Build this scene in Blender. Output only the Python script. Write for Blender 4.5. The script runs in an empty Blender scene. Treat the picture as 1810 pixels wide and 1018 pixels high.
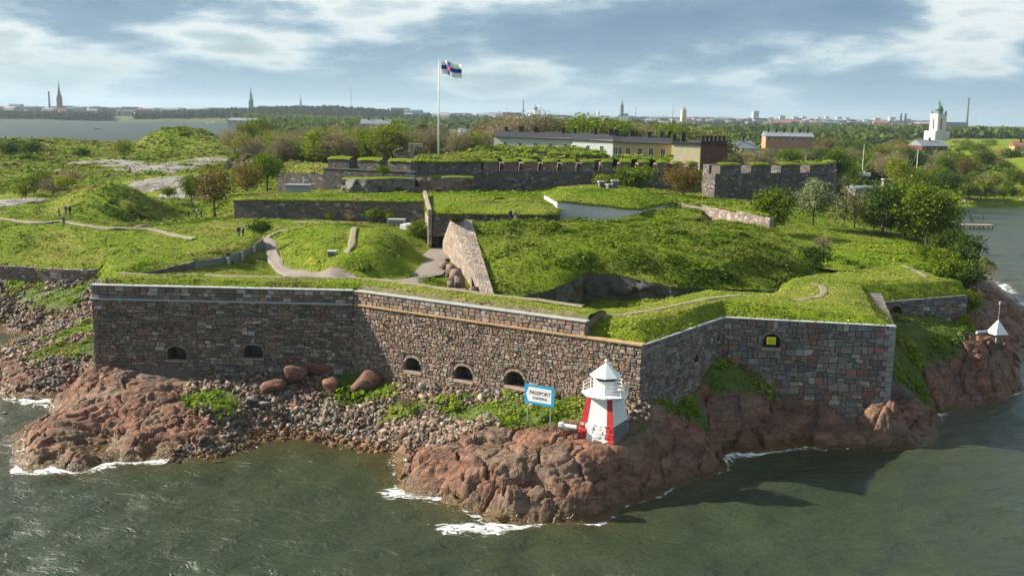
import bpy, math, random
import numpy as np
from mathutils import Vector, Matrix

# ------------------------------------------------------------------ camera, sky, sun, exposure
sc = bpy.context.scene
COL = sc.collection
PITCH, ROLL = math.atan(304/1776), math.radians(1.0)
cam = bpy.data.cameras.new('camera'); cam_o = bpy.data.objects.new('camera', cam); COL.objects.link(cam_o)
cam.sensor_width = 36.0; cam.lens = 36.0*1776/1810; cam.clip_start = 0.5; cam.clip_end = 40000
_r = Vector((1, 0, 0)); _u = Vector((0, math.sin(PITCH), math.cos(PITCH))); _f = Vector((0, math.cos(PITCH), -math.sin(PITCH)))
_r2 = _r*math.cos(ROLL)+_u*math.sin(ROLL); _u2 = _u*math.cos(ROLL)-_r*math.sin(ROLL)
_m = Matrix((_r2, _u2, -_f)).transposed().to_4x4(); _m.translation = (0, 0, 30)
cam_o.matrix_world = _m
sc.camera = cam_o
SUN_EL = math.radians(31.5); SUN_AZ = math.radians(12.5)    # from the left, twelve degrees behind the front walls
SUN_DIR = Vector((-math.cos(SUN_AZ)*math.cos(SUN_EL), math.sin(SUN_AZ)*math.cos(SUN_EL), math.sin(SUN_EL)))
sun = bpy.data.lights.new('sun', 'SUN'); sun.energy = 5.0; sun.angle = math.radians(0.53); sun.color = (1.0, 0.92, 0.78)
sun_o = bpy.data.objects.new('sun', sun); COL.objects.link(sun_o)
sun_o.rotation_euler = (-SUN_DIR).to_track_quat('-Z', 'Y').to_euler(); sun_o.location = (-200, 40, 180)
sc.view_settings.view_transform = 'Standard'; sc.view_settings.look = 'None'
sc.view_settings.gamma = 1.0; sc.view_settings.exposure = 1.1
sc.view_settings.use_curve_mapping = False
sc.cycles.max_bounces = 6; sc.cycles.diffuse_bounces = 2; sc.cycles.glossy_bounces = 2; sc.cycles.transmission_bounces = 2
sc.cycles.volume_bounces = 0; sc.cycles.transparent_max_bounces = 6
sc.cycles.use_denoising = True

def nd(nt, typ, props=None, **inp):
    n = nt.nodes.new(typ)
    for k, v in (props or {}).items(): setattr(n, k, v)
    for k, v in inp.items():
        s = n.inputs[int(k[1:])] if k[0] == '_' else n.inputs[k.replace('_', ' ')]
        if isinstance(v, bpy.types.NodeSocket): nt.links.new(v, s)
        elif isinstance(v, bpy.types.Node): nt.links.new(v.outputs[0], s)
        else: s.default_value = v
    return n
def c4(c): return (c[0], c[1], c[2], 1.0)
def mixc(nt, fac, a, b, blend='MIX'):
    n = nd(nt, 'ShaderNodeMix', {'data_type': 'RGBA', 'blend_type': blend})
    for i, v in ((0, fac), (6, a), (7, b)):
        if isinstance(v, bpy.types.NodeSocket): nt.links.new(v, n.inputs[i])
        elif isinstance(v, bpy.types.Node): nt.links.new(v.outputs[0], n.inputs[i])
        else: n.inputs[i].default_value = c4(v) if isinstance(v, (tuple, list)) else v
    return n.outputs[2]
def ramp(nt, fac, stops, interp='LINEAR'):
    n = nt.nodes.new('ShaderNodeValToRGB'); r = n.color_ramp; r.interpolation = interp
    while len(r.elements) < len(stops): r.elements.new(0.5)
    for e, (p, c) in zip(r.elements, stops):
        e.position = p; e.color = c4(c) if isinstance(c, (tuple, list)) else (c, c, c, 1)
    nt.links.new(fac if isinstance(fac, bpy.types.NodeSocket) else fac.outputs[0], n.inputs[0])
    return n.outputs[0]
def mth(nt, op, a, b=0.0, c=0.0, clamp=False):
    n = nd(nt, 'ShaderNodeMath', {'operation': op, 'use_clamp': clamp}, _0=a, _1=b, _2=c)
    return n.outputs[0]

w = bpy.data.worlds.new('World'); sc.world = w; w.use_nodes = True
nt = w.node_tree; nt.nodes.clear()
sky = nd(nt, 'ShaderNodeTexSky', {'sky_type': 'NISHITA', 'sun_disc': False, 'sun_elevation': SUN_EL,
         'sun_rotation': math.atan2(SUN_DIR.x, SUN_DIR.y), 'air_density': 1.0, 'dust_density': 1.2, 'ozone_density': 1.5, 'altitude': 0})
geo = nd(nt, 'ShaderNodeTexCoord')
sep = nd(nt, 'ShaderNodeSeparateXYZ', None, Vector=geo.outputs['Generated'])
zz = mth(nt, 'ADD', mth(nt, 'MAXIMUM', sep.outputs[2], 0.0), 0.22)
px = mth(nt, 'DIVIDE', sep.outputs[0], zz); py = mth(nt, 'DIVIDE', sep.outputs[1], zz)
vec = nd(nt, 'ShaderNodeCombineXYZ', None, X=px, Y=py, Z=4.6)
n1 = nd(nt, 'ShaderNodeTexNoise', None, Vector=vec, Scale=1.45, Detail=9.0, Roughness=0.52, Distortion=0.1)
n2 = nd(nt, 'ShaderNodeTexNoise', None, Vector=vec, Scale=0.7, Detail=3.0, Roughness=0.5)
n3 = nd(nt, 'ShaderNodeTexNoise', None, Vector=vec, Scale=3.4, Detail=5.0, Roughness=0.6)
cov = mth(nt, 'ADD', mth(nt, 'MULTIPLY', n1.outputs[0], 0.7), mth(nt, 'MULTIPLY', n2.outputs[0], 0.3))
cov = mth(nt, 'ADD', cov, mth(nt, 'MULTIPLY', mth(nt, 'SUBTRACT', n3.outputs[0], 0.5), 0.10))
# a broken layer of stratocumulus: thin bright veil at the edges, grey-blue bellies where it is thick
cloud = ramp(nt, cov, [(0.36, (3.4, 5.2, 6.6)), (0.435, (8.4, 9.0, 9.0)), (0.465, (6.9, 7.8, 8.2)), (0.49, (4.2, 5.5, 6.4)), (0.525, (2.4, 3.6, 4.8)), (0.60, (1.8, 2.9, 4.2))])
alpha = ramp(nt, cov, [(0.36, 0.4), (0.45, 0.96), (1.0, 1.0)])
c = mixc(nt, alpha, sky.outputs[0], cloud)
hz = ramp(nt, sep.outputs[2], [(0.0, 0.85), (0.03, 0.55), (0.06, 0.15), (0.10, 0.0)])
c = mixc(nt, hz, c, (3.7, 5.4, 6.4))
bg = nd(nt, 'ShaderNodeBackground', None, Color=c, Strength=0.05)
nt.links.new(bg.outputs[0], nd(nt, 'ShaderNodeOutputWorld').inputs[0])

# ------------------------------------------------------------------ numeric noise
def _h(ix, iy, s):
    n = (ix.astype(np.int64)*374761393 + iy.astype(np.int64)*668265263 + s*1274126177) & 0x7fffffff
    n = ((n ^ (n >> 13))*1274126177) & 0x7fffffff
    return ((n ^ (n >> 16)) & 0xffff)/65535.0
def vnoise(x, y, s=0):
    ix, iy = np.floor(x), np.floor(y); fx, fy = x-ix, y-iy
    fx = fx*fx*(3-2*fx); fy = fy*fy*(3-2*fy)
    a, b = _h(ix, iy, s), _h(ix+1, iy, s); c_, d = _h(ix, iy+1, s), _h(ix+1, iy+1, s)
    return (a*(1-fx)+b*fx)*(1-fy)+(c_*(1-fx)+d*fx)*fy
def fbm(x, y, s=0, o=4, g=0.5):
    t = np.zeros_like(np.asarray(x, float)); a = 1.0; tot = 0
    for k in range(o):
        t = t+a*(vnoise(x*2**k+17.3*k, y*2**k-9.1*k, s+k)-0.5); tot += a; a *= g
    return t/tot*2
def voro(x, y, s=0):
    ix, iy = np.floor(x), np.floor(y)
    f1 = np.full(x.shape, 9.0); f2 = f1.copy(); cid = np.zeros(x.shape); cx = x*0; cy = x*0
    for a in (-1, 0, 1):
        for b in (-1, 0, 1):
            jx, jy = ix+a, iy+b
            qx, qy = jx+_h(jx, jy, s), jy+_h(jx, jy, s+7)
            d = np.hypot(qx-x, qy-y); i = _h(jx, jy, s+13)
            nearer = d < f1
            f2 = np.where(nearer, f1, np.minimum(f2, d)); f1 = np.where(nearer, d, f1)
            cid = np.where(nearer, i, cid); cx = np.where(nearer, qx, cx); cy = np.where(nearer, qy, cy)
    return f1, f2, cid, x-cx, y-cy
class RBF:
    def __init__(self, pts, smooth=0.0):
        p = np.array(pts, float); self.p = p[:, :2]; n = len(p)
        K = np.hypot(p[:, None, 0]-p[None, :, 0], p[:, None, 1]-p[None, :, 1])-smooth*np.eye(n)
        A = np.zeros((n+1, n+1)); A[:n, :n] = K; A[:n, n] = 1; A[n, :n] = 1
        self.w = np.linalg.lstsq(A, np.append(p[:, 2], 0), rcond=None)[0]
    def __call__(self, x, y):
        x = np.asarray(x, float); y = np.asarray(y, float); sh = x.shape; x = x.ravel(); y = y.ravel()
        out = np.full(x.shape, self.w[-1])
        for i in range(0, len(x), 40000):
            d = np.hypot(x[i:i+40000, None]-self.p[None, :, 0], y[i:i+40000, None]-self.p[None, :, 1])
            out[i:i+40000] += d@self.w[:-1]
        return out.reshape(sh)

# ------------------------------------------------------------------ building helpers
rng = np.random.default_rng(11); random.seed(5)
def mesh_np(me_name, V, Fc, mats=None, col=None, smooth=False, attrs=None):
    me = bpy.data.meshes.new(me_name)
    V = np.asarray(V, np.float32)
    if isinstance(Fc, np.ndarray):
        k = Fc.shape[1]; nf = len(Fc)
        me.vertices.add(len(V)); me.vertices.foreach_set('co', V.ravel())
        me.loops.add(nf*k); me.loops.foreach_set('vertex_index', Fc.astype(np.int32).ravel())
        me.polygons.add(nf); me.polygons.foreach_set('loop_start', np.arange(0, nf*k, k, dtype=np.int32))
        me.update(calc_edges=True)
    else:
        me.from_pydata([tuple(map(float, v)) for v in V], [], Fc)
    if smooth: me.polygons.foreach_set('use_smooth', [True]*len(me.polygons))
    if col is not None:
        a = me.color_attributes.new('col', 'FLOAT_COLOR', 'POINT')
        cc = np.ones((len(V), 4), np.float32); cc[:, :3] = np.asarray(col, np.float32)
        a.data.foreach_set('color', cc.ravel())
    for nme, arr in (attrs or {}).items():
        a = me.attributes.new(nme, 'FLOAT', 'POINT'); a.data.foreach_set('value', np.asarray(arr, np.float32).ravel())
    if mats is not None:
        for mm in (mats if isinstance(mats, (list, tuple)) else [mats]): me.materials.append(mm)
    return me
def link(name, me, parent=None, loc=None, rz=0.0):
    o = bpy.data.objects.new(name, me); COL.objects.link(o)
    if parent is not None: o.parent = parent
    if loc is not None: o.location = loc
    if rz: o.rotation_euler = (0, 0, rz)
    return o
def tag(o, label, cat, group=None):
    o['label'] = label; o['category'] = cat
    if group: o['group'] = group
    return o
def thing(name, label, cat, loc=(0, 0, 0), rz=0.0, group=None):
    return tag(link(name, None, None, loc, rz), label, cat, group)
def structure(o): o['kind'] = 'structure'; return o
def stuff(o): o['kind'] = 'stuff'; return o
def copy_tree(o, parent=None):
    c_ = o.copy(); COL.objects.link(c_); c_.parent = parent
    for ch in list(o.children): copy_tree(ch, c_)
    return c_

class MB:
    """collects simple solids; build() links them as one mesh object"""
    def __init__(s): s.v = []; s.f = []; s.mi = []
    def add(s, V, Fs, mi=0):
        b = len(s.v); s.v += [tuple(map(float, q)) for q in V]
        for f in Fs: s.f.append([b+i for i in f]); s.mi.append(mi)
        return s
    def box(s, x0, x1, y0, y1, z0, z1, mi=0):
        V = [(x, y, z) for z in (z0, z1) for x, y in ((x0, y0), (x1, y0), (x1, y1), (x0, y1))]
        return s.add(V, [(3, 2, 1, 0), (4, 5, 6, 7), (0, 1, 5, 4), (1, 2, 6, 5), (2, 3, 7, 6), (3, 0, 4, 7)], mi)
    def rings(s, rings, cap=True, mi=0, closed=True):
        n = len(rings[0]); V = [p for r in rings for p in r]; Fs = []
        for k in range(len(rings)-1):
            for i in range(n if closed else n-1):
                j = (i+1) % n; Fs.append((k*n+i, k*n+j, (k+1)*n+j, (k+1)*n+i))
        if cap: Fs.append(tuple(range(n))[::-1]); Fs.append(tuple((len(rings)-1)*n+i for i in range(n)))
        return s.add(V, Fs, mi)
    def lathe(s, prof, n=8, c=(0, 0), rot=0.0, mi=0):
        return s.rings([[(c[0]+r*math.cos(rot+2*math.pi*i/n), c[1]+r*math.sin(rot+2*math.pi*i/n), z) for i in range(n)] for r, z in prof], True, mi)
    def tube(s, pts, rad, n=6, mi=0):
        pts = [Vector(p) for p in pts]; R = []
        rad = rad if isinstance(rad, (list, tuple)) else [rad]*len(pts)
        for i, p in enumerate(pts):
            d = (pts[min(i+1, len(pts)-1)]-pts[max(i-1, 0)]).normalized()
            a = d.cross(Vector((0, 0, 1)) if abs(d.z) < 0.9 else Vector((1, 0, 0))).normalized(); b = d.cross(a)
            R.append([tuple(p+(a*math.cos(2*math.pi*k/n)+b*math.sin(2*math.pi*k/n))*rad[i]) for k in range(n)])
        return s.rings(R, True, mi)
    def build(s, name, mats, parent=None, loc=None, rz=0.0, smooth=False, bevel=0.0):
        me = mesh_np(name, s.v, s.f, mats, smooth=smooth)
        for p, i in zip(me.polygons, s.mi): p.material_index = i
        o = link(name, me, parent, loc, rz)
        if bevel:
            b = o.modifiers.new('b', 'BEVEL'); b.width = bevel; b.segments = 2; b.limit_method = 'ANGLE'
        return o
# ------------------------------------------------------------------ materials
MT = {}
def newmat(name):
    m = bpy.data.materials.new(name); m.use_nodes = True; m.node_tree.nodes.clear(); MT[name] = m
    return m, m.node_tree
def finish(nt, color, rough=0.8, bump=None, bstr=0.4, bdist=0.05, spec=0.3, metal=0.0, **kw):
    b = nd(nt, 'ShaderNodeBsdfPrincipled', None, Roughness=rough, Metallic=metal, **kw)
    b.inputs['Specular IOR Level'].default_value = spec
    if isinstance(color, (tuple, list)): b.inputs['Base Color'].default_value = c4(color)
    else: nt.links.new(color, b.inputs['Base Color'])
    if bump is not None:
        bn = nd(nt, 'ShaderNodeBump', None, Height=bump, Strength=bstr, Distance=bdist); nt.links.new(bn.outputs[0], b.inputs['Normal'])
    nt.links.new(b.outputs[0], nd(nt, 'ShaderNodeOutputMaterial').inputs[0])
    return b
def pos(nt): return nd(nt, 'ShaderNodeNewGeometry').outputs['Position']
def noise(nt, scale, detail=4.0, rough=0.55, vec=None, dist=0.0):
    return nd(nt, 'ShaderNodeTexNoise', None, Vector=vec if vec is not None else pos(nt), Scale=scale, Detail=detail, Roughness=rough, Distortion=dist).outputs[0]
def plain(name, color, rough=0.7, var=0.15, scale=3.0, spec=0.3, bstr=0.15, metal=0.0):
    m, nt = newmat(name)
    n = noise(nt, scale, 6)
    cc = mixc(nt, n, tuple(x*(1-var*1.6) for x in color), tuple(min(1, x*(1+var)) for x in color))
    finish(nt, cc, rough, n, bstr, 0.03, spec, metal); return m
plain('white_paint', (0.80, 0.80, 0.78), 0.5, 0.06, 2.0); plain('red_paint', (0.50, 0.025, 0.03), 0.55, 0.15, 3.0)
plain('dark_glass', (0.03, 0.04, 0.045), 0.12, 0.1, 2.0, 0.5); plain('blue_paint', (0.02, 0.33, 0.58), 0.5, 0.06)
plain('black_ink', (0.05, 0.055, 0.06), 0.7, 0.05); plain('rust', (0.28, 0.11, 0.05), 0.9, 0.4, 8.0)
plain('grey_metal', (0.35, 0.36, 0.37), 0.45, 0.12, 4.0, 0.5); plain('yellow_paint', (0.72, 0.68, 0.02), 0.5, 0.1)
plain('plaster_white', (0.74, 0.71, 0.68), 0.9, 0.16, 0.8); plain('plaster_grey', (0.52, 0.53, 0.52), 0.9, 0.12, 0.6)
plain('plaster_yellow', (0.50, 0.36, 0.18), 0.9, 0.12, 0.7); plain('plaster_cream', (0.58, 0.49, 0.33), 0.9, 0.12, 0.7)
plain('plaster_salmon', (0.46, 0.25, 0.16), 0.9, 0.12, 0.3)
plain('roof_dark', (0.035, 0.036, 0.04), 0.85, 0.2, 1.0); plain('roof_grey', (0.22, 0.24, 0.27), 0.55, 0.15, 0.4); plain('roof_red', (0.22, 0.10, 0.08), 0.8, 0.2, 0.4)
plain('church_stone', (0.56, 0.53, 0.48), 0.9, 0.1, 0.4); plain('soot_brick', (0.05, 0.045, 0.042), 0.9, 0.3, 2.0); plain('concrete', (0.40, 0.38, 0.34), 0.9, 0.2, 1.5); plain('concrete_dark', (0.17, 0.18, 0.18), 0.9, 0.25, 1.5)
plain('coping', (0.36, 0.37, 0.36), 0.85, 0.22, 1.8); plain('cordon_ochre', (0.44, 0.29, 0.15), 0.85, 0.25, 2.2)
plain('wood', (0.36, 0.27, 0.19), 0.8, 0.25, 3.0); plain('bark', (0.09, 0.075, 0.06), 0.95, 0.3, 5.0, 0.1, 0.5); plain('bark_pale', (0.38, 0.36, 0.32), 0.9, 0.35, 3.0, 0.1)
plain('copper_green', (0.13, 0.22, 0.19), 0.6, 0.15, 0.3); plain('spire_dark', (0.06, 0.08, 0.10), 0.7, 0.15, 0.1); plain('spire_green', (0.07, 0.17, 0.17), 0.7, 0.15, 0.1)
plain('brick_far', (0.20, 0.10, 0.085), 0.9, 0.2, 0.2); plain('flag_white', (0.85, 0.85, 0.85), 0.7, 0.03); plain('flag_blue', (0.005, 0.05, 0.26), 0.7, 0.05); plain('flag_red', (0.55, 0.06, 0.05), 0.7, 0.05)
plain('car_white', (0.8, 0.8, 0.8), 0.3, 0.03, 1.0, 0.5); plain('tyre', (0.02, 0.02, 0.02), 0.9, 0.1); plain('soil', (0.20, 0.14, 0.08), 1.0, 0.3, 2.0); plain('hull_blue', (0.08, 0.16, 0.28), 0.4, 0.1)
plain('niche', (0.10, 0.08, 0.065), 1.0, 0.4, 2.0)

def attr_mat(name, rough=0.85, var=0.35, scale=6.0, bstr=0.5, spec=0.25, transl=0.0):
    m, nt = newmat(name)
    a = nd(nt, 'ShaderNodeAttribute', {'attribute_name': 'col'}).outputs['Color']
    n = noise(nt, scale, 6, 0.65)
    cc = mixc(nt, 1.0, a, ramp(nt, n, [(0.25, 1-var), (0.75, 1+var)]), 'MULTIPLY')
    b = finish(nt, cc, rough, n, bstr, 0.05, spec)
    if transl:
        t = nd(nt, 'ShaderNodeBsdfTranslucent', None, Color=cc); mx = nd(nt, 'ShaderNodeMixShader', None, _0=transl)
        nt.links.new(b.outputs[0], mx.inputs[1]); nt.links.new(t.outputs[0], mx.inputs[2])
        o = [n_ for n_ in nt.nodes if n_.type == 'OUTPUT_MATERIAL'][0]; nt.links.new(mx.outputs[0], o.inputs[0])
    return m
def weathered(name, color, stain):
    m, nt = newmat(name); p = pos(nt)
    mp = nd(nt, 'ShaderNodeMapping', None, Vector=p); mp.inputs['Scale'].default_value = (5.0, 5.0, 0.7)
    n = noise(nt, 1.0, 6, .65, mp.outputs[0]); n2 = noise(nt, 3.0, 5)
    cc = mixc(nt, ramp(nt, n, [(0.52, 0.0), (0.75, 0.55)]), color, stain); cc = mixc(nt, ramp(nt, n2, [(.6, 0.0), (.8, .35)]), cc, (.42, .36, .30))
    finish(nt, cc, .55, n2, .25, .03)
weathered('white_weathered', (.78, .78, .76), (.52, .47, .40)); weathered('red_weathered', (.48, .03, .032), (.30, .05, .04))
m, nt = newmat('flag_cloth'); d_ = nd(nt, 'ShaderNodeBsdfDiffuse', None, Color=c4((.88, .88, .88))); t_ = nd(nt, 'ShaderNodeBsdfTranslucent', None, Color=c4((.88, .88, .88)))
nt.links.new(nd(nt, 'ShaderNodeMixShader', None, _0=.5, _1=d_.outputs[0], _2=t_.outputs[0]).outputs[0], nd(nt, 'ShaderNodeOutputMaterial').inputs[0])
attr_mat('stone_piece', 0.88, 0.45, 5.0, 0.6); attr_mat('pebble', 0.85, 0.35, 5.0, 0.5); attr_mat('blade', 0.85, 0.15, 0.7, 0.0, 0.1, 0.3)
attr_mat('city_wall', 0.9, 0.12, 0.03, 0.0)
m, nt = newmat('mortar')
n = noise(nt, 4.0, 6); finish(nt, ramp(nt, n, [(0.3, (0.07, 0.065, 0.06)), (0.7, (0.19, 0.17, 0.15))]), 0.95, n, 0.6)

def masonry(name, scale, stops, mort=(0.12, 0.11, 0.10), zs=1.9):
    m, nt = newmat(name)
    mp = nd(nt, 'ShaderNodeMapping', None, Vector=pos(nt)); mp.inputs['Scale'].default_value = (scale, scale, scale*zs)
    jv = nd(nt, 'ShaderNodeTexNoise', None, Vector=mp.outputs[0], Scale=0.9, Detail=2.0)
    vv = nd(nt, 'ShaderNodeVectorMath', {'operation': 'ADD'}, _0=mp.outputs[0], _1=jv.outputs[1])
    v1 = nd(nt, 'ShaderNodeTexVoronoi', None, Vector=vv.outputs[0], Scale=1.0)
    v2 = nd(nt, 'ShaderNodeTexVoronoi', {'feature': 'DISTANCE_TO_EDGE'}, Vector=vv.outputs[0], Scale=1.0)
    sp = nd(nt, 'ShaderNodeSeparateColor', None, Color=v1.outputs['Color'])
    cc = ramp(nt, sp.outputs[0], stops, 'CONSTANT')
    n = noise(nt, 3.0, 6, 0.65); cc = mixc(nt, 1.0, cc, ramp(nt, n, [(0.2, 0.55), (0.8, 1.4)]), 'MULTIPLY')
    big = noise(nt, 0.25, 4); cc = mixc(nt, ramp(nt, big, [(0.5, 0.0), (0.75, 0.55)]), cc, (0.10, 0.095, 0.085))
    ed = ramp(nt, v2.outputs[0], [(0.02, 0.0), (0.10, 1.0)])
    cc = mixc(nt, ed, mort, cc)
    finish(nt, cc, 0.9, mth(nt, 'ADD', ed, mth(nt, 'MULTIPLY', n, 0.5)), 0.8, 0.12)
G1 = [(0.0, (0.10, 0.10, 0.11)), (0.22, (0.21, 0.15, 0.12)), (0.42, (0.17, 0.17, 0.18)), (0.60, (0.26, 0.16, 0.13)), (0.75, (0.13, 0.12, 0.12)), (0.9, (0.36, 0.32, 0.28))]
masonry('masonry_dark', 1.15, [(p_, tuple(x*.75 for x in c_)) for p_, c_ in G1])
masonry('masonry_warm', 1.6, [(0.0, (0.28, 0.19, 0.15)), (0.2, (0.38, 0.28, 0.22)), (0.45, (0.25, 0.23, 0.21)), (0.6, (0.42, 0.30, 0.25)), (0.85, (0.48, 0.42, 0.36))], (0.30, 0.25, 0.2), 1.3)
masonry('brick_red', 2.2, [(0.0, (0.20, 0.07, 0.05)), (0.4, (0.26, 0.09, 0.06)), (0.7, (0.15, 0.06, 0.05))], (0.16, 0.1, 0.08), 2.5)
masonry('retaining_red', 1.0, [(0.0, (0.26, 0.14, 0.11)), (0.35, (0.18, 0.15, 0.14)), (0.6, (0.30, 0.19, 0.15)), (0.85, (0.36, 0.30, 0.26))])

m, nt = newmat('grass')
a_ = noise(nt, 0.09, 5, 0.6); b_ = noise(nt, 0.9, 6, 0.65); d_ = noise(nt, 5.0, 4, 0.7)
g = ramp(nt, b_, [(0.25, (0.08, 0.13, 0.008)), (0.5, (0.145, 0.20, 0.012)), (0.75, (0.21, 0.25, 0.02))])
g = mixc(nt, ramp(nt, a_, [(0.50, 0.0), (0.68, 0.75)]), g, (0.25, 0.22, 0.055))
finish(nt, g, 0.95, mth(nt, 'ADD', d_, mth(nt, 'MULTIPLY', b_, 2.0)), 0.9, 0.25, 0.1)
m, nt = newmat('soil_turf')
n = noise(nt, 1.4, 6, 0.65); finish(nt, ramp(nt, n, [(0.35, (0.09, 0.12, 0.02)), (0.5, (0.15, 0.12, 0.055)), (0.65, (0.21, 0.155, 0.09))]), 0.95, noise(nt, 6, 4), 0.6)
m, nt = newmat('path')
n = noise(nt, 1.5, 6, 0.65); finish(nt, ramp(nt, n, [(0.3, (0.16, 0.135, 0.08)), (0.7, (0.28, 0.235, 0.16))]), 0.95, noise(nt, 12, 3), 0.3)
m, nt = newmat('gravel_path')
n = noise(nt, 1.2, 6, 0.65); finish(nt, ramp(nt, n, [(0.3, (0.19, 0.155, 0.135)), (0.7, (0.26, 0.22, 0.19))]), 0.95, noise(nt, 12, 3), 0.3)
m, nt = newmat('far_ground')
n = noise(nt, 0.03, 5); finish(nt, ramp(nt, n, [(0.3, (0.035, 0.06, 0.02)), (0.7, (0.09, 0.11, 0.035))]), 0.95)

def rockmat(name, stops, wet=True):
    m, nt = newmat(name)
    p = pos(nt)
    mp = nd(nt, 'ShaderNodeMapping', None, Vector=p); mp.inputs['Scale'].default_value = (0.5, 1.0, 1.6); mp.inputs['Rotation'].default_value = (0.2, 0.3, 0.4)
    n1 = noise(nt, 0.7, 8, 0.65, mp.outputs[0], 0.6); n2 = noise(nt, 6.0, 6, 0.7); n3 = noise(nt, 0.22, 4, 0.5)
    cc = ramp(nt, n1, stops)
    cc = mixc(nt, ramp(nt, n3, [(0.48, 0.0), (0.62, 0.6)]), cc, mixc(nt, n1, (0.11, 0.085, 0.058), (0.25, 0.195, 0.14)))
    cc = mixc(nt, ramp(nt, mth(nt, 'ADD', mth(nt, 'MULTIPLY', n2, .45), mth(nt, 'MULTIPLY', noise(nt, 0.55, 5, .6), .55)), [(0.50, 0.0), (0.60, 0.7)]), cc, (0.065, 0.052, 0.042))
    wv = nd(nt, 'ShaderNodeTexVoronoi', {'feature': 'DISTANCE_TO_EDGE'}, Vector=nd(nt, 'ShaderNodeVectorMath', {'operation': 'ADD'}, _0=mp.outputs[0], _1=nd(nt, 'ShaderNodeTexNoise', None, Vector=p, Scale=1.2, Detail=5.0).outputs[1]).outputs[0], Scale=0.45)
    crk = ramp(nt, wv.outputs[0], [(0.0, 0.0), (0.022, 1.0)])
    cc = mixc(nt, crk, mixc(nt, 0.65, cc, (0.06, 0.05, 0.045)), cc)
    rg = 0.82
    if wet:
        z = nd(nt, 'ShaderNodeSeparateXYZ', None, Vector=p).outputs[2]
        zz = mth(nt, 'ADD', z, mth(nt, 'MULTIPLY', mth(nt, 'SUBTRACT', n1, 0.5), 1.6))
        cc = mixc(nt, ramp(nt, mth(nt, 'MULTIPLY', zz, 0.5), [(0.22, 1.0), (0.50, 0.0)]), cc, mixc(nt, n2, (0.045, 0.024, 0.007), (0.14, 0.072, 0.016)))   # brown seaweed at the waterline
        rg = ramp(nt, mth(nt, 'MULTIPLY', zz, 0.5), [(0.20, 0.25), (0.55, 0.82)])
        gm = nd(nt, 'ShaderNodeAttribute', {'attribute_name': 'green'}).outputs['Fac']
        gg = ramp(nt, mth(nt, 'ADD', gm, mth(nt, 'MULTIPLY', mth(nt, 'SUBTRACT', n1, 0.5), 0.9)), [(0.45, 0.0), (0.6, 1.0)])
        cc = mixc(nt, gg, cc, mixc(nt, n2, (0.05, 0.085, 0.012), (0.12, 0.15, 0.03)))
        bm = nd(nt, 'ShaderNodeAttribute', {'attribute_name': 'beach'}).outputs['Fac']
        cc = mixc(nt, bm, cc, mixc(nt, n2, (0.06, 0.052, 0.048), (0.18, 0.15, 0.13)))
    finish(nt, cc, rg, mth(nt, 'ADD', mth(nt, 'MULTIPLY', crk, 0.35), mth(nt, 'ADD', n1, mth(nt, 'MULTIPLY', n2, 0.5))), 0.8, 0.25, 0.3)
rockmat('bedrock', [(0.25, (0.06, 0.03, 0.02)), (0.45, (0.165, 0.076, 0.046)), (0.6, (0.265, 0.13, 0.08)), (0.8, (0.35, 0.205, 0.135))])
rockmat('rock_grey', [(0.25, (0.13, 0.125, 0.12)), (0.5, (0.27, 0.25, 0.23)), (0.8, (0.43, 0.40, 0.37))], False)
rockmat('rock_pale', [(0.25, (0.26, 0.22, 0.18)), (0.5, (0.40, 0.35, 0.29)), (0.8, (0.52, 0.46, 0.40))], False)
rockmat('rock_dark', [(0.25, (0.05, 0.052, 0.055)), (0.5, (0.09, 0.09, 0.092)), (0.8, (0.15, 0.15, 0.15))], False)
rockmat('crag_grey', [(0.25, (0.07, 0.07, 0.07)), (0.5, (0.16, 0.15, 0.145)), (0.8, (0.28, 0.26, 0.25))], False)
rockmat('crag_pink', [(0.25, (0.13, 0.08, 0.06)), (0.5, (0.24, 0.16, 0.13)), (0.8, (0.34, 0.25, 0.21))], False)
rockmat('boulder_red', [(0.25, (0.10, 0.04, 0.028)), (0.5, (0.19, 0.08, 0.052)), (0.8, (0.27, 0.14, 0.10))], False)

m, nt = newmat('water')
p = pos(nt)
mp = nd(nt, 'ShaderNodeMapping', None, Vector=p); mp.inputs['Scale'].default_value = (0.55, 1.0, 1.0); mp.inputs['Rotation'].default_value = (0, 0, -0.35)
wa = noise(nt, 0.9, 6, 0.6, mp.outputs[0], 0.8); wb = noise(nt, 0.16, 4, 0.5, mp.outputs[0], 0.6); wc = noise(nt, 3.2, 4, 0.6, mp.outputs[0], 0.5)
dist = nd(nt, 'ShaderNodeSeparateXYZ', None, Vector=p).outputs[1]
far = ramp(nt, mth(nt, 'MULTIPLY', dist, 1/600.0), [(0.25, 0.0), (1.0, 1.0)])
sh = nd(nt, 'ShaderNodeAttribute', {'attribute_name': 'shallow'}).outputs['Fac']
fo = nd(nt, 'ShaderNodeAttribute', {'attribute_name': 'foam'}).outputs['Fac']
cc = mixc(nt, wb, (0.020, 0.032, 0.014), (0.042, 0.056, 0.027))
cc = mixc(nt, mth(nt, 'MULTIPLY', sh, ramp(nt, wa, [(0.3, 0.6), (0.7, 1.0)])), cc, (0.065, 0.046, 0.012))
fn = noise(nt, 1.7, 8, 0.7, mp.outputs[0], 1.2)
fm = ramp(nt, mth(nt, 'ADD', fo, mth(nt, 'MULTIPLY', mth(nt, 'SUBTRACT', fn, 0.5), 1.9)), [(0.70, 0.0), (0.92, 1.0)])
cc = mixc(nt, fm, cc, (0.78, 0.80, 0.80))
rg = mixc(nt, fm, ramp(nt, far, [(0.0, 0.31), (1.0, 0.4)]), (0.8, 0.8, 0.8))
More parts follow.
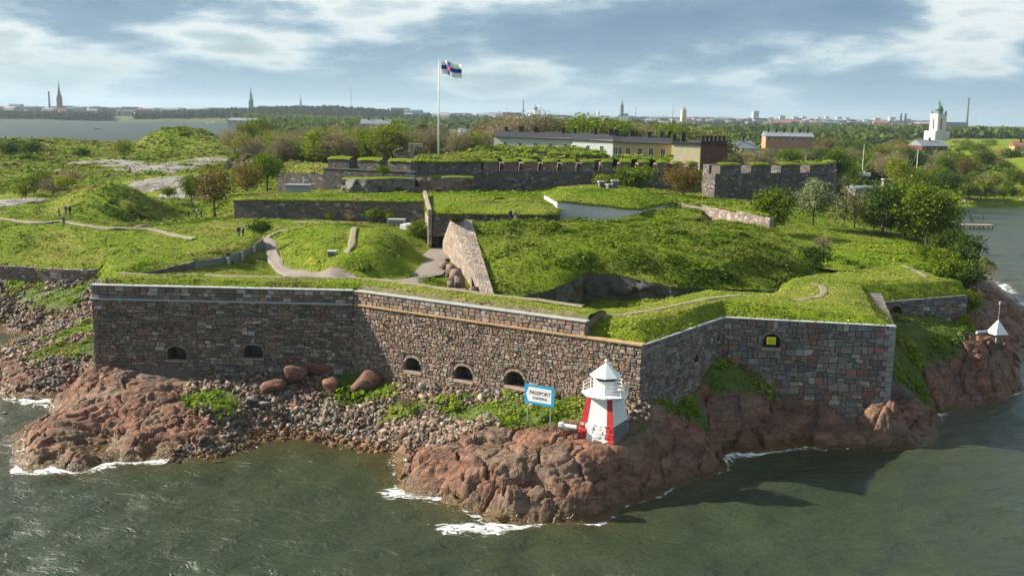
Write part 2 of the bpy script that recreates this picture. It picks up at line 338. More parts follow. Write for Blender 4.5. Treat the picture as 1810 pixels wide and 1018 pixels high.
finish(nt, cc, rg, mth(nt, 'ADD', mth(nt, 'MULTIPLY', wa, 0.8), mth(nt, 'MULTIPLY', wc, 0.25)), 1.0, 0.42, 0.3)

def leafmat(name, c0, c1, transl=0.3):
    m, nt = newmat(name)
    a = nd(nt, 'ShaderNodeAttribute', {'attribute_name': 'col'}).outputs['Fac']
    oi = nd(nt, 'ShaderNodeObjectInfo').outputs['Random']
    cc = mixc(nt, a, c0, c1)
    cc = mixc(nt, 1.0, cc, ramp(nt, oi, [(0.0, (0.78, 0.80, 0.75)), (0.5, (1.0, 1.0, 1.0)), (1.0, (1.28, 1.15, 1.05))]), 'MULTIPLY')
    b = nd(nt, 'ShaderNodeBsdfDiffuse', None, Color=cc); t = nd(nt, 'ShaderNodeBsdfTranslucent', None, Color=cc)
    mx = nd(nt, 'ShaderNodeMixShader', None, _0=transl, _1=b.outputs[0], _2=t.outputs[0])
    nt.links.new(mx.outputs[0], nd(nt, 'ShaderNodeOutputMaterial').inputs[0])
leafmat('leaf_green', (0.07, 0.12, 0.010), (0.19, 0.26, 0.025)); leafmat('leaf_dark', (0.035, 0.07, 0.014), (0.105, 0.16, 0.028))
leafmat('leaf_lime', (0.12, 0.155, 0.015), (0.26, 0.30, 0.035)); leafmat('leaf_bronze', (0.10, 0.075, 0.02), (0.23, 0.17, 0.045))
leafmat('leaf_bud', (0.15, 0.125, 0.07), (0.32, 0.28, 0.17)); leafmat('leaf_blossom', (0.09, 0.14, 0.02), (0.36, 0.37, 0.22)); leafmat('leaf_far', (0.022, 0.042, 0.020), (0.07, 0.10, 0.04))
# ------------------------------------------------------------------ shore: bedrock, beach, sea
SH = {}
WATERLINE = [(-44.74,86.99,0),(-40.72,79.87,0),(-38.56,81.78,0),(-36.67,84.19,-0),(-36.05,86.35,0),(-31.32,84.47,0),(-28.38,84.62,-0),(-24.94,84.8,0),(-23.79,87.64,0),(-25.33,90.85,0),(-23.08,91.49,0),(-19.8,91.16,0),(-15.8,89.7,0),(-12.91,87.91,0),(-10.61,86.01,0),(-9.08,82.15,0),(-8.94,78.41,0),(-5.33,75.86,0),(-2.09,73.11,0),(1.37,71.41,-0),(4.35,71.54,-0),(6.31,72.16,0),(9.36,76.54,0),(13.2,79.48,-0),(18.51,86.16,0),(20.35,88.89,0),(26.95,92.05,0),(33.02,94.11,0),(39.2,98.13,0),(44.51,101.98,0),(52.24,107.15,0),(59.45,115.52,0),(66.02,125.7,0),(76.43,143.55,0),(86.83,166.72,0),(93.45,190.73,0),(97.64,207,0),(105.44,234.2,0),(-46.93,104.44,0),(-49.66,101.2,0),(-53.09,100.99,0),(-46.29,102.27,0),(-44.81,95.67,0),(-46.6,92.44,0),(-46.1,89.02,0),(-64.44,132.53,0.05),(-67.15,128.8,-0.1),(-70.71,139.02,0),(-72.14,129.74,-0.4),(-57.94,103.38,-0.4)]  # points here and below were unprojected from image pixels, baked as world coordinates
DEEP = [(a, b, z) for (a, b, _), z in zip([(-44.57,80.36,-0),(-37,74.38,-0),(-31.87,77.05,0),(-26.03,77.33,0),(-20.8,80.19,0),(-15.85,79.11,0),(-11.94,78.01,0),(-9.5,73.34,0),(-3.97,68.3,0),(1.32,66.6,0),(6.59,67.77,0),(11.54,74.29,-0),(17.89,79.44,-0),(25.72,83.9,0),(36.55,88.96,0),(48.15,98.26,0),(57.69,109.31,0),(80.31,140.09,0),(103.24,191.77,0),(106.54,214.46,0),(-46.99,95.54,-0),(-49.94,92.6,0),(-70.01,115.87,0),(-57.26,94,0),(-20.22,85.96,0),(-14.9,84.43,-0)], (-3, -3, -3, -3, -3, -2.5, -3, -3, -3, -3, -3, -3, -3, -3, -3, -3, -3, -3, -3, -3, -1.2, -1.5, -2, -3, -1.0, -1.0))]
ROCKP = [(-43.9,102.8,4.2),(-43.9,99.26,3.7),(-38.79,97.29,4.3),(-37.57,93.98,3.2),(-34.91,90.43,2.6),(-39.68,90.48,2.5),(-40.12,94.18,3.1),(-31.69,90.29,2.7),(-33.26,94.98,3),(-28.79,86.11,1.9),(-27.04,88.73,1.9),(-40.89,86.12,2.2),(-40.64,82.28,1.4),(-37.07,81.89,1.6),(-25.3,86.14,0.9),(-32.45,85.09,1.9),(-36.39,87.96,0.9),(-29.8,84.52,1.1),(-54.81,107.06,1.5),(-52.32,103.21,1.3),(-57.79,111.11,1.4),(7.3,76.85,4.3),(9.69,78.98,4.4),(5.53,78.93,4.1),(4.68,80.51,4.3),(2.42,85.09,4.6),(4.25,87.61,5.2),(10.31,80.73,5.8),(-6.54,79.56,2.7),(-7.55,77.93,1.8),(-2.32,79.03,3.2),(1.36,76.95,3.5),(2.74,78.35,4),(4.45,75.21,3),(6.27,72.67,2.6),(6.08,72.39,0.9),(0.05,73.02,1.9),(2.65,72.68,1.4),(-3.5,74.92,1.8),(-1.31,75.38,2.6),(-5.37,76.43,1.2),(13.47,82.91,5.6),(16.76,84.75,4.6),(13.21,80.45,3),(16.98,85.33,2.2),(10.5,77.72,3.4),(9.03,76.25,2),(11.63,78.78,1.6),(18.27,91.58,4.6),(21.19,91.5,4.4),(24.29,93.27,4.4),(29.58,92.86,4.5),(22.65,90.5,2.8),(25.72,91.88,1.6),(29.64,92.55,2.3),(36.04,95.23,1.6),(36.16,91.64,4.3),(34.48,92.8,3.6),(52.09,109.24,5),(49.17,106.75,4.4),(52.97,108.23,4.1),(57.86,113.56,3),(57.54,114.18,4.6),(54.25,111.9,5.2),(48.85,107.12,2.9),(44.56,103.99,1.9),(50.6,106.68,1.9),(39.29,96.62,2.4),(56.02,113.35,5.3),(74.49,152.12,2.1),(72.51,142.57,1.4),(84,176.35,1.2),(78.52,154.83,1.2),(63.89,133.2,3.6)]
BEACHP = [(-37.34,98.65,3.8),(-28.62,98.14,3.5),(-21.76,98.03,3.3),(-15.52,96.4,3.1),(-9.35,93.61,3.7),(-3.79,90.81,4.2),(1.44,87.39,5),(6.36,85.07,5.6),(11.2,82.26,6),(-24.51,93.09,2),(-18.51,92.91,1.6),(-13.4,91.35,1.5),(-7.76,87.93,2.5),(-2.63,88.12,3.6),(-10.37,88.28,1),(-6.01,85.15,2.1),(-26.8,91.6,2.4),(-25.27,91.73,1),(-64.84,133.64,2),(-57.96,130.27,2.8),(-51.85,116.2,3),(-50.83,109.4,2.6),(-54.17,110.97,1.5),(-59.96,138.76,4.3),(-68.61,141.84,3.6),(-74.92,144.59,3),(-72.97,140.45,0.9),(-76.27,147.49,4.6),(-66.86,145.32,4.7),(-81.31,144.38,4.6),(-79.39,140.54,2),(-49,103.76,0.9),(-48,104.38,2),(-81.79,151.75,6),(43.05,103.89,5),(46.97,109.26,6),(40.38,99.75,3.6),(53.23,116.41,6.2),(43.56,108.64,6.4),(53.47,120.23,6.8),(99.12,209.57,3),(65.96,145.62,7),(20.8,93.98,6.5),(22.25,93.71,5.7),(19.36,93.09,6.7),(42.55,107.67,6.6)]
ROCKP = [(a, b, z*(.84 if a < -22 else .95 if a < 14 else 1.0)) for a, b, z in ROCKP]
SHORE = RBF(WATERLINE+DEEP+ROCKP+BEACHP, 0.8)
ROCKMASK = RBF([(a, b, 1) for a, b, _ in ROCKP]+[(a, b, 0) for a, b, _ in BEACHP]+[(a, b, 1 if (a > -12 or a < -30) else 0) for a, b, _ in WATERLINE]+[(a, b, .7) for a, b, _ in DEEP], 1.0)
GREENP = [(-52.89,114,2.8),(-53.85,120.8,3),(-53.12,110.88,2.2),(-48.79,110.61,3),(-64.01,138.92,4.2),(-69.15,143,3.8),(-74.33,146.93,4.3),(-61.43,140.35,4.4),(-60.58,136.47,3.9),(-14.66,96.25,3.1),(-15.76,96.17,3.1),(2.88,83.75,4.5),(4.89,85.09,4.9),(4.12,84.34,4.7),(1.44,85.89,4.6),(6.78,83.85,5.2),(12.7,84.43,6),(15.1,87.1,5.8),(17.02,89.12,5),(10.77,80.62,5.6),(22.53,95.41,5.6),(21.83,97.52,6.2),(20.37,92.7,4.6),(23.28,93.61,4.4),(24.67,94.97,4.9),(19.29,93.17,6.4),(43.05,103.89,5),(46.97,109.26,6),(43.56,108.64,6.4),(53.47,120.23,6.8),(41.51,101.33,4.4),(43.66,102.25,4.2),(48.43,109.51,5),(53.23,116.41,6.2),(-3.64,87.63,3.2),(-9.58,90.63,3),(-5.26,89.07,3),(-30.47,93.15,3),(-28.71,94.56,3.2),(-26.46,92.3,2.2),(-10.79,91.9,2.6),(99.12,209.57,3),(65.96,145.62,7),(44.1,111.88,7),(45.23,109.67,6.2),(41.18,103.82,5.6)]
GREEN = RBF([(a, b, 1.15) for a, b, _ in GREENP]+[(a, b, 0) for a, b, _ in ROCKP+WATERLINE+DEEP]+[(a, b, .15) for a, b, _ in BEACHP if min(math.hypot(a-c_, b-d) for c_, d, _ in GREENP) > 1.5], 0.6)
def shore_h(x, y, detail=True):
    h = SHORE(x, y)
    if not detail: return h
    r = np.clip(ROCKMASK(x, y)*1.6-0.35, 0, 1)
    wx = x+0.7*fbm(x*0.45, y*0.45, 3, 2); wy = y+0.7*fbm(x*0.45+40, y*0.45, 5, 2)
    ca, sa = math.cos(0.45), math.sin(0.45)
    ax, ay = (wx*ca+wy*sa), (-wx*sa+wy*ca)
    f1, f2, cid, dx, dy = voro(ax/3.9, ay/2.3, 2)
    g1, g2, gid, gx, gy = voro(ax/1.25+5, ay/0.72, 9)
    e1, e2, eid, ex, ey = voro(ax/0.52+3, ay/0.34, 21)
    smooth = np.clip(fbm(x*0.10, y*0.10, 31, 2)*2.2+0.75, 0.35, 1)      # some whalebacks stay smooth
    smooth = np.where(x < -22, smooth*.7, smooth)
    pil = lambda a_, b_, k_: np.clip((b_-a_)/k_, 0, 1)**.7-1
    blk = (cid-0.5)*1.0+(vnoise(cid*91, cid*37, 4)-0.5)*1.7*dx+(0.1+(cid-0.5))*dy*1.6+1.5*pil(f1, f2, .06)
    sm = (gid-0.5)*0.42+(vnoise(gid*71, gid*17, 8)-0.5)*1.1*gx+(gid-0.4)*gy*0.9+0.55*pil(g1, g2, .085)
    tiny = ((eid-0.5)*0.20+.14*pil(e1, e2, .15))*np.clip(fbm(x*.3, y*.3, 61, 2)*2+.6, 0, 1)
    cliff = np.clip((h+.1)/1.0, 0.06, 1.0)
    lhd = np.exp(-((np.hypot(x-8.0, y-79.0)/2.9)**4))
    r2 = r*cliff*(1-.9*lhd)
    h = h+lhd*(4.15-h)+r2*(blk*(.4+.6*smooth)+sm*smooth*.85+tiny*.9+.25)+r*(1-lhd)*0.10*fbm(x*2.2, y*2.2, 12, 3)
    h = h+(1-r)*0.18*fbm(x*0.8, y*0.8, 22, 4)
    st = 0.42+.25*vnoise(x*.12, y*.12, 71); q = h+0.22*x*.3-.1*y+0.5*fbm(x*.35, y*.8, 73, 3); f = q/st-np.floor(q/st)      # bedding ledges
    led = (np.floor(q/st)+np.clip((f-.55)/.45, 0, 1)**1.5-q/st)*st
    return h+r*(1-lhd)*np.clip(h/.8, 0, 1)*led*np.clip(.35+fbm(x*.15, y*.15, 75, 2)*2, 0.1, .95)
def grid(x0, x1, y0, y1, res):
    xs = np.arange(x0, x1+res/2, res); ys = np.arange(y0, y1+res/2, res)
    X, Y = np.meshgrid(xs, ys); nx, ny = len(xs), len(ys)
    i = np.arange(nx*ny).reshape(ny, nx)
    Q = np.stack([i[:-1, :-1], i[:-1, 1:], i[1:, 1:], i[1:, :-1]], -1).reshape(-1, 4)
    return X, Y, Q
def compact(V, Q, keep):
    Q = Q[keep]; used = np.unique(Q); mp_ = np.zeros(len(V), np.int64); mp_[used] = np.arange(len(used))
    return used, mp_[Q]
FRONT = [(-300, 170), (-85.4, 150.2), (-76.5, 148), (-66.2, 145.7), (-60.5, 145.6), (-42.5, 99.8), (-15.87, 99.16), (11.09, 82.94), (20.67, 95.86), (36.25, 92.92), (41.83, 112.43), (54.46, 118.43), (60, 128), (66, 150), (80, 190), (100, 240), (160, 300)]
FX = np.array([p_[0] for p_ in FRONT]); FY = np.array([p_[1] for p_ in FRONT])
def yfront(x): return np.interp(x, FX, FY)
def shore_piece(name, x0, x1, y0, y1, res, drop=0.0):
    X, Y, Q = grid(x0, x1, y0, y1, res)
    # jitter so that the mesh does not show rows
    X = X+(_h(np.round(X*50), np.round(Y*50), 5)-.5)*res*.5; Y = Y+(_h(np.round(X*50), np.round(Y*50), 6)-.5)*res*.5
    Z = shore_h(X, Y)-drop
    V = np.stack([X, Y, Z], -1).reshape(-1, 3)
    qc = V[Q].mean(1)
    keep = (V[Q][:, :, 2].max(1) > -1.6) & (qc[:, 1] < yfront(qc[:, 0])+2.5)
    used, Q2 = compact(V, Q, keep); V = V[used]
    r = np.clip(ROCKMASK(V[:, 0], V[:, 1])*1.6-0.35, 0, 1)
    gr = GREEN(V[:, 0], V[:, 1]); 
    o = link(name, mesh_np(name, V, Q2, MT['bedrock'], attrs={'beach': np.clip(1-r*1.8, 0, 1)*np.clip((0.62-gr)*6, 0, 1), 'green': gr}, smooth=False))
    structure(o); SH[name] = (V, Q2); return o
shore_piece('shore_bedrock', -60, 62, 68, 116, 0.13)
shore_piece('beach_ground', -125, -44, 94, 165, 0.45, 0.12)
shore_piece('shore_point', 52, 125, 100, 235, 0.5, 0.12)

# sea: rows grow with distance
ys = [18.0]
while ys[-1] < 16000: ys.append(ys[-1]*1.0105+0.02)
ys = np.array(ys); ts = np.linspace(-1, 1, 381)
Y = np.repeat(ys[:, None], len(ts), 1); X = ts[None, :]*(Y*1.05+70)
Zs = 0.30*fbm(X*0.13+Y*.06, Y*0.26-X*.05, 40, 3)+0.36*fbm(X*0.42+Y*.1, Y*0.75-X*.2, 44, 3); Zs = Zs*np.clip(1.3-Y/500, 0, 1)
inn = (X > -130) & (X < 130) & (Y < 260)
hs = np.full(X.shape, -9.0); hs[inn] = SHORE(X[inn], Y[inn])
depth = np.clip(-hs, 0, 9)
shal = np.exp(-(depth/1.1))*(hs > -8)
hz_ = np.zeros(X.shape); hz_[inn] = shore_h(X[inn], Y[inn])
foam = np.exp(-(np.clip(-hs-0.10, 0, 9)/0.55)**2)*(hs > -8)*(0.25+0.45*np.clip(ROCKMASK(X, Y), 0, 1))*(0.2+1.3*vnoise(X*0.16+3, Y*0.22, 77))
for fx, fy, fr in [(a, b, 1.4) for a, b, _ in [(-39.62,79.93,0),(-38.66,80.93,0),(-37.14,81.85,-0),(-32.83,84.54,0),(-29.85,84.55,0),(-8.01,75.73,0),(-7.48,77.22,0),(-4.96,70.81,-0),(-3.21,69.54,0),(-1.56,69.61,0),(0.1,69.99,0),(6.5,71.84,0),(29.24,92.51,0),(30.57,91.57,0),(28.34,93.15,0),(21.23,88.15,0),(54.89,111.49,0),(55.31,110.33,0),(79.87,156.42,0),(71.92,139.42,0),(92.39,187.35,0),(-9.5,76.88,0),(-24.11,87.31,0)]]:
    foam += 0.55*np.exp(-(((X-fx)/(fr*1.6))**2+((Y-fy)/fr)**2))
whitecap = np.clip(vnoise(X*0.35, Y*0.9, 91)-0.90, 0, 1)*2.5*(Y < 300)*np.clip(vnoise(X*.05, Y*.07, 92)*2-.9, 0, 1)
foam = np.clip(foam*1.1+whitecap, 0, 0.84)
V = np.stack([X, Y, Zs], -1).reshape(-1, 3); i = np.arange(X.size).reshape(X.shape)
Q = np.stack([i[:-1, :-1], i[:-1, 1:], i[1:, 1:], i[1:, :-1]], -1).reshape(-1, 4)
sea = structure(link('sea', mesh_np('sea', V, Q, MT['water'], smooth=True, attrs={'shallow': shal.ravel(), 'foam': foam.ravel()})))

# ------------------------------------------------------------------ loose stones of the beach
PEB_NAMES = ['grey', 'light grey', 'pale', 'dark red', 'pinkish', 'dark grey', 'whitish', 'blue-grey']
PAL_PEB = np.array((1.05, .95, .84))*np.array([(0.22, 0.20, 0.18), (0.29, 0.255, 0.22), (0.36, 0.30, 0.245), (0.25, 0.15, 0.115), (0.31, 0.20, 0.15), (0.13, 0.12, 0.115), (0.42, 0.37, 0.31), (0.21, 0.21, 0.205)])
ICO = None
def ico():
    t = (1+5**.5)/2
    v = np.array([(-1, t, 0), (1, t, 0), (-1, -t, 0), (1, -t, 0), (0, -1, t), (0, 1, t), (0, -1, -t), (0, 1, -t), (t, 0, -1), (t, 0, 1), (-t, 0, -1), (-t, 0, 1)], float)
    v /= np.linalg.norm(v[0])
    f = np.array([(0, 11, 5), (0, 5, 1), (0, 1, 7), (0, 7, 10), (0, 10, 11), (1, 5, 9), (5, 11, 4), (11, 10, 2), (10, 7, 6), (7, 1, 8), (3, 9, 4), (3, 4, 2), (3, 2, 6), (3, 6, 8), (3, 8, 9), (4, 9, 5), (2, 4, 11), (6, 2, 10), (8, 6, 7), (9, 8, 1)])
    return v, f
IV, IF = ico()
def ico2():
    v = IV.tolist(); f = []; cache = {}
    def mid(a, b):
        k = (min(a, b), max(a, b))
        if k not in cache:
            m_ = np.array(v[a])+np.array(v[b]); cache[k] = len(v); v.append((m_/np.linalg.norm(m_)).tolist())
        return cache[k]
    for a, b, c_ in IF:
        x, y, z = mid(a, b), mid(b, c_), mid(c_, a); f += [(a, x, z), (b, y, x), (c_, z, y), (x, y, z)]
    return np.array(v), np.array(f)
IV2, IF2 = ico2()
def rnd_rot(n):
    q = rng.normal(size=(n, 4)); q /= np.linalg.norm(q, axis=1)[:, None]; w_, x, y, z = q.T
    return np.stack([np.stack([1-2*(y*y+z*z), 2*(x*y-z*w_), 2*(x*z+y*w_)], -1), np.stack([2*(x*y+z*w_), 1-2*(x*x+z*z), 2*(y*z-x*w_)], -1), np.stack([2*(x*z-y*w_), 2*(y*z+x*w_), 1-2*(x*x+y*y)], -1)], 1)
CB = np.array([(x, y, z) for z in (-1, 1) for x, y in ((-1, -1), (1, -1), (1, 1), (-1, 1))], float)*.62
CF = np.array([(0, 2, 1), (0, 3, 2), (4, 5, 6), (4, 6, 7), (0, 1, 5), (0, 5, 4), (1, 2, 6), (1, 6, 5), (2, 3, 7), (2, 7, 6), (3, 0, 4), (3, 4, 7)])
def stones_np(P, size, seedcols):
    n = len(P); base = CB[None]+rng.normal(size=(n, 8, 3))*.24
    base = base*np.stack([0.75+0.7*rng.random(n), 0.6+0.5*rng.random(n), 0.4+0.45*rng.random(n)], -1)[:, None]
    R = rnd_rot(n)
    a = rng.random(n)*6.28; Rz = np.zeros((n, 3, 3)); Rz[:, 0, 0] = np.cos(a); Rz[:, 0, 1] = -np.sin(a); Rz[:, 1, 0] = np.sin(a); Rz[:, 1, 1] = np.cos(a); Rz[:, 2, 2] = 1
    M_ = np.where((rng.random(n) < 0.6)[:, None, None], R, Rz)
    V = np.einsum('nij,nkj->nki', M_, base)*size[:, None, None]*0.5+P[:, None]
    Fs = (CF[None]+(np.arange(n)*8)[:, None, None]).reshape(-1, 3)
    return V.reshape(-1, 3), Fs, np.repeat(seedcols, 8, 0)
def sample_beach(n, xr, yr, lim=0.5):
    out = []
    while len(out) < n:
        x = rng.uniform(*xr, n*2); y = rng.uniform(*yr, n*2)
        ok = (y < yfront(x)-0.1); x, y = x[ok], y[ok]
        h = shore_h(x, y); r = np.clip(ROCKMASK(x, y)*1.6-0.35, 0, 1); g_ = GREEN(x, y)
        ok = (h > -0.35) & (r < lim+0.3*rng.random(len(x))) & (g_ < 0.55+0.3*rng.random(len(x))) & ((x < 14))
        out += list(zip(x[ok], y[ok], h[ok]))
    return np.array(out[:n])
P1_ = sample_beach(13000, (-32, 12), (76, 99)); P2_ = sample_beach(10000, (-100, -40), (95, 147))
PP = np.concatenate([P1_, P2_])
sz = 0.16+0.62*rng.random(len(PP))**3; sz[rng.random(len(PP)) < 0.03] *= 1.4
cols = PAL_PEB[rng.integers(0, len(PAL_PEB), len(PP))]*(0.28+0.62*rng.random((len(PP), 1)))
wetk = PP[:, 2] < 0.25; cols[wetk] = cols[wetk]*np.array([0.75, 0.55, 0.35])
PP[:, 2] += sz*0.10
V, Fs, C_ = stones_np(PP, sz, cols)
o = stuff(link('shingle', mesh_np('shingle', V, Fs, MT['pebble'], col=C_)))
tag(o, 'grey and pink shingle of small stones covering the beach below the wall', 'shingle')

def boulder_mesh(name, sx, sy, sz_, seed, matn, col=None, angular=0.22):
    v = IV2.copy(); r_ = np.random.default_rng(seed)
    for k in range(12):                                 # flat facets cut a rounded block
        d = r_.normal(size=3); d /= np.linalg.norm(d); c_ = 0.38+0.3*r_.random()
        t = v@d; v = v-np.clip(t-c_, 0, None)[:, None]*d
    v = v*(1+.16*fbm(v[:, 0]*2.1+seed, v[:, 1]*2.1+v[:, 2]*1.3, seed, 3))[:, None]+r_.normal(size=v.shape)*angular*0.14
    v = v*np.array([sx, sy, sz_])/2/0.9
    return mesh_np(name, v, IF2, MT[matn], col=None if col is None else np.tile(col, (len(v), 1)))
variants = []
for k in range(14):
    cc = PAL_PEB[k % len(PAL_PEB)]*(0.4+0.4*random.random())
    variants.append(boulder_mesh('beach_stone', 1.25, 0.95, 0.72, 100+k, 'pebble', cc, .7))
Bp = sample_beach(300, (-31, 9), (77, 97.5))
Bl = sample_beach(110, (-90, -43), (97, 140))
zones = [((-99, -60), 'grey stone strewn on the far left shingle beach beside the shallow pool', 'stones on the far left beach'),
         ((-60, -42), 'loose stone on the left shingle beach close to the wall corner', 'stones on the left beach by the wall'),
         ((-42, -14), 'loose stone on the shingle below the shaded wall', 'stones below the shaded wall'),
         ((-14, 40), 'loose stone on the shingle below the sunlit wall with three gun ports', 'stones below the sunlit wall')]
for k, (x, y, z) in enumerate(np.concatenate([Bp[:190], Bl])):
    s_ = random.uniform(0.5, 0.75) if random.random() < 0.8 else random.uniform(0.75, 1.2)
    o = link('beach_stone', variants[k % 14], None, (x, y, z+0.16*s_), random.random()*6.28)
    o.scale = (s_, s_*random.uniform(.8, 1.1), s_*random.uniform(.8, 1.15)); o.rotation_euler.x = random.uniform(-.3, .3)
    for (a, b), lb, gp in zones:
        if a <= x < b: tag(o, (PEB_NAMES[k % 14 % 8]+' '+lb.replace('grey stone', 'stone')), 'stone', gp); break
def block_mesh(name, sx, sy, sz_, seed, matn):
    r_ = np.random.default_rng(seed); v = CB/.62*.5+r_.normal(size=(8, 3))*.11; v[4:, :2] *= .55+.35*r_.random()
    return mesh_np(name, v*np.array([sx, sy, sz_]), CF, MT[matn])
def boulder(pt, sx, sy, sz_, seed, matn, label, rz=0.0, sink=0.15):
    o = link('boulder', boulder_mesh('boulder', sx, sy, sz_, seed, matn), None, (pt[0], pt[1], pt[2]+sz_*(0.5-sink)), rz)
    return tag(o, label, 'boulder')
boulder((-21.67,97.11,3.2), 3.1, 2.2, 3.0, 1, 'boulder_red', 'red granite boulder leaning on the shaded wall, leftmost upright of the group', .3)
boulder((-23.1,95.95,2.8), 3.0, 2.0, 1.8, 2, 'boulder_red', 'low flat red boulder left of the upright red boulders below the wall', .2)
boulder((-19.41,99.15,3.4), 3.8, 1.8, 2.6, 3, 'boulder_red', 'dark brown boulder tucked behind the others against the shaded wall', .1)
boulder((-17.66,96.07,2.4), 2.8, 2.2, 2.8, 4, 'boulder_red', 'rust red boulder with a sunlit tip in the middle of the group', .7)
boulder((-19.84,96.93,2.7), 1.2, 1.0, 1.0, 5, 'boulder_red', 'small dark red boulder wedged between the two big red ones')
boulder((-14.1,96.26,2.7), 3.9, 2.6, 3.4, 6, 'boulder_red', 'largest brown boulder below the wall corner, rightmost of the group', .2)
boulder((-11.65,96.38,3), 1.0, 1.0, 1.3, 7, 'boulder_red', 'narrow upright brown stone right of the largest boulder')
boulder((-23.44,93.12,1.9), 1.5, 1.2, 1.1, 8, 'rock_grey', 'square grey block on the shingle below the red boulders', .4)
boulder((-24.83,93.93,2.2), 1.6, 1.0, 0.9, 9, 'rock_grey', 'flat-topped grey block behind the square grey block on the shingle', .9)
boulder((-50.15,101.25,0.1), 1.3, 0.8, 0.6, 10, 'rock_pale', 'pale flat stone standing alone in the shallow water on the left', .2, .3)
boulder((-50.28,96.31,0), 0.8, 0.6, 0.35, 11, 'rock_grey', 'small dark stone awash near the left edge', .2, .3)
boulder((0.31,71.91,-0.05), 3.6, 1.2, 0.9, 12, 'bedrock', 'long low weed-brown rock awash in front of the point', .15, .35)
boulder((-25.12,83.31,-0.1), 1.6, 0.9, 0.5, 13, 'bedrock', 'small brown rock awash beside the left outcrop', .1, .35)
boulder((-8.36,93.4,4), 1.0, .9, 1.0, 14, 'rock_pale', 'upright orange-brown stone under the first sunlit gun port')
boulder((-28.34,92.17,1.2), 0.9, .8, .8, 15, 'rock_pale', 'rounded pale boulder at the edge of the left outcrop')
boulder((5.64,88.15,5.6), 1.8, 1.2, .9, 16, 'rock_pale', 'reddish boulder at the wall foot just left of the lighthouse')

# ------------------------------------------------------------------ island ground
TRACKS = {  # walked lines, also heights the ground passes through
 'hill_path': [(-94.64,173.13,11.3),(-87.41,170.46,11.4),(-79.21,165.34,11.4),(-74.57,166.06,11.5),(-68.41,161.86,11.4),(-63.2,160.25,11.3),(-59.29,161.93,11),(-54.06,157.29,10.8),(-47.93,150.58,11)],
 'hill_branch': [(-62.07,163.23,10.9),(-62.04,177.79,10),(-60.29,184.8,9.6),(-55.86,189.46,10.8),(-52.28,186.29,11.8)],
 'mound_path': [(-37.61,146.97,11.7),(-36.18,146.2,11.4),(-33.54,138.57,10.8),(-30.2,127.6,10.5),(-26.82,122.04,10.4),(-23.55,119.53,10.3),(-19.85,117.82,10.3),(-16.91,116.09,10.3)],
 'mound_back_path': [(-36.47,147.4,11.5),(-34.73,150.87,12.4),(-31.29,150.77,12.9)],
 'ridge_path': [(-35.87,163.98,12.3),(-29.1,162.39,12.4),(-23.07,165.24,12.3)],
 'steps_track': [(-22.17,140.03,14),(-20.95,129.9,13.3),(-20.71,123.08,12.4)],
 'gravel_road': [(-17.37,114.75,10.25),(-14.45,117.68,10.35),(-12.67,123.19,10.4),(-11.73,132.35,10.5),(-11.45,142.95,10.6),(-9.72,147.34,10.8),(-7.77,150.04,11)],
 'rock_track': [(-125.78,275.63,12.6),(-135.03,305.59,13),(-134.21,315.88,13.4),(-132.37,320.04,13.6)],
}
GP = []
for t_ in TRACKS.values(): GP += t_
GP += [(-82.56,146.95,6.7),(-76.23,147.7,6.7),(-68.37,145.25,6.7),(-61.38,142.47,7),(-80.18,155.82,9),(-71.05,155.16,8.8),(-54,144.82,9.6),(-45.36,138.53,10.2),(-50.67,125.97,9.8),(-57.77,139.83,9),(-43.54,112.97,11.2),(-39.39,114.04,11.3),(-36.39,123.97,11.5),(-36.13,133.63,11.8),(-37.75,142.72,11.8),(-43.05,138.79,11),(-43.82,152.7,11.6),(-42.65,158.06,11.9)]
GP += [(-32.02,132.15,10.4),(-32.33,124.53,10.2),(-27.4,124.73,10.4),(-24.01,122,11.3),(-29.57,134.94,12.9),(-21.07,121.19,13.7),(-20.88,138.38,14.6),(-17.37,135.4,14.6),(-14.77,136.15,13.4),(-13.16,137.86,10.7),(-13.24,121.95,12.2),(-14.68,119.58,11),(-24.41,124.14,12.4),(-31.01,134.43,11.4),(-17.91,123.17,14.2),(-14.93,121.65,13.4),(-14.17,121.04,11.2),(-13.12,127.61,10.8),(-11.42,121.1,10.4),(-9.26,129.41,10.6),(-7.87,119.67,10),(-9.63,116.25,10.2),(-32.75,149.62,13),(-29.53,150.52,13.3),(-26.01,149.89,13.6)]
GP += [(-46.45,168.76,12),(-38.27,166.35,12.2),(-29.12,167.86,12.3),(-19.83,169.52,12.1),(-15.83,167.72,11.5),(-38.42,155.41,12),(-43.04,162.99,12)]
GP += [(-61.01,187.67,9.5),(-83.73,179.12,10.8),(-68.06,177.77,10.2),(-74.37,185.64,16.8),(-72.97,187.35,16.4),(-69.7,188.28,14.6),(-67.33,190.93,12.4),(-64.11,190.12,10.7),(-85.19,192.02,13.4),(-81.21,190.53,15.3),(-74.89,180.09,13.2),(-68.81,180.07,12.8),(-89.47,194.02,11.2),(-63.27,199.28,9.5),(-69.13,216.02,9.6),(-81.08,236.98,10.2),(-98.42,270.39,11.4),(-114.79,262.63,11.6),(-93.8,191.58,10.8),(-104.56,204.29,10.6),(-104.96,219.77,10.5),(-124.29,243.39,11),(-123.99,260.21,11.3)]
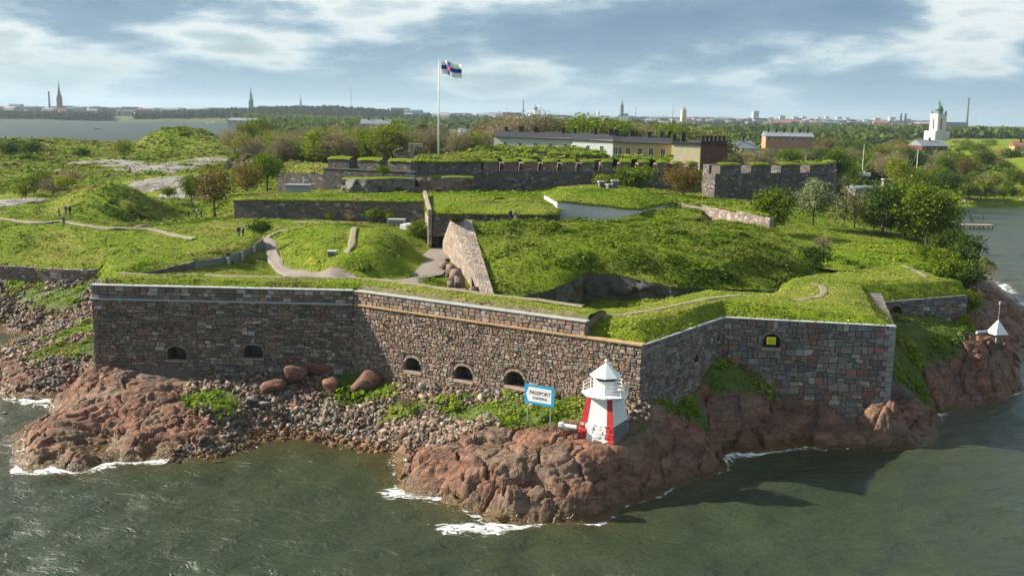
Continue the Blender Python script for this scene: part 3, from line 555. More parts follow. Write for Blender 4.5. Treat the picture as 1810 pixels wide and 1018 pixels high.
GP += [(-135.02,317.78,13.3),(-105.43,285.59,13.2),(-101.97,344.64,14),(-78.16,240.54,12),(-68.55,240.07,12.2),(-91.85,269.07,12.8),(-113.18,284.93,13.1),(-76.81,298.88,13),(-53.91,235.08,12.8),(-66.56,211.93,11.8),(-51.27,198.83,12),(-183.64,361.46,15.5),(-180.02,379.41,15),(-170.38,376.69,14),(-183.34,377.84,17.5),(-190.34,421.47,17),(-170.29,407.21,17),(-161.61,408.12,16),(-150.2,395.88,15),(-142.35,393.13,20),(-135.61,392.96,22.5),(-134.04,408.25,23),(-125.91,411.31,22.2),(-115.41,394.69,20),(-138.1,380.63,14),(-118.9,417.9,13),(-122.66,379.17,16),(-160.01,314.28,12.5),(-145.45,295.23,12),(-151.32,347.29,14)]
GP += [(-60, 470, 3), (-110, 475, -2), (-200, 475, -3), (-270, 440, 2), (-260, 330, 9), (-225, 400, 16), (-20, 480, 8), (60, 480, 7), (-150, 147, 4), (-190, 250, 9), (-200, 170, 3), (130, 470, 5), (-100, 147, 6.5), (-70, 480, 2)]
GP += [(46.47,166.55,11.3),(42.5,165.81,11.6),(45.46,147.27,10.6),(54.71,162.75,10.5),(60.63,154.19,10.8),(71.11,171.31,10.2),(63.17,170.88,10.6),(56.71,135.89,10.8),(46.9,161.34,11),(54.66,147.38,11),(47.39,140.49,11),(77.97,177.81,8),(41.29,186.67,13.4),(29.32,177.96,14.4),(37.92,197.02,14.6),(43.8,179.41,12.8),(55.06,183.01,11.6),(40.71,194.25,14)]
GP += [(0, 108, 3.5), (6, 104, 3.5), (10, 108, 3.5), (16, 106, 3.5), (4, 113, 4), (12, 113, 4), (20, 109, 3.5), (26, 109, 4), (20, 100, 4), (10, 97, 4.5), (0, 102, 4.5), (-5, 111, 5.5), (26, 103, 5), (30, 108, 7.5), (15, 112, 6.5), (36, 112, 7.5), (44, 118, 8), (50, 124, 9), (33, 98, 8), (58, 132, 8.5), (-38, 103, 9.8), (-25, 103, 9.8), (-14, 102, 9.6), (-6, 97, 9.2), (2, 93, 8.5), (10, 90, 7.5), (20, 120, 9), (0, 125, 9), (35, 125, 9), (10, 150, 13.5), (25, 150, 13.5), (40, 145, 12), (0, 160, 14.3), (30, 165, 14.2)]
GP += [(90.2,200.07,3),(76.54,164.83,4),(103.45,233.19,2.5),(125.29,272.04,-2),(150.39,336.32,-2),(167.87,381.1,-2),(108.14,228.11,-2),(116.62,274.48,3),(127.8,328.17,4),(134.18,372.26,4.5),(106.56,320.38,7),(110.98,345.97,8),(70.43,235.16,11)]
GP += [(0, 215, 13.8), (40, 215, 13.6), (-40, 212, 13.8), (-20, 260, 18.5), (20, 260, 18.5), (60, 260, 15), (0, 330, 15), (60, 330, 13), (-60, 330, 13), (0, 420, 11), (-30, 250, 17.5), (80, 240, 9), (120, 300, 1), (100, 340, 4), (95, 420, 5), (70, 215, 12.5), (-15, 190, 14.5), (20, 190, 15), (45, 185, 14), (-45, 195, 13)]
GROUND = RBF(GP, 0.2)
TP = []
for nm, t_ in TRACKS.items():
    w_ = 2.6 if nm == 'gravel_road' else 1.0
    q = np.array(t_)
    for a, b in zip(q[:-1], q[1:]):
        for f in np.linspace(0, 1, 8): p_ = a*(1-f)+b*f; TP.append((p_[0], p_[1], w_))
TP = np.array(TP)
def track_dist(x, y):
    d = np.full(x.shape, 99.0)
    for i in range(0, len(TP), 60):
        t_ = TP[i:i+60]; d = np.minimum(d, (np.hypot(x[..., None]-t_[:, 0], y[..., None]-t_[:, 1])-t_[:, 2]).min(-1))
    return d
def ground_h(x, y):
    x = np.asarray(x, float); y = np.asarray(y, float)
    h = GROUND(x, y); k = np.clip((y-95)/60, .25, 1)*np.clip(track_dist(x, y)/3, .05, 1)
    return h+0.22*fbm(x*0.16, y*0.16, 50, 4)*k+0.08*fbm(x*0.9, y*0.9, 55, 3)
X, Y, Q = grid(-290, 175, 84, 475, 1.3)
Z = ground_h(X, Y); Z = np.where(X < -44, np.minimum(Z, 6.25+.85*np.clip(Y-yfront(X)-.4, 0, 99)), Z); td = track_dist(X, Y); Z = Z-0.22*np.clip(1-td/0.8, 0, 1)
V = np.stack([X, Y, Z], -1).reshape(-1, 3); qc = V[Q].mean(1)
keep = (qc[:, 1] > yfront(qc[:, 0])+0.5) & (V[Q][:, :, 2].max(1) > -1.5)
used, Q2 = compact(V, Q, keep); GV, GQ = V[used], Q2
structure(link('ground', mesh_np('ground', GV, GQ, MT['grass'], smooth=True)))
def catmull(pts, n):
    P_ = [np.array(p_, float) for p_ in pts]; P_ = [2*P_[0]-P_[1]]+P_+[2*P_[-1]-P_[-2]]; out = []
    for k in range(1, len(P_)-2):
        for t in np.linspace(0, 1, n, endpoint=False):
            a, b, c_, d = P_[k-1:k+3]
            out.append(0.5*((2*b)+(-a+c_)*t+(2*a-5*b+4*c_-d)*t*t+(-a+3*b-3*c_+d)*t**3))
    out.append(P_[-2]); return np.array(out)
def ribbon(name, pts, width, matn, hf, lift=0.07, n=8):
    c_ = catmull(pts, n); d = np.gradient(c_[:, :2], axis=0); d /= np.linalg.norm(d, axis=1)[:, None]+1e-9
    nrm = np.stack([-d[:, 1], d[:, 0]], -1); K = 7; rows = []
    for k in range(K):
        s_ = (k/(K-1)-.5)*width
        ww = s_*(1+0.5*fbm(np.arange(len(c_))*.45+k*3, c_[:, 0]*.1, 70+k, 2))
        q = c_[:, :2]+nrm*ww[:, None]
        z = hf(q[:, 0], q[:, 1]) if hf is not None else c_[:, 2]
        rows.append(np.concatenate([q, (z+lift-(0.16 if k in (0, K-1) else 0))[:, None]], 1))
    V = np.stack(rows, 1).reshape(-1, 3); i = np.arange(len(V)).reshape(len(c_), K)
    Q = np.stack([i[:-1, :-1], i[1:, :-1], i[1:, 1:], i[:-1, 1:]], -1).reshape(-1, 4)
    return structure(link(name, mesh_np(name, V, Q, MT[matn], smooth=True)))
for nm, t_ in TRACKS.items():
    ribbon(nm, t_, {'gravel_road': 6.4, 'mound_path': 1.9, 'hill_path': 1.1}.get(nm, 1.0), 'gravel_path' if nm in ('gravel_road', 'mound_path') else 'path', None if nm == 'gravel_road' else ground_h)

# ------------------------------------------------------------------ lofted earthworks
TURF = []        # (verts, quads, density, height, tint)
def loft(name, lines, sub, rows, matn='grass', amp=0.15, turf=None, parent=None, rough=0.8, edge=True):
    L = []
    for ln in lines:
        a = np.array(ln, float); L.append(np.concatenate([np.concatenate([a[i]+(a[i+1]-a[i])*t for t in np.linspace(0, 1, sub, endpoint=False)[:, None]]).reshape(-1, 3) for i in range(len(a)-1)]+[a[-1:]]))
    R_ = []
    for k in range(len(L)-1):
        r = rows if isinstance(rows, int) else rows[k]
        for t in np.linspace(0, 1, r, endpoint=False): R_.append(L[k]*(1-t)+L[k+1]*t)
    R_.append(L[-1]); A = np.stack(R_, 0); ny, nx = A.shape[:2]
    w_ = np.ones((ny, nx))
    if edge: w_[0] = 0.15
    A[..., 2] += amp*w_*(fbm(A[..., 0]*rough, A[..., 1]*rough+A[..., 2]*.6, 80, 4)+0.5*fbm(A[..., 0]*rough*.25, A[..., 1]*rough*.25, 83, 2))
    V = A.reshape(-1, 3); i = np.arange(nx*ny).reshape(ny, nx)
    Q = np.stack([i[:-1, :-1], i[:-1, 1:], i[1:, 1:], i[1:, :-1]], -1).reshape(-1, 4)
    o = link(name, mesh_np(name, V, Q, MT[matn], smooth=True), parent)
    if turf: TURF.append((V, Q)+turf)
    return o
def off(p_, dx, dy, dz): return (p_[0]+dx, p_[1]+dy, p_[2]+dz)
WA0, WA1, WB1, WC1, WD1 = (-42.5, 99.78), (-15.87, 99.16), (11.09, 82.94), (20.67, 95.86), (36.25, 92.92)
BE = (6.2, 85.88)            # where the parapet of the sunlit wall stops
# grass parapet behind the two front walls
bn = (0.516, 0.857)          # inward normal of the sunlit wall
pl_ = [[(-42.1, 100.5, 12.3), (-15.6, 99.85, 12.3), (BE[0]+.35, BE[1]+.62, 12.3)], [(-41.6, 101.3, 12.95), (-15.3, 100.6, 12.95), (BE[0]+.75, BE[1]+1.35, 12.85)],
       [(-40.4, 103.2, 13.05), (-14.6, 102.4, 13.05), (BE[0]+1.7, BE[1]+2.9, 12.9)], [(-40, 104.2, 12.9), (-14.2, 103.4, 12.9), (BE[0]+2.3, BE[1]+3.8, 12.7)],
       [(-39.5, 107, 10.0), (-13, 106, 10.0), (BE[0]+4.2, BE[1]+6.5, 8)]]
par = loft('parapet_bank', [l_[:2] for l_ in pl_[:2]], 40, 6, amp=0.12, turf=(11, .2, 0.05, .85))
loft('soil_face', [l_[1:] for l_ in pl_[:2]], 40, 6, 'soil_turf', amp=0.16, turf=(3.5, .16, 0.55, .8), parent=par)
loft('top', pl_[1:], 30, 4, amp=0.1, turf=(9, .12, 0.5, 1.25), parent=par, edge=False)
tag(par, 'long grass-topped parapet bank behind the front stone walls', 'bank')
ribbon('parapet_path', [(-41, 103.5, 0), (-28, 103.1, 0), (-14.6, 102.75, 0), (-4, 96.3, 0), (6.5, 90.1, 0)], 0.7, 'path', lambda x, y: x*0+13.09+0.10*fbm(x*.8, y*.8, 3, 2), 0.05)
# earth rampart on the point
outer = [(BE[0]-.2, BE[1]+.1, 11.0), WB1+(11.0,), WC1+(11.0,), WD1+(11.0,), (41.6, 112.2, 9.75), (54.6, 118.3, 9.75)]
outer = [(a+(.35 if k in (1,) else 0), b+.45, c_) for k, (a, b, c_) in enumerate(outer)]
crest = [(6.06,90.49,12.3), (10.78,86.76,12), (20.99,98.79,12.2), (34.86,94.41,11.6), (40.11,114.36,11.4), (54.43,120.64,11.15)]
mid_ = [(7.33,90.88,12.3), (11.02,88.05,12.2), (21.51,100.85,12.3), (32.92,98.23,12), (38.86,114.61,11.8), (51.82,120.59,11.6)]
inner = [(6.98,93.21,12), (12.33,95.48,12.1), (20.7,105.06,12.2), (28.07,104.52,12), (32.7,115.57,12), (51.65,130.92,11.6)]
inner2 = [off(inner[0], -.5, 2, -4.5), off(inner[1], -1, 3, -5), off(inner[2], -2, 3, -5), off(inner[3], -1, 3, -4.5), off(inner[4], -2.5, 2, -3.5), off(inner[5], 0, 6, -1.5)]
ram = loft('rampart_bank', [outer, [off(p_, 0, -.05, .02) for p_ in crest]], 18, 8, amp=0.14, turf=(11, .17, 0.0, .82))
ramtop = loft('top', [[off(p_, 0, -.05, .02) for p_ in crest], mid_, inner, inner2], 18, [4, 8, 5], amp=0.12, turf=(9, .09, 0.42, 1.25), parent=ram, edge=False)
tag(ram, 'zigzag grass rampart on the point above the shaded walls', 'bank')
from mathutils.bvhtree import BVHTree
_bv = [BVHTree.FromPolygons([tuple(v_.co) for v_ in o_.data.vertices], [tuple(p_.vertices) for p_ in o_.data.polygons]) for o_ in (ramtop,)]
def drape(x, y):
    out = []
    for a_, b_ in zip(np.ravel(x), np.ravel(y)):
        hit = _bv[0].ray_cast(Vector((a_, b_, 60)), Vector((0, 0, -1)))[0]; out.append(hit.z if hit is not None else 11.0)
    return np.array(out)
RPATH = [(7.91,89.61,12.35),(9.31,90.27,12.35),(10.73,90.93,12.35),(12.76,92.49,12.35),(14.85,94.13,12.4),(17.13,96.42,12.4),(19.52,98.85,12.45),(22.1,100.35,12.4),(24.82,102.17,12.3),(28.29,99.9,12.3),(30.31,101.94,12.2),(32.22,103.47,12.2),(34.38,109.61,12.1),(34.23,112.29,12.1),(49.81,143.06,11.5),(51.17,137.84,11.6),(51.52,134.57,11.6),(51.37,130.21,11.7),(50.91,125.27,11.7),(50.38,120.49,11.8)]
ribbon('rampart_path', [(7.91,89.61,12.35),(10.73,90.93,12.35),(14.85,94.13,12.4),(19.52,98.85,12.45),(24.82,102.17,12.3)], 0.9, 'path', drape, 0.07)
ribbon('rampart_path', [(28.29,99.9,12.3),(32.22,103.47,12.2),(34.38,109.61,12.1),(34.23,112.29,12.1)], 1.0, 'path', drape, 0.07)
ribbon('rampart_path', [(49.81,143.06,11.5),(51.17,137.84,11.6),(51.37,130.21,11.7),(50.38,120.49,11.8)], 0.9, 'path', drape, 0.07)
bk = loft('grass_bank', [[(39.74,135.9,10.5),(42.1,128.83,11),(50.11,126.84,11.3),(56.92,127.4,10.6)], [(42.37,142.5,11.2),(48.27,143.41,12),(57.47,146.16,11.8),(65.63,147.51,10.5)], [(47.03,155.41,10.4),(55.91,163.6,10.6),(67.07,168.39,10.2),(79.04,177.96,8)]], 14, 6, amp=.3, turf=(7, .4, .2))
tag(bk, 'low grass bank with yellow flowers on the right of the point', 'bank')
# great glacis slope
crestg = [(-6.7,133.32,15.7),(-0.53,134.34,15.7),(7.18,136.55,15.6),(15.19,139.35,15.6),(23.82,144.07,15.5),(32.94,144.72,15.1),(38.34,142.66,14.2),(38.65,133.14,12.8)]
midg = [(-5.24,124.72,12.8),(-0.41,122.78,12.8),(6.57,123.02,13.1),(10.85,124.18,13.3),(19.39,124.55,12.9),(28.26,126.26,12.6),(36.15,131.47,12),(39.32,132.54,11.6)]
toeg = [(-3.51,116.05,9.4),(-0.96,114.61,8.9),(5.04,117.55,9.9),(8.96,121.42,11.2),(12.81,121.79,11),(19.5,119.85,9.9),(32.56,122.64,9.3),(39.38,131.44,10.4)]
backg = [off(p_, 0, 7, -0.5) for p_ in crestg]
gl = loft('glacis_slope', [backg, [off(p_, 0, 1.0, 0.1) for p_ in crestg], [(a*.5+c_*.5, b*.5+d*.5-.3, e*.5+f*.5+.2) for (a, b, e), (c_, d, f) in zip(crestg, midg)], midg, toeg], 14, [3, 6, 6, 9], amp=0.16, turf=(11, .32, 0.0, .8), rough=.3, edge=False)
tag(gl, 'broad steep grass slope of the central rampart', 'slope')
def rock_face(name, top, h_, seed, matn, lean=.25, sx=2.4, sz_=1.7, amp=1.0, parent=None):
    """broken rock face hanging below a line: tilted facets parted by cracks"""
    a = np.array(top, float); n_ = [max(4, int(np.hypot(*(a[i+1]-a[i])[:2])/.28)) for i in range(len(a)-1)]
    per = np.concatenate([a[i]+(a[i+1]-a[i])*np.linspace(0, 1, n_[i], endpoint=False)[:, None] for i in range(len(a)-1)]+[a[-1:]])
    ln = np.concatenate([[0], np.cumsum(np.hypot(*np.diff(per[:, :2], axis=0).T))]); R_ = max(6, int(h_/.28)); T = np.linspace(0, 1, R_)[:, None]
    S_ = ln[None]+0*T; D_ = T*h_+0*S_; wx = S_+.6*fbm(S_*.4, D_*.4, seed, 2); wz = D_+.6*fbm(S_*.4+9, D_*.4, seed+2, 2)+.25*S_
    f1, f2, cid, dx, dy = voro(wx/sx, wz/sz_, seed); g1, g2, gid, gx, gy = voro(wx/(sx*.36), wz/(sz_*.4), seed+5)
    o_ = (cid-.5)*1.3+(vnoise(cid*91, cid*37, 4)-.5)*1.8*dx+(cid-.3)*dy*1.2-.55*(1-np.clip((f2-f1)/.09, 0, 1))+.35*((gid-.5)*1.1+(gid-.5)*gx)-.18*(1-np.clip((g2-g1)/.1, 0, 1))
    A = np.stack([per[None, :, 0]+0*T, per[None, :, 1]-lean*D_-amp*o_*np.clip(T*5, .1, 1), per[None, :, 2]-D_+.15*o_*np.clip(T*5, 0, 1)], -1)
    V = A.reshape(-1, 3); i = np.arange(len(V)).reshape(A.shape[:2]); Q = np.stack([i[:-1, :-1], i[1:, :-1], i[1:, 1:], i[:-1, 1:]], -1).reshape(-1, 4)
    return link(name, mesh_np(name, V, Q, MT[matn]), parent)
cl = rock_face('ditch_cliff', toeg, 6.5, 7, 'rock_dark', -.02, 3.0, 2.4, .8)
tag(cl, 'dark rock cliff at the foot of the central grass slope', 'cliff')
# ------------------------------------------------------------------ stone walls, stone by stone
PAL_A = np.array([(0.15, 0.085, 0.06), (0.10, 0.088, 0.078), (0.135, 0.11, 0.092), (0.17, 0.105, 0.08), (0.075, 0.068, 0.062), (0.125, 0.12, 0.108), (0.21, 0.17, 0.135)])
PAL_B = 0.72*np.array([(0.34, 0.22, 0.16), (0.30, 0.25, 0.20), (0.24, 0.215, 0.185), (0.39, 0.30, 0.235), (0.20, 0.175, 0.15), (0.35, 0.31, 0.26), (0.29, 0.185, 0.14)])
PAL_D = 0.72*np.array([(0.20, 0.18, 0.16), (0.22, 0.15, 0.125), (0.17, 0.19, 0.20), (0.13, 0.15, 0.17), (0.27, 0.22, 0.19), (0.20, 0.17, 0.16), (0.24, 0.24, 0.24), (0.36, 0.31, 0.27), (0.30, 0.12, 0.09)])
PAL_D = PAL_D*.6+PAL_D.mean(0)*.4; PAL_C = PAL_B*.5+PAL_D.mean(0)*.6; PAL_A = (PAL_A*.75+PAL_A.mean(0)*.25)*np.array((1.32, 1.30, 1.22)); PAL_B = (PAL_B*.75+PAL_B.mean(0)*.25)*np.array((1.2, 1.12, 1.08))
def stone_geo(q, front, depth, inset, jit):
    """q: four corners (x,z) counter-clockwise from bottom left; y points into the wall"""
    q = np.array(q)+rng.normal(size=(4, 2))*jit; c_ = q.mean(0)
    d = q-c_; ln = np.linalg.norm(d, axis=1)[:, None]; qi = q-d/ln*inset
    V = [(x, depth, z) for x, z in q]+[(x, -front+0.05, z) for x, z in q]+[(x, -front+rng.normal()*0.012, z) for x, z in qi]
    Fs = []
    for k in range(4):
        j = (k+1) % 4
        Fs += [(k, j, 4+j, 4+k), (4+k, 4+j, 8+j, 8+k)]
    return V, Fs+[(8, 9, 10, 11)]
def arch_pts(s_, z0, w_, h_, n=10):
    """opening outline: sill left -> up -> arch -> sill right"""
    r = h_*0.42; P_ = [(s_-w_/2, z0), (s_-w_/2, z0+h_-r)]
    for k in range(1, n): a = math.pi*(1-k/n); P_.append((s_+w_/2*math.cos(a), z0+h_-r+r*math.sin(a)))
    return P_+[(s_+w_/2, z0+h_-r), (s_+w_/2, z0)]
def stone_wall(name, label, p0, p1, z0, z1, hrow, wrow, pal, ports=(), white=0.03, jit=0.02, joint=0.035, thick=1.6, singles=300, core_end=0.0, front=0.07):
    dx, dy = p1[0]-p0[0], p1[1]-p0[1]; L = math.hypot(dx, dy); rz = math.atan2(dy, dx)
    root = thing(name, label, 'wall', (p0[0], p0[1], 0), rz)
    pl = []
    for (px_, py_, pz_), w_, h_ in ports:
        s_ = ((px_-p0[0])*dx+(py_-p0[1])*dy)/L; pl.append((s_, pz_-h_/2, w_, h_))
    # rubble core with the openings left free
    mb = MB(); xs = sorted(set([0, L]+[v for s_, a, w_, h_ in pl for v in (s_-w_/2, s_+w_/2)])); zs = sorted(set([z0, z1-.02]+[v for s_, a, w_, h_ in pl for v in (a, a+h_)]))
    for xa, xb in zip(xs[:-1], xs[1:]):
        for za, zb in zip(zs[:-1], zs[1:]):
            xm, zm = (xa+xb)/2, (za+zb)/2
            if any(abs(xm-s_) < w_/2 and a < zm < a+h_ for s_, a, w_, h_ in pl): continue
            mb.add([(xa, .08, za), (xb, .08, za), (xb, .08, zb), (xa, .08, zb)], [(0, 1, 2, 3)])
    mb.add([(0, .08, z1-.02), (L, .08, z1-.02), (L, thick, z1-.02), (0, thick, z1-.02)], [(0, 1, 2, 3)])
    mb.add([(0, .08, z0), (0, .08, z1-.02), (0, thick, z1-.02), (0, thick, z0)], [(0, 1, 2, 3)])
    mb.add([(L, .08, z0), (L, thick, z0), (L, thick, z1-.02), (L, .08, z1-.02)], [(0, 1, 2, 3)])
    mb.add([(0, thick, z0), (0, thick, z1-.02), (L, thick, z1-.02), (L, thick, z0)], [(0, 1, 2, 3)])
    mb.build('rubble_core', MT['mortar'], root)
    for s_, a, w_, h_ in pl:
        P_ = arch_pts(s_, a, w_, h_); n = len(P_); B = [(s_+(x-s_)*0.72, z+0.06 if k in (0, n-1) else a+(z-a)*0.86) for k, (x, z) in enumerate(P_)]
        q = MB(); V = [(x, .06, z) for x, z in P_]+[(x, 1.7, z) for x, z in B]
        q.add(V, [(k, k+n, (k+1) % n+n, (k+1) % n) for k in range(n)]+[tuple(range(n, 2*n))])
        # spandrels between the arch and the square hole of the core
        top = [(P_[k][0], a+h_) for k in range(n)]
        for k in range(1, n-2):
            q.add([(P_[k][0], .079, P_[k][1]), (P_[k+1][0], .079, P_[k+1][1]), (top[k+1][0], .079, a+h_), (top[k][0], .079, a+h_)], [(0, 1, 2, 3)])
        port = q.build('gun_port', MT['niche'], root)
        for k in range(1, n-2):
            (xa, za), (xb, zb) = P_[k], P_[k+1]; cx_, cz_ = s_, a+h_*0.5
            def outw(x, z, f): return (s_+(x-s_)*(1+f), cz_+(z-cz_)*(1+f*1.35))
            o1, o2 = outw(xa, za, .24), outw(xb, zb, .24)
            V, Fs = stone_geo([(xb, zb), (xa, za), o1, o2], front+.02, .2, .03, .008)
            link('voussoir', mesh_np('voussoir', V, Fs, MT['stone_piece'], col=np.tile(pal.mean(0)*(1.0+.6*random.random()), (12, 1))), port)
        V, Fs = stone_geo([(s_-w_*.62, a-.28), (s_+w_*.62, a-.28), (s_+w_*.62, a-.01), (s_-w_*.62, a-.01)], front+.05, .3, .03, .008)
        link('sill', mesh_np('sill', V, Fs, MT['stone_piece'], col=np.tile(pal.mean(0)*1.5, (12, 1))), port)
    # courses with wavering beds
    zz_ = [z0]
    while zz_[-1] < z1-0.12: zz_.append(min(z1, zz_[-1]+random.uniform(*hrow)))
    if z1-zz_[-1] < .15: zz_[-1] = z1
    def bed(i, x):
        if i == 0 or i == len(zz_)-1: return zz_[i]
        return zz_[i]+0.30*hrow[0]*math.sin(x*0.9+i*1.7)+0.35*hrow[0]*(float(vnoise(np.array([x*.8]), np.array([i*3.1]), 33)[0])-.5)
    pieces = []
    for i in range(len(zz_)-1):
        x = -random.random()*wrow[0]*0.8
        while x < L:
            wd = random.uniform(*wrow)*(1.0 if random.random() < .8 else .6); xa, xb = max(0, x), min(L, x+wd); x += wd
            if xb-xa < .12: continue
            zm = (zz_[i]+zz_[i+1])/2; xm = (xa+xb)/2
            if any(abs(xm-s_) < w_*.62+(xb-xa)*.5 and a-.2 < zm < a+h_*1.12 for s_, a, w_, h_ in pl): 
                blocked = [(s_, w_) for s_, a, w_, h_ in pl if abs(xm-s_) < w_*.62+(xb-xa)*.5 and a-.2 < zm < a+h_*1.12][0]
                if xa < blocked[0]-blocked[1]*.62-.15: xb = blocked[0]-blocked[1]*.62
                elif xb > blocked[0]+blocked[1]*.62+.15: xa = blocked[0]+blocked[1]*.62
                else: continue
            g_ = joint/2
            split = random.random() < .22 and (zz_[i+1]-zz_[i]) > hrow[0]*1.15
            lay = [(bed(i, xa), bed(i, xb), bed(i+1, xb), bed(i+1, xa))]
            if split:
                f = random.uniform(.4, .6); a_, b2, c2, d2 = lay[0]; lay = [(a_, b2, b2+(c2-b2)*f, a_+(d2-a_)*f), (a_+(d2-a_)*f, b2+(c2-b2)*f, c2, d2)]
            for a_, b2, c2, d2 in lay:
                pieces.append([(xa+g_, a_+g_), (xb-g_, b2+g_), (xb-g_, c2-g_), (xa+g_, d2-g_)])
    area = [abs((p_[1][0]-p_[0][0])*(p_[3][1]-p_[0][1])) if p_[0][1] > z0+0.3 else 0 for p_ in pieces]
    order = np.argsort(area)[::-1]; JV, JF, JC = [], [], []
    for r_, k in enumerate(order):
        V, Fs = stone_geo(pieces[k], front+random.uniform(-.035, .035), .16, random.uniform(.03, .06), jit)
        cc = pal[random.randrange(len(pal))]*random.uniform(.72, 1.3)
        if random.random() < white: cc = np.array((.34, .31, .27))*random.uniform(.8, 1.2)
        if r_ < singles: link('stone', mesh_np('stone', V, Fs, MT['stone_piece'], col=np.tile(cc, (12, 1))), root)
        else:
            b = len(JV); JV += V; JF += [[b+i for i in f] for f in Fs]; JC += [cc]*12
    if JV: stuff(link('small_stonework', mesh_np('small_stonework', JV, JF, MT['stone_piece'], col=np.array(JC)), root))
    return root, L
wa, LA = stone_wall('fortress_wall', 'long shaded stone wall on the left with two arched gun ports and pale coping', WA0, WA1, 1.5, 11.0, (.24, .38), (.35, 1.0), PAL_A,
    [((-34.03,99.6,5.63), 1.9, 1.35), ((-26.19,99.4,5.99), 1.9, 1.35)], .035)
wb, LB = stone_wall('fortress_wall', 'sunlit rubble wall with three gun ports and an ochre cordon', WA1, WB1, 1.5, 11.0, (.22, .36), (.25, .6), PAL_B,
    [((-9.39,95.6,5.94), 1.75, 1.35), ((-4.26,92.6,5.96), 1.85, 1.4), ((0.61,89.7,6.26), 1.85, 1.4)], .05, .035, .05)
wc, LC = stone_wall('fortress_wall', 'short wall turning back from the lighthouse corner, facing right', WB1, WC1, 1.5, 11.0, (.32, .5), (.35, .85), PAL_C, [((17.08,91.5,8.04), .8, .8), ((19.93,95,9.26), .55, .7)], .04, .03, .045)
wd, LD = stone_wall('fortress_wall', 'big-block wall with a yellow notice in its opening', WC1, WD1, 0.2, 11.0, (.42, .62), (.5, 1.1), PAL_D*np.array((1.3, 1.22, 1.12)), [((25.2,95,9.02), 1.5, 1.35)], .05, .02, .04)
wf, _ = stone_wall('fortress_wall', 'flank wall set back behind the yellow-notice wall, half hidden', WD1, (41.83, 112.43), 0.2, 10.9, (.6, .8), (.8, 1.5), PAL_D, (), .04)
we, LE = stone_wall('fortress_wall', 'far stone wall at the right end with a dark broken opening', (41.83, 112.43), (54.46, 118.43), 3.5, 9.75, (.45, .65), (.5, 1.2), PAL_D, [((44.1,113.6,8.63), 1.7, 1.3)], .05)
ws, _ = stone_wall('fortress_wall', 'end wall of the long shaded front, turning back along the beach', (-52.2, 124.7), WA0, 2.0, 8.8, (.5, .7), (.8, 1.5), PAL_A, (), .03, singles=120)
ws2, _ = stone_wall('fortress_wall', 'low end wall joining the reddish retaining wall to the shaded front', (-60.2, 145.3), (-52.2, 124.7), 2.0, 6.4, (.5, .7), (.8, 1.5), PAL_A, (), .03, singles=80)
# parapets, cordons and copings are pieces of their walls
def course(parent, name, L0, L1, z0, z1, y0, y1, matn, step=2.2, gap=.012):
    x = L0
    while x < L1-.05:
        e = min(L1, x+step*random.uniform(.8, 1.2)); mb = MB().box(x, e-gap, y0+random.uniform(-.008, .008), y1, z0, z1+random.uniform(-.008, .008))
        mb.build(name, MT[matn], parent, bevel=.025); x = e
def parapet(parent, L, pal, jit, joint, white, hr, wr, xend=None):
    JV, JF, JC = [], [], []; z = 11.16
    pr = link('parapet', mesh_np('parapet', MB().box(0, L, .12, .75, 11.0, 12.38).v, MB().box(0, L, .12, .75, 11.0, 12.38).f, MT['mortar']), parent)
    while z < 12.25:
        z2 = min(12.34, z+random.uniform(*hr)); x = 0
        if 12.34-z2 < .14: z2 = 12.34
        while x < L-.1:
            e = min(L, x+random.uniform(*wr)); g_ = joint/2
            V, Fs = stone_geo([(x+g_, z+g_), (e-g_, z+g_), (e-g_, z2-g_), (x+g_, z2-g_)], .0+random.uniform(-.03, .03), .2, .04, jit)
            cc = pal[random.randrange(len(pal))]*random.uniform(.75, 1.3)
            if random.random() < white: cc = np.array((.36, .33, .29))
            link('stone', mesh_np('stone', V, Fs, MT['stone_piece'], col=np.tile(cc, (12, 1))), pr); x = e
        z = z2
parapet(wa, LA, PAL_A, .02, .035, .09, (.36, .48), (.5, 1.1)); parapet(wb, LB*0.828, PAL_B, .035, .05, .04, (.3, .42), (.4, .85))
course(wa, 'cordon', -.12, LA-.1, 11.0, 11.16, -.2, .5, 'coping'); course(wb, 'cordon', .12, LB+.1, 11.0, 11.17, -.2, .5, 'cordon_ochre')
course(wa, 'coping_slab', -.06, LA-.05, 12.38, 12.50, -.08, .8, 'coping'); course(wb, 'coping_slab', .1, LB*0.83, 12.38, 12.50, -.08, .8, 'coping')
course(wc, 'coping_slab', .2, LC-.02, 11.0, 11.09, -.1, .6, 'coping'); course(wd, 'coping_slab', .04, LD+.08, 11.0, 11.09, -.1, .6, 'coping'); course(we, 'coping_slab', 0, LE, 9.75, 9.83, -.08, .6, 'concrete_dark')
k = 0; z = 2.8
while z < 10.9:      # quoins at the sea corner of the yellow-notice wall
    h_ = random.uniform(.42, .55); l_ = .95 if k % 2 else .55
    V, Fs = stone_geo([(LD-l_, z), (LD+.05, z), (LD+.05, min(10.97, z+h_-.03)), (LD-l_, min(10.97, z+h_-.03))], .13, .3, .03, .006)
    link('quoin', mesh_np('quoin', V, Fs, MT['stone_piece'], col=np.tile(np.array((.30, .285, .26))*random.uniform(.8, 1.1), (12, 1))), wd); z += h_; k += 1
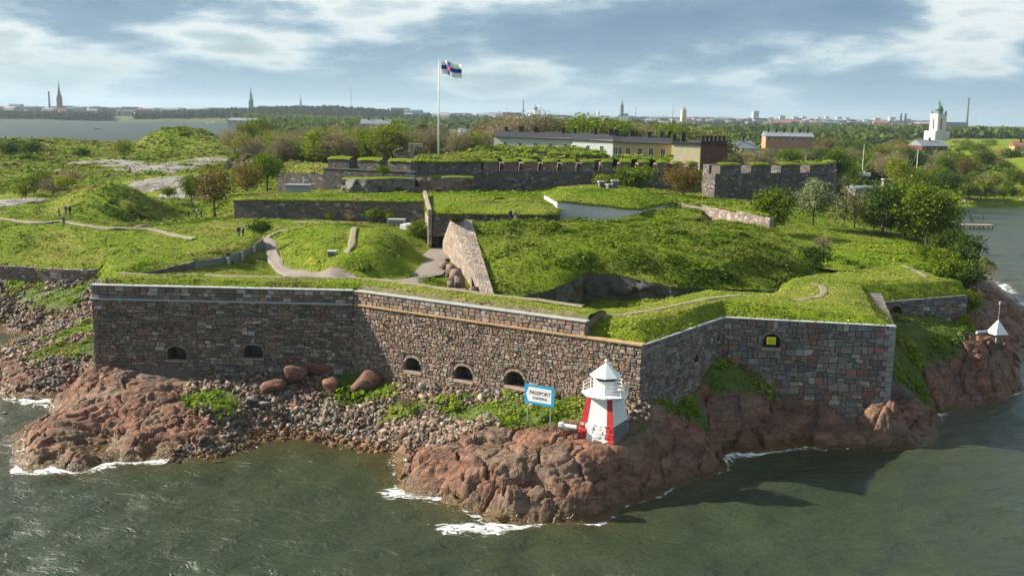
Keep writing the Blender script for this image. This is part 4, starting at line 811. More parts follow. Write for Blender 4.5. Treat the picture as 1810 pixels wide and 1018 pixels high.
# masonry end of the parapet bank, soil colour
e_ = MB(); e_.add([(BE[0]-.1, BE[1]+.0, 11.0), (BE[0]+.2, BE[1]+.1, 12.35), (BE[0]+1.6, BE[1]+2.6, 12.8), (BE[0]+2.4, BE[1]+4.1, 12.6), (BE[0]+2.6, BE[1]+4.4, 11)], [(0, 1, 2, 3, 4)])
e_.add([(p_[0]-.5, p_[1]+.3, p_[2]) for p_ in e_.v[:5]], [(4, 3, 2, 1, 0)]); tag(e_.build('bank_end', MT['soil']), 'bare soil end of the parapet bank above the ochre cordon', 'bank')
sg = thing('notice_board', 'square yellow notice hung in the opening of the big-block wall', 'sign', (0, 0, 0)); sg.parent = None
sg.location = (25.11,95.1,9.05); sg.rotation_euler = (0, 0, math.atan2(WD1[1]-WC1[1], WD1[0]-WC1[0])); sg.location.y -= .35
MB().box(-.42, .42, -.03, 0, -.36, .36).build('board', MT['yellow_paint'], sg, bevel=.06)
MB().box(-.25, .25, -.036, -.031, .05, .10).box(-.28, .28, -.036, -.031, -.13, -.08).box(-.28, -.22, -.036, -.031, -.08, .05).build('faded_mark', MT['cordon_ochre'], sg)

# ------------------------------------------------------------------ lighthouse
LH = (7.81, 79.81, 4.4)
lh = thing('lighthouse', 'small white lighthouse with two red stripes on the rocky point', 'lighthouse', (LH[0], LH[1], LH[2]-.3), math.radians(-29.6)); lh.scale = (.97, .97, .88)
def fr(z, wdt): h_ = wdt/2; return [(-h_, -h_, z), (h_, -h_, z), (h_, h_, z), (-h_, h_, z)]
def wid(z): return 3.35+(2.35-3.35)*(z/4.05)
MB().rings([fr(1.5, wid(1.5)), fr(4.05, wid(4.05))]).build('tower', MT['white_weathered'], lh)
for sx in (-1, 1):       # painted stripes as thin boards of colour on the front face, 4 mm proud
    def sp(z, e): 
        h_ = wid(z)/2; return (sx*h_*(1-e*0.40 if e else 1.0), -h_-.006, z)
    V = [sp(1.5, 0), sp(1.5, 1), sp(4.05, 1), sp(4.05, 0)]
    MB().add(V, [(0, 1, 2, 3) if sx < 0 else (3, 2, 1, 0)]).build('red_stripe', MT['red_weathered'], lh)
# rough stone footing, each block painted with the stripe it stands in
z = -.9; rowk = 0
while z < 1.5:
    z2 = min(1.5, z+random.uniform(.3, .42))
    for side in range(4):
        x = -wid(z)/2
        while x < wid(z)/2-.08:
            e = min(wid(z)/2, x+random.uniform(.3, .55)); h_ = wid((z+z2)/2)/2
            V, Fs = stone_geo([(x, z), (e, z), (e, z2), (x, z2)], random.uniform(.03, .12), .35, .07, .02)
            a = side*math.pi/2; V = [(px_*math.cos(a)-(py_-h_)*math.sin(a), px_*math.sin(a)+(py_-h_)*math.cos(a), pz_) for px_, py_, pz_ in V]
            xm = (x+e)/2; fr_ = abs(xm)/h_
            mt = 'red_weathered' if side == 0 and fr_ > .60 else ('white_weathered' if side == 0 else 'concrete_dark' if side == 1 else 'white_weathered')
            link('footing_stone', mesh_np('footing_stone', V, Fs, MT[mt]), lh); x = e
    z = z2
MB().rings([fr(-.9, 2.8), fr(1.45, 2.5)]).build('footing_core', MT['concrete'], lh)
o8 = math.pi/8
MB().lathe([(1.55, 3.95), (1.98, 4.07), (2.0, 4.17), (1.9, 4.2)], 8, rot=o8).build('gallery', MT['white_weathered'], lh)
ln_ = MB().lathe([(1.02, 4.2), (1.02, 5.42), (1.06, 5.46), (1.06, 5.5), (.98, 5.5)], 8, rot=o8).build('lantern', MT['white_weathered'], lh)
MB().lathe([(.96, 5.5), (.96, 5.82)], 8, rot=o8).build('glazing', MT['dark_glass'], ln_)
rf = MB().lathe([(.9, 5.86), (1.36, 5.80), (1.37, 5.86), (.14, 6.95), (.12, 7.0)], 8, rot=o8).build('roof', MT['white_weathered'], lh)
MB().lathe([(.10, 6.98), (.09, 7.1), (.17, 7.17), (.17, 7.27), (.06, 7.38)], 8).build('finial', MT['white_weathered'], rf)
for k in list(range(0, 8)):       # gallery railing: eight posts, three rails open at the front
    a = o8+k*math.pi/4
    if k in (5, ): continue
    MB().tube([(1.86*math.cos(a), 1.86*math.sin(a), 4.18), (1.86*math.cos(a), 1.86*math.sin(a), 5.2)], .04).build('rail_post', MT['white_weathered'], lh)
for k in range(8):
    if k in (4, 5): continue
    a, b = o8+k*math.pi/4, o8+(k+1)*math.pi/4
    for zr in (4.5, 4.83, 5.18):
        MB().tube([(1.86*math.cos(a), 1.86*math.sin(a), zr), (1.86*math.cos(b), 1.86*math.sin(b), zr)], .032).build('rail', MT['white_weathered'], lh)

# passport sign
SG = (2.41,80.8,7.15)
ps = thing('passport_sign', 'blue-bordered white sign reading passport control on the rocks', 'sign', SG, math.radians(-29.5))
MB().box(-1.38, 1.38, 0, .06, -.80, .82).build('board', MT['blue_paint'], ps)
MB().add([(-1.22, -.008, 0), (-1.0, -.008, .62), (-.98, -.008, .64), (1.14, -.008, .62), (1.14, -.008, -.6), (-1.0, -.008, -.6)], [(5, 4, 3, 2, 1, 0)[::-1]]).build('white_panel', MT['white_paint'], ps)
def text(body, size, x, y, z, parent, matn, name='lettering'):
    cu = bpy.data.curves.new(name, 'FONT'); cu.body = body; cu.size = size; cu.align_x = 'CENTER'; cu.align_y = 'CENTER'; cu.extrude = .003; cu.offset = .008
    o = bpy.data.objects.new(name, cu); COL.objects.link(o); o.parent = parent; o.location = (x, y, z); o.rotation_euler = (math.pi/2, 0, 0); cu.materials.append(MT[matn])
    me = bpy.data.meshes.new_from_object(o.evaluated_get(bpy.context.evaluated_depsgraph_get())); bpy.data.objects.remove(o)
    o = link(name, me, parent, (x, y, z)); o.rotation_euler = (math.pi/2, 0, 0); return o
text('PASSPORT', .43, .08, -.014, .17, ps, 'black_ink'); text('CONTROL', .29, .08, -.014, -.26, ps, 'black_ink')
for sx in (-1.1, 1.05): MB().tube([(sx, .09, -2.4), (sx, .09, .7)], .04).build('post', MT['grey_metal'], ps)

# signal lamp beside the lighthouse, beacon on the right point
SL = (4.8,79.16,4.35)
sl = thing('signal_lamp', 'white tubular lamp housing on two rusty legs beside the lighthouse', 'lamp', (SL[0], SL[1], SL[2]-.4), math.radians(-22))
mb = MB(); mb.rings([[(x, .17*math.cos(2*math.pi*k/10), 1.1+.19*math.sin(2*math.pi*k/10)) for k in range(10)] for x in (-.75, -.7, .65, .7)]); mb.build('housing', MT['white_paint'], sl)
MB().box(-.8, -.45, -.22, .22, 1.0, 1.36).build('hood', MT['white_paint'], sl, bevel=.05)
for sx in (-.45, .45): MB().box(sx-.04, sx+.04, -.06, .06, 0, .95).build('leg', MT['rust'], sl)
BC = (55.95,113.34,5.3)
BC = (BC[0], BC[1], float(shore_h(np.array([BC[0]]), np.array([BC[1]]))[0])+.35)
bc = thing('pyramid_beacon', 'white pyramid daymark on a post on the right point', 'beacon', (BC[0], BC[1], BC[2]-.6), .25)
MB().tube([(0, 0, 0), (0, 0, 1.3)], .14, 8).build('post', MT['grey_metal'], bc)
MB().rings([[(-.85, -.85, 1.2), (.85, -.85, 1.2), (.85, .85, 1.2), (-.85, .85, 1.2)], [(-.05, -.05, 2.75), (.05, -.05, 2.75), (.05, .05, 2.75), (-.05, .05, 2.75)]]).build('pyramid', MT['white_paint'], bc)
MB().tube([(0, 0, 2.7), (0, 0, 4.6)], .035).build('mast', MT['grey_metal'], bc); MB().lathe([(.1, 4.55), (.12, 4.7), (.12, 4.85), (.03, 4.95)], 8).build('lamp_head', MT['grey_metal'], bc)
FL = (53.39,111.7,5.1)
FL = (FL[0], FL[1], float(shore_h(np.array([FL[0]]), np.array([FL[1]]))[0])+.3)
fl = thing('floodlight', 'grey tubular floodlight on a short post beside the pyramid beacon', 'lamp', (FL[0], FL[1], FL[2]-.4), .3)
MB().tube([(0, 0, 0), (0, 0, 1.25)], .05).build('post', MT['rust'], fl); MB().tube([(-.75, 0, 1.4), (-.7, 0, 1.4), (.65, 0, 1.45), (.75, 0, 1.45)], [.12, .2, .2, .17], 10).build('housing', MT['grey_metal'], fl)
# ------------------------------------------------------------------ inner works
def prism(pts, vec): 
    mb = MB(); n = len(pts); A = [tuple(p_) for p_ in pts]; B = [(p_[0]+vec[0], p_[1]+vec[1], p_[2]+vec[2]) for p_ in pts]
    return mb.add(A+B, [tuple(range(n)), tuple(range(2*n-1, n-1, -1))]+[(k, (k+1) % n, (k+1) % n+n, k+n)[::-1] for k in range(n)])
def vwall(name, label, a, b, z0, z1, matn, thick=1.2, parent=None, zb1=None, cat='wall'):
    """straight masonry wall between two plan points, outside on the right-hand side of a->b"""
    dx, dy = b[0]-a[0], b[1]-a[1]; L = math.hypot(dx, dy); zb1 = z1 if zb1 is None else zb1
    mb = MB().rings([[(0, 0, z0), (L, 0, z0), (L, thick, z0), (0, thick, z0)], [(0, 0, z1), (L, 0, zb1), (L, thick, zb1), (0, thick, z1)]])
    o = mb.build(name, MT[matn], parent, (a[0], a[1], 0), math.atan2(dy, dx))
    if parent is None and label: tag(o, label, cat)
    return o
# stone end of the glacis, stepping down with the slope
ge = thing('glacis_end_wall', 'pale pink stone wall closing the left end of the grass slope', 'wall')
prism([(-4.4,118.92,8.6),(-10.16,144.13,10.3),(-10.04,143.43,12.2),(-8.36,133.32,16.2),(-6.85,133.1,16.25),(-3.37,113.8,9.8)], (1.3, .25, -.05)).build('wall_face', MT['masonry_warm'], ge)
for k, q in enumerate([(-7.43,118.26,9.9),(-6.63,117.3,9.6),(-5.89,116,9.3),(-5.12,116.62,9),(-6.35,119.46,10.2),(-7.25,120.69,10.4),(-4.64,116.32,9.4),(-5.56,117.25,9.9),(-6.81,120.22,10.9),(-5.89,118.36,10.8),(-7.47,120.9,11.2),(-8.48,128.78,11.3),(-8.73,128.13,10.8),(-5.07,116.73,10.2)][::2]):
    o = link('boulder', block_mesh('boulder', random.uniform(1.0, 2.1), random.uniform(.9, 1.4), random.uniform(.9, 1.5), 300+k, 'crag_pink'), None, q, random.random()*3)
    tag(o, 'pale tumbled rock at the foot of the glacis end wall', 'boulder', 'rocks tumbled below the glacis end wall')
tc = loft('turf_cap', [[(-8.58,134.26,16.1),(-7.66,134.19,16.2),(-6.68,132.88,16.2)], [(-8.2,130.64,16.7),(-7.29,130.27,16.9),(-6.49,131.93,16.6)], [off(p_, 0, 2.5, -.3) for p_ in [(-8.2,130.64,16.7),(-7.29,130.27,16.9),(-6.49,131.93,16.6)]]], 6, 4, amp=.2, parent=ge)
# gate pillar and dark passage beside it
gp = thing('gate_passage', 'dark gate passage with a pale stone pillar at the end of the gravel road', 'gate')
q = (-11.58,148.75,10.5)
MB().rings([[(-.65, -.6, 0), (.65, -.6, 0), (.65, .8, 0), (-.65, .8, 0)], [(-.6, -.5, 2.4), (.6, -.5, 2.4), (.6, .8, 2.4), (-.6, .8, 2.4)], [(-.75, -.5, 4.3), (.55, -.5, 4.3), (.55, .8, 4.3), (-.75, .8, 4.3)]]).build('pillar', MT['masonry_warm'], gp, (q[0], q[1], 10.2), -.2)
MB().box(.55, 4.2, .6, 1.4, 0, 4.6).build('shaded_wall', MT['masonry_dark'], gp, (q[0], q[1], 10.2), .2)

def turf_roof(name, parent, rim, rise, matn='grass', inset=.35, turf=(10, .12, .15, 1.1), lip=.22):
    """grass lid over a polygon rim, domed; a lip of turf hangs over the wall head"""
    r = np.array(rim, float); c_ = r.mean(0); rows = []
    per = np.concatenate([r[i]+(r[(i+1) % len(r)]-r[i])*np.linspace(0, 1, 14, endpoint=False)[:, None] for i in range(len(r))])
    for t, dz in ((1.015, -lip), (1.02, 0.0), (.985, lip*.9), (.93, lip*1.25), (.8, .45*rise+lip), (.6, .75*rise+lip), (.35, .93*rise+lip), (.1, rise+lip)):
        q = c_+(per-c_)*t; q[:, 2] = per[:, 2]*t+c_[2]*(1-t)+dz; rows.append(q)
    A = np.stack(rows); A[..., 2] += .12*fbm(A[..., 0]*.8, A[..., 1]*.8, 66, 3)*np.array([1, 1, 1.4, 1, 1, 1, 1, 1])[:, None]
    V = A.reshape(-1, 3); n = len(per); i = np.arange(len(V)).reshape(len(rows), n); j = np.roll(i, -1, 1)
    Q = np.stack([i[:-1], j[:-1], j[1:], i[1:]], -1).reshape(-1, 4)
    TURF.append((V, Q)+turf)
    return link(name, mesh_np(name, V, Q, MT[matn], smooth=True), parent)
def poly_walls(parent, pts, z0, matn, name='wall_face', batter=.0):
    for a, b in zip(pts, pts[1:]+pts[:1]):
        L = math.hypot(b[0]-a[0], b[1]-a[1])
        MB().rings([[(0, 0, z0), (L, 0, z0), (L, .5, z0), (0, .5, z0)], [(0, 0, a[2]), (L, 0, b[2]), (L, .5, b[2]), (0, .5, a[2])]]).build(name, MT[matn], parent, (a[0], a[1], 0), math.atan2(b[1]-a[1], b[0]-a[0]))
# long curtain wall with turf lid
cw = thing('turf_roofed_casemate', 'long dark stone casemate with a flat grass roof left of the gate', 'casemate')
rim = [(-47.64,171,15.23), (-14.01,163,16.1), (-16.13,184,15.24), (-50.53,186,14.9)]
poly_walls(cw, rim, 10.5, 'masonry_dark'); turf_roof('turf_roof', cw, rim, .25)
cg = thing('turf_roofed_casemate', 'grass-roofed casemate in the middle, low dark wall in front of the white one', 'casemate')
rim = [(-12.38,146,15.82), (6.18,141,16.47), (7.43,156,16.18), (3.22,178,16.25), (-15.43,176,15.78)]
poly_walls(cg, rim, 12.5, 'masonry_dark'); turf_roof('turf_roof', cg, rim, .7)
vwall('end_wall', None, ((-15.64,174,15.84))[:2], ((-12.34,145.5,15.87))[:2], 10.3, 17.0, 'masonry_warm', .5, cg, 16.4)
cwh = thing('white_casemate', 'white-plastered casemate under a domed grass roof', 'casemate')
rim = [(6.52,150,17.72), (18.39,148,16.84), (25.69,160,16.95), (24.22,178,16.81), (10.42,182,17.18), (5.1,168,17.43)]
poly_walls(cwh, rim, 13.2, 'plaster_white'); turf_roof('turf_roof', cwh, rim, 1.3, lip=.25)
for k, (q, a, s_) in enumerate(zip([(14.43,166,18.68),(15.56,165,18.58),(16.67,166,18.71)], (.2, .5, .1), (1.0, .8, 1.1))):
    o = thing('concrete_vent', ['grey concrete block on the white casemate roof, leftmost of three', 'low grey concrete block between its two neighbours on the casemate roof', 'tall grey concrete block on the white casemate roof, rightmost of three'][k], 'vent', (q[0], q[1], q[2]-.5), a)
    MB().box(-.45*s_, .45*s_, -.4, .4, 0, 1.3*s_).build('shaft', MT['concrete_dark'], o, bevel=.04); MB().box(-.6*s_, .6*s_, -.55, .55, 1.3*s_, 1.5*s_).build('cap', MT['concrete'], o, bevel=.03)
gb = loft('grass_bank', [[(14.66,146,15.22),(18.37,146,15.37),(22.64,147,15.43),(27.98,149,15.48)], [(16.16,148.5,15.33),(19.12,149,16.26),(23.34,152,16.39),(29.23,156,16.04)], [(18.61,155,14.98),(21.46,157,15.98),(25.61,161,16.05),(31.56,166,15.52)]], 12, 6, amp=.18, turf=(9, .2, .15, 1.0), edge=False)
tag(gb, 'small grass bank rising in front of the right end of the white casemate', 'bank')
rw = thing('low_rubble_wall', 'low pink rubble wall right of the white casemate', 'wall')
pts = [(25.93,160,15.52),(29.26,156,15.51),(33.25,150,15.31),(37.35,146,14.96)]
for a, b in zip(pts[:-1], pts[1:]): vwall('wall_face', None, a[:2], b[:2], 12, a[2]+1.3, 'masonry_warm', 1.2, rw, b[2]+1.0)
loft('turf_cap', [[off(p_, 0, .3, 1.25) for p_ in pts], [off(p_, .3, 1.6, 1.5) for p_ in pts], [off(p_, .5, 5, .4) for p_ in pts]], 8, 4, amp=.2, parent=rw, turf=(6, .3, .3))

# left retaining wall above the beach
rt = thing('retaining_wall', 'low reddish retaining wall above the left beach', 'wall')
pts = [(-85.38,150.24,4.6),(-76.52,147.99,4.6),(-71.04,147.11,4.5),(-66.2,145.67,4.4),(-62.65,145.14,4.3),(-60.93,146.23,4.4)]
for a, b in zip(pts[:-1], pts[1:]): vwall('wall_face', None, (a[0], a[1]), (b[0], b[1]), 3.0, 6.65, 'retaining_red', 1.5, rt)
# trench wall with four white-topped posts
tw = thing('trench_wall', 'grey trench wall with pilasters running back from the parapet', 'wall')
tp = [(-41.5,108,12.03), (-40.68,115,11.66), (-37.98,119,12.12), (-35.68,124,11.94), (-34.94,132,12.04), (-34.96,140,12.26)]
for k, (a, b) in enumerate(zip(tp[:-1], tp[1:])): vwall('wall_face', None, a[:2], b[:2], 9.4, a[2]+.1, 'concrete_dark' if k > 1 else 'masonry_dark', .6, tw, b[2]+.1)
for q in ((-35.54,124,11.87), (-35.19,129,11.91), (-34.93,134,12)): MB().box(-.22, .22, -.3, .2, 9.6, q[2]+.15).build('pilaster', MT['coping'], tw, (q[0], q[1], 0), .8)
loft('turf_cap', [[off(p_, -.1, .25, .1) for p_ in tp], [off(p_, -1.0, 1.4, .45) for p_ in tp], [off(p_, -3.5, 4.5, -.2) for p_ in tp]], 8, 4, amp=.22, parent=tw, turf=(8, .35, .2))

# upper fort: battery wall with merlons, right wall
def merlon_wall(root, a, b, z0, z1, n, hm, wfrac, matn, brick='retaining_red', cap=True):
    dx, dy = b[0]-a[0], b[1]-a[1]; L = math.hypot(dx, dy); rz = math.atan2(dy, dx)
    MB().box(0, L, 0, 2.2, z0, z1).build('wall_face', MT[matn], root, (a[0], a[1], 0), rz)
    MB().box(-.05, L+.05, -.12, .3, z1, z1+.18).build('string_course', MT['concrete_dark'], root, (a[0], a[1], 0), rz)
    st = L/n
    for k in range(n):
        s0 = k*st+(1-wfrac)*st*.5; s1 = s0+wfrac*st; sp_ = .3
        m_ = MB().rings([[(s0, .15, z1), (s1, .15, z1), (s1+sp_, 3.2, z1), (s0-sp_, 3.2, z1)], [(s0+.1, .25, z1+hm), (s1-.1, .25, z1+hm), (s1+sp_-.1, 3.2, z1+hm), (s0-sp_+.1, 3.2, z1+hm)]]).build('merlon', MT[brick], root, (a[0], a[1], 0), rz)
        if cap:
            nx = 9; rows = []
            for t, dz in ((0, -.1), (.1, .28), (.5, .5), (1, .35)):
                rows.append([(s0-.1+(s1-s0+.2)*i/(nx-1), .05+3.2*t, z1+hm+dz+.16*math.sin(3.14*i/(nx-1))+.1*random.random()) for i in range(nx)])
            MB().rings(rows, False, 0, False).build('turf_cap', MT['grass'], m_, smooth=True)
uf = thing('battery_wall', 'upper fort wall with grass-capped merlons below the flagpole', 'wall')
P_ = [(-40.41,214,14.49), (-20.26,206,14.82), (-20.32,209,14.6), (-7.04,216,14.33), (18.32,222,14.34), (34.52,222,14.62), (41.87,226,14.46)]
merlon_wall(uf, P_[0], P_[1], 12, 18.3, 3, 2.0, .72, 'masonry_dark', 'masonry_dark')
MB().box(0, math.hypot(P_[3][0]-P_[2][0], P_[3][1]-P_[2][1]), 0, 3, 12, 19.9).build('bastion_face', MT['masonry_dark'], uf, (P_[2][0], P_[2][1], 0), math.atan2(P_[3][1]-P_[2][1], P_[3][0]-P_[2][0]))
merlon_wall(uf, P_[3], P_[4], 12, 18.2, 6, 1.9, .74, 'masonry_dark'); merlon_wall(uf, P_[4], P_[5], 12, 18.3, 4, 2.0, .62, 'masonry_dark', 'retaining_red')
merlon_wall(uf, P_[5], P_[6], 12, 18.3, 2, 1.8, .62, 'masonry_dark', 'masonry_dark')
rim = [(-20.33,209,20.2), (-7.11,216,20.24), (-5.15,236,20.3), (-22.37,230,20.24)]
turf_roof('turf_roof', uf, rim, .5, turf=(4, .3, .3))
rw2 = thing('battery_wall', 'dark bastion wall with merlons right of the bronze tree', 'wall')
Q_ = [(39.98,214,13.25), (41.45,208,13.53), (70.17,222,13.13), (76.87,240,12.72)]
MB().box(0, 3, 0, 4, 11, 20.6).build('bastion_corner', MT['masonry_dark'], rw2, (Q_[0][0], Q_[0][1], 0), math.atan2(Q_[1][1]-Q_[0][1], Q_[1][0]-Q_[0][0]))
merlon_wall(rw2, Q_[1], Q_[2], 10, 18.8, 4, 1.7, .68, 'masonry_dark', 'masonry_dark'); merlon_wall(rw2, Q_[2], Q_[3], 10, 18.8, 2, 1.7, .6, 'masonry_dark', 'masonry_dark')
lw = thing('curtain_wall', 'low dark wall with a pale grass strip left of the upper fort', 'wall')
a, b = (-52.16,222,13.49), (-40.67,216,14.11)
vwall('wall_face', None, a[:2], b[:2], 11, 17.0, 'masonry_dark', 1.5, lw)
loft('turf_cap', [[(a[0], a[1]+.2, 17), (b[0], b[1]+.2, 17)], [(a[0], a[1]+6, 18.3), (b[0], b[1]+6, 18.4)], [(a[0], a[1]+12, 18.6), (b[0], b[1]+12, 18.6)]], 16, 4, amp=.2, parent=lw, turf=(3, .3, .9))
# rock face under the upper fort
def crag(name, label, pts, h_, seed, matn):
    r_ = tag(rock_face(name, [off(p_, 0, .6, h_) for p_ in pts], h_+1.5, seed, matn, .3, 2.2, 1.9, 1.0), label, 'crag')
    top = np.array([off(p_, 0, .6, h_-.05) for p_ in pts]); V = np.concatenate([top, top+np.array((0, 3.5, .25))]); n = len(pts)
    link('ledge', mesh_np('ledge', V, [(k, k+1, n+k+1, n+k) for k in range(n-1)], MT['grass']), r_)
crag('rock_crag', 'grey jagged rock face under the left of the upper fort', [(-35.45,206,13.28),(-32.46,204,13.49),(-29.45,203,13.62),(-25,204,13.74),(-20.06,204,13.82)], 3.3, 5, 'crag_grey')
crag('rock_crag', 'pink rock face below the flagpole bastion', [(-20.74,205,13.73),(-17.05,205,13.91),(-12.5,206,13.91),(-8.45,209,13.75)], 3.5, 9, 'crag_pink')
# mounds on the terreplein behind the battery
tm = loft('terreplein_bank', [[(-22.95,236,19.33),(-7.91,240,19.95),(5.5,240,19.92),(20.6,244,19.87),(38.63,246,20.1)], [(-23.93,246,20.24),(-8.26,250,21.2),(5.75,252,20.81),(21.42,254,20.16),(40.49,258,20.19)], [(a[0], a[1]+14, 17) for a in [(-23.93,246,20.24),(-8.26,250,21.2),(5.75,252,20.81),(21.42,254,20.16),(40.49,258,20.19)]]], 10, 4, amp=.7, turf=(2, .5, .3), rough=.3, edge=False)
tag(tm, 'uneven grass bank on the terreplein behind the merlons', 'bank')
for k, (q, sx) in enumerate((((-0.61,252,22.09), 9), ((10.56,250,22.07), 8), ((15.27,247,21.71), 7), ((-5.36,245,21.15), 6))):
    rim = [(q[0]-sx, q[1], q[2]-.6), (q[0]+sx, q[1]-1, q[2]-.8), (q[0]+sx, q[1]+7, q[2]-.6), (q[0]-sx, q[1]+7, q[2]-.4)]
    r_ = thing('turf_magazine', ['grass-topped magazine on the terreplein, farthest left of the row', 'grass-topped magazine in front of the yellow barracks windows', 'grass-topped magazine, rightmost on the terreplein', 'small grass-topped mound behind the first merlons'][k], 'magazine')
    poly_walls(r_, rim, 16, 'rock_dark'); turf_roof('turf_roof', r_, rim, .6, turf=(3, .4, .2))
ruin = thing('stone_ruin', 'broken red stone ruin left of the flagpole', 'ruin')
q = (-23.6,232,20.65)
for k, (dx, dz, w_, h_, t_) in enumerate(((-2.4, 0, 3.5, .9, .2), (-1.6, .7, 3.0, .7, -.25), (0, 0, 1.2, 3.2, .05), (1.9, 0, 1.1, 2.6, 0), (1.0, 2.5, 3.2, .8, .06), (-3.0, 1.5, 2.4, .5, -.4))):
    o = MB().box(-w_/2, w_/2, -.7, .8, 0, h_).build('fallen_block', MT['retaining_red' if k % 2 else 'masonry_warm'], ruin, (q[0]+dx, q[1], q[2]-.6+dz), .1, bevel=.12); o.rotation_euler.y = t_

# ------------------------------------------------------------------ flag
FP = (-17.38,232,20.25)
fp = thing('flagpole', 'tall white flagpole on the upper bastion', 'flagpole', (FP[0], FP[1], FP[2]-.5))
MB().tube([(0, 0, 0), (0, 0, 11), (0, 0, 22.3)], [.22, .17, .09], 10).build('pole', MT['white_paint'], fp, smooth=True)
MB().lathe([(.02, 22.2), (.18, 22.35), (.18, 22.5), (.02, 22.65)], 8).build('finial', MT['white_paint'], fp); MB().box(-.5, .5, -.5, .5, 0, .6).build('base', MT['concrete'], fp)
flg = thing('flag', 'white flag with blue cross and red square flying from the pole', 'flag', (FP[0]+.6, FP[1]-.3, FP[2]+20.2), -.45)
def fpt(s_, t_): return (s_, .38*math.sin(s_*1.9+t_*.5)+.1*s_, t_-.16*s_+.22*math.sin(s_*1.25+.4))
def fsheet(s0, s1, t0, t1, name, matn, dy, n=16, mm=8):
    mb = MB(); V = []
    for yy in (-.015-dy, .015+dy):
        V += [(lambda p_: (p_[0], p_[1]+yy, p_[2]))(fpt(s0+(s1-s0)*i/n, t0+(t1-t0)*j/mm)) for j in range(mm+1) for i in range(n+1)]
    m0 = (n+1)*(mm+1); Fs = []
    for b_, rev in ((0, 0), (m0, 1)):
        for j in range(mm):
            for i in range(n): f = (b_+j*(n+1)+i, b_+j*(n+1)+i+1, b_+(j+1)*(n+1)+i+1, b_+(j+1)*(n+1)+i); Fs.append(f[::-1] if rev else f)
    return mb.add(V, Fs).build(name, MT[matn], flg, smooth=True)
fsheet(0, 4.9, -1.5, 1.5, 'cloth', 'flag_cloth', 0); fsheet(1.38, 2.32, -1.5, 1.5, 'cross_upright', 'flag_blue', .012); fsheet(0, 4.9, -.44, .44, 'cross_bar', 'flag_blue', .014); fsheet(1.4, 2.3, -.42, .42, 'emblem', 'flag_red', .024, 6, 4)

# ------------------------------------------------------------------ barracks and other houses on the island
def facade_windows(root, a, b, z0, h_, w_, s_list, frame='white_paint'):
    dx, dy = b[0]-a[0], b[1]-a[1]; L = math.hypot(dx, dy); rz = math.atan2(dy, dx)
    for s_ in s_list:
        x = s_*L; wn = MB().box(x-w_/2-.12, x+w_/2+.12, -.06, .05, z0-.12, z0+h_+.12).build('window', MT[frame], root, (a[0], a[1], 0), rz)
        MB().box(x-w_/2, x-.05, -.08, -.062, z0, z0+h_).box(x+.05, x+w_/2, -.08, -.062, z0, z0+h_).build('pane', MT['dark_glass'], wn)
def chimney(root, q, h_, w_=.9):
    c_ = MB().box(-w_/2, w_/2, -w_/2, w_/2, -1.2, h_).build('chimney', MT['soot_brick'], root, q); MB().box(-w_/2-.12, w_/2+.12, -w_/2-.12, w_/2+.12, h_, h_+.25).build('cap', MT['soot_brick'], c_)
bk_ = thing('barracks', 'long curved barracks, pale grey wing and yellow wing under a dark roof', 'barracks')
F_ = [(-6.45,318,20.81), (17,309,20.96), (29.09,300,20.28), (31.93,300,20.49), (46.04,296,20.54)]
mats_ = ['plaster_grey', 'plaster_grey', 'plaster_yellow', 'plaster_yellow']
ZT = 23.6
for k in range(4): vwall('wall', None, F_[k][:2], F_[k+1][:2], 13, ZT-(.5*k*.4), mats_[k], 1.0, bk_)
RB = [(x+.5, y+9.5, 0) for x, y, _ in F_]
mb = MB(); 
for k in range(4):
    a, b, c_, d = F_[k], F_[k+1], RB[k+1], RB[k]
    m1 = ((a[0]+d[0])/2, (a[1]+d[1])/2); m2 = ((b[0]+c_[0])/2, (b[1]+c_[1])/2); z_ = ZT-.2*k
    mb.add([(a[0]-.1, a[1]-.5, z_-.12), (b[0]+.1, b[1]-.5, z_-.32), (m2[0], m2[1], z_+1.7), (m1[0], m1[1], z_+1.9)], [(0, 1, 2, 3)]); mb.add([(m1[0], m1[1], z_+1.9), (m2[0], m2[1], z_+1.7), (c_[0], c_[1], z_-.1), (d[0], d[1], z_-.1)], [(0, 1, 2, 3)])
mb.build('roof', MT['roof_dark'], bk_)
mb = MB()
for k in range(4): a, b = F_[k], F_[k+1]; mb.add([(a[0]-.1, a[1]-.52, ZT-.2*k-.35), (b[0]+.1, b[1]-.52, ZT-.2*k-.55), (b[0]+.1, b[1]-.52, ZT-.2*k-.32), (a[0]-.1, a[1]-.52, ZT-.2*k-.12)], [(0, 1, 2, 3)])
mb.build('eaves', MT['roof_dark'], bk_)
facade_windows(bk_, F_[1], F_[2], 19.6, 2.0, 1.15, (.1, .42, .74)); facade_windows(bk_, F_[2], F_[3], 19.4, 2.0, 1.0, (.3, .75)); facade_windows(bk_, F_[3], F_[4], 19.3, 2.0, 1.2, (.12, .36, .58, .82)); facade_windows(bk_, F_[0], F_[1], 20.0, 1.8, 1.1, (.15, .35, .55, .75, .93))
for u_, s_ in ((0, .15), (0, .35), (0, .55), (0, .9), (1, .1), (1, .6), (1, .95), (2, .4), (3, .2), (3, .55), (3, .8), (3, .95)):
    a, b = F_[u_], F_[u_+1]; chimney(bk_, (a[0]+(b[0]-a[0])*s_+.3, a[1]+(b[1]-a[1])*s_+4.5, ZT+1.3-.2*u_), random.uniform(1.2, 1.9), random.uniform(.8, 1.3))
cb = thing('cream_annex', 'cream end house with a dark roof joined to the brick gable', 'house')
A_, B_, C2 = (45.4,293,20.96), (53.01,289,20.9), (61.37,292,21.11)
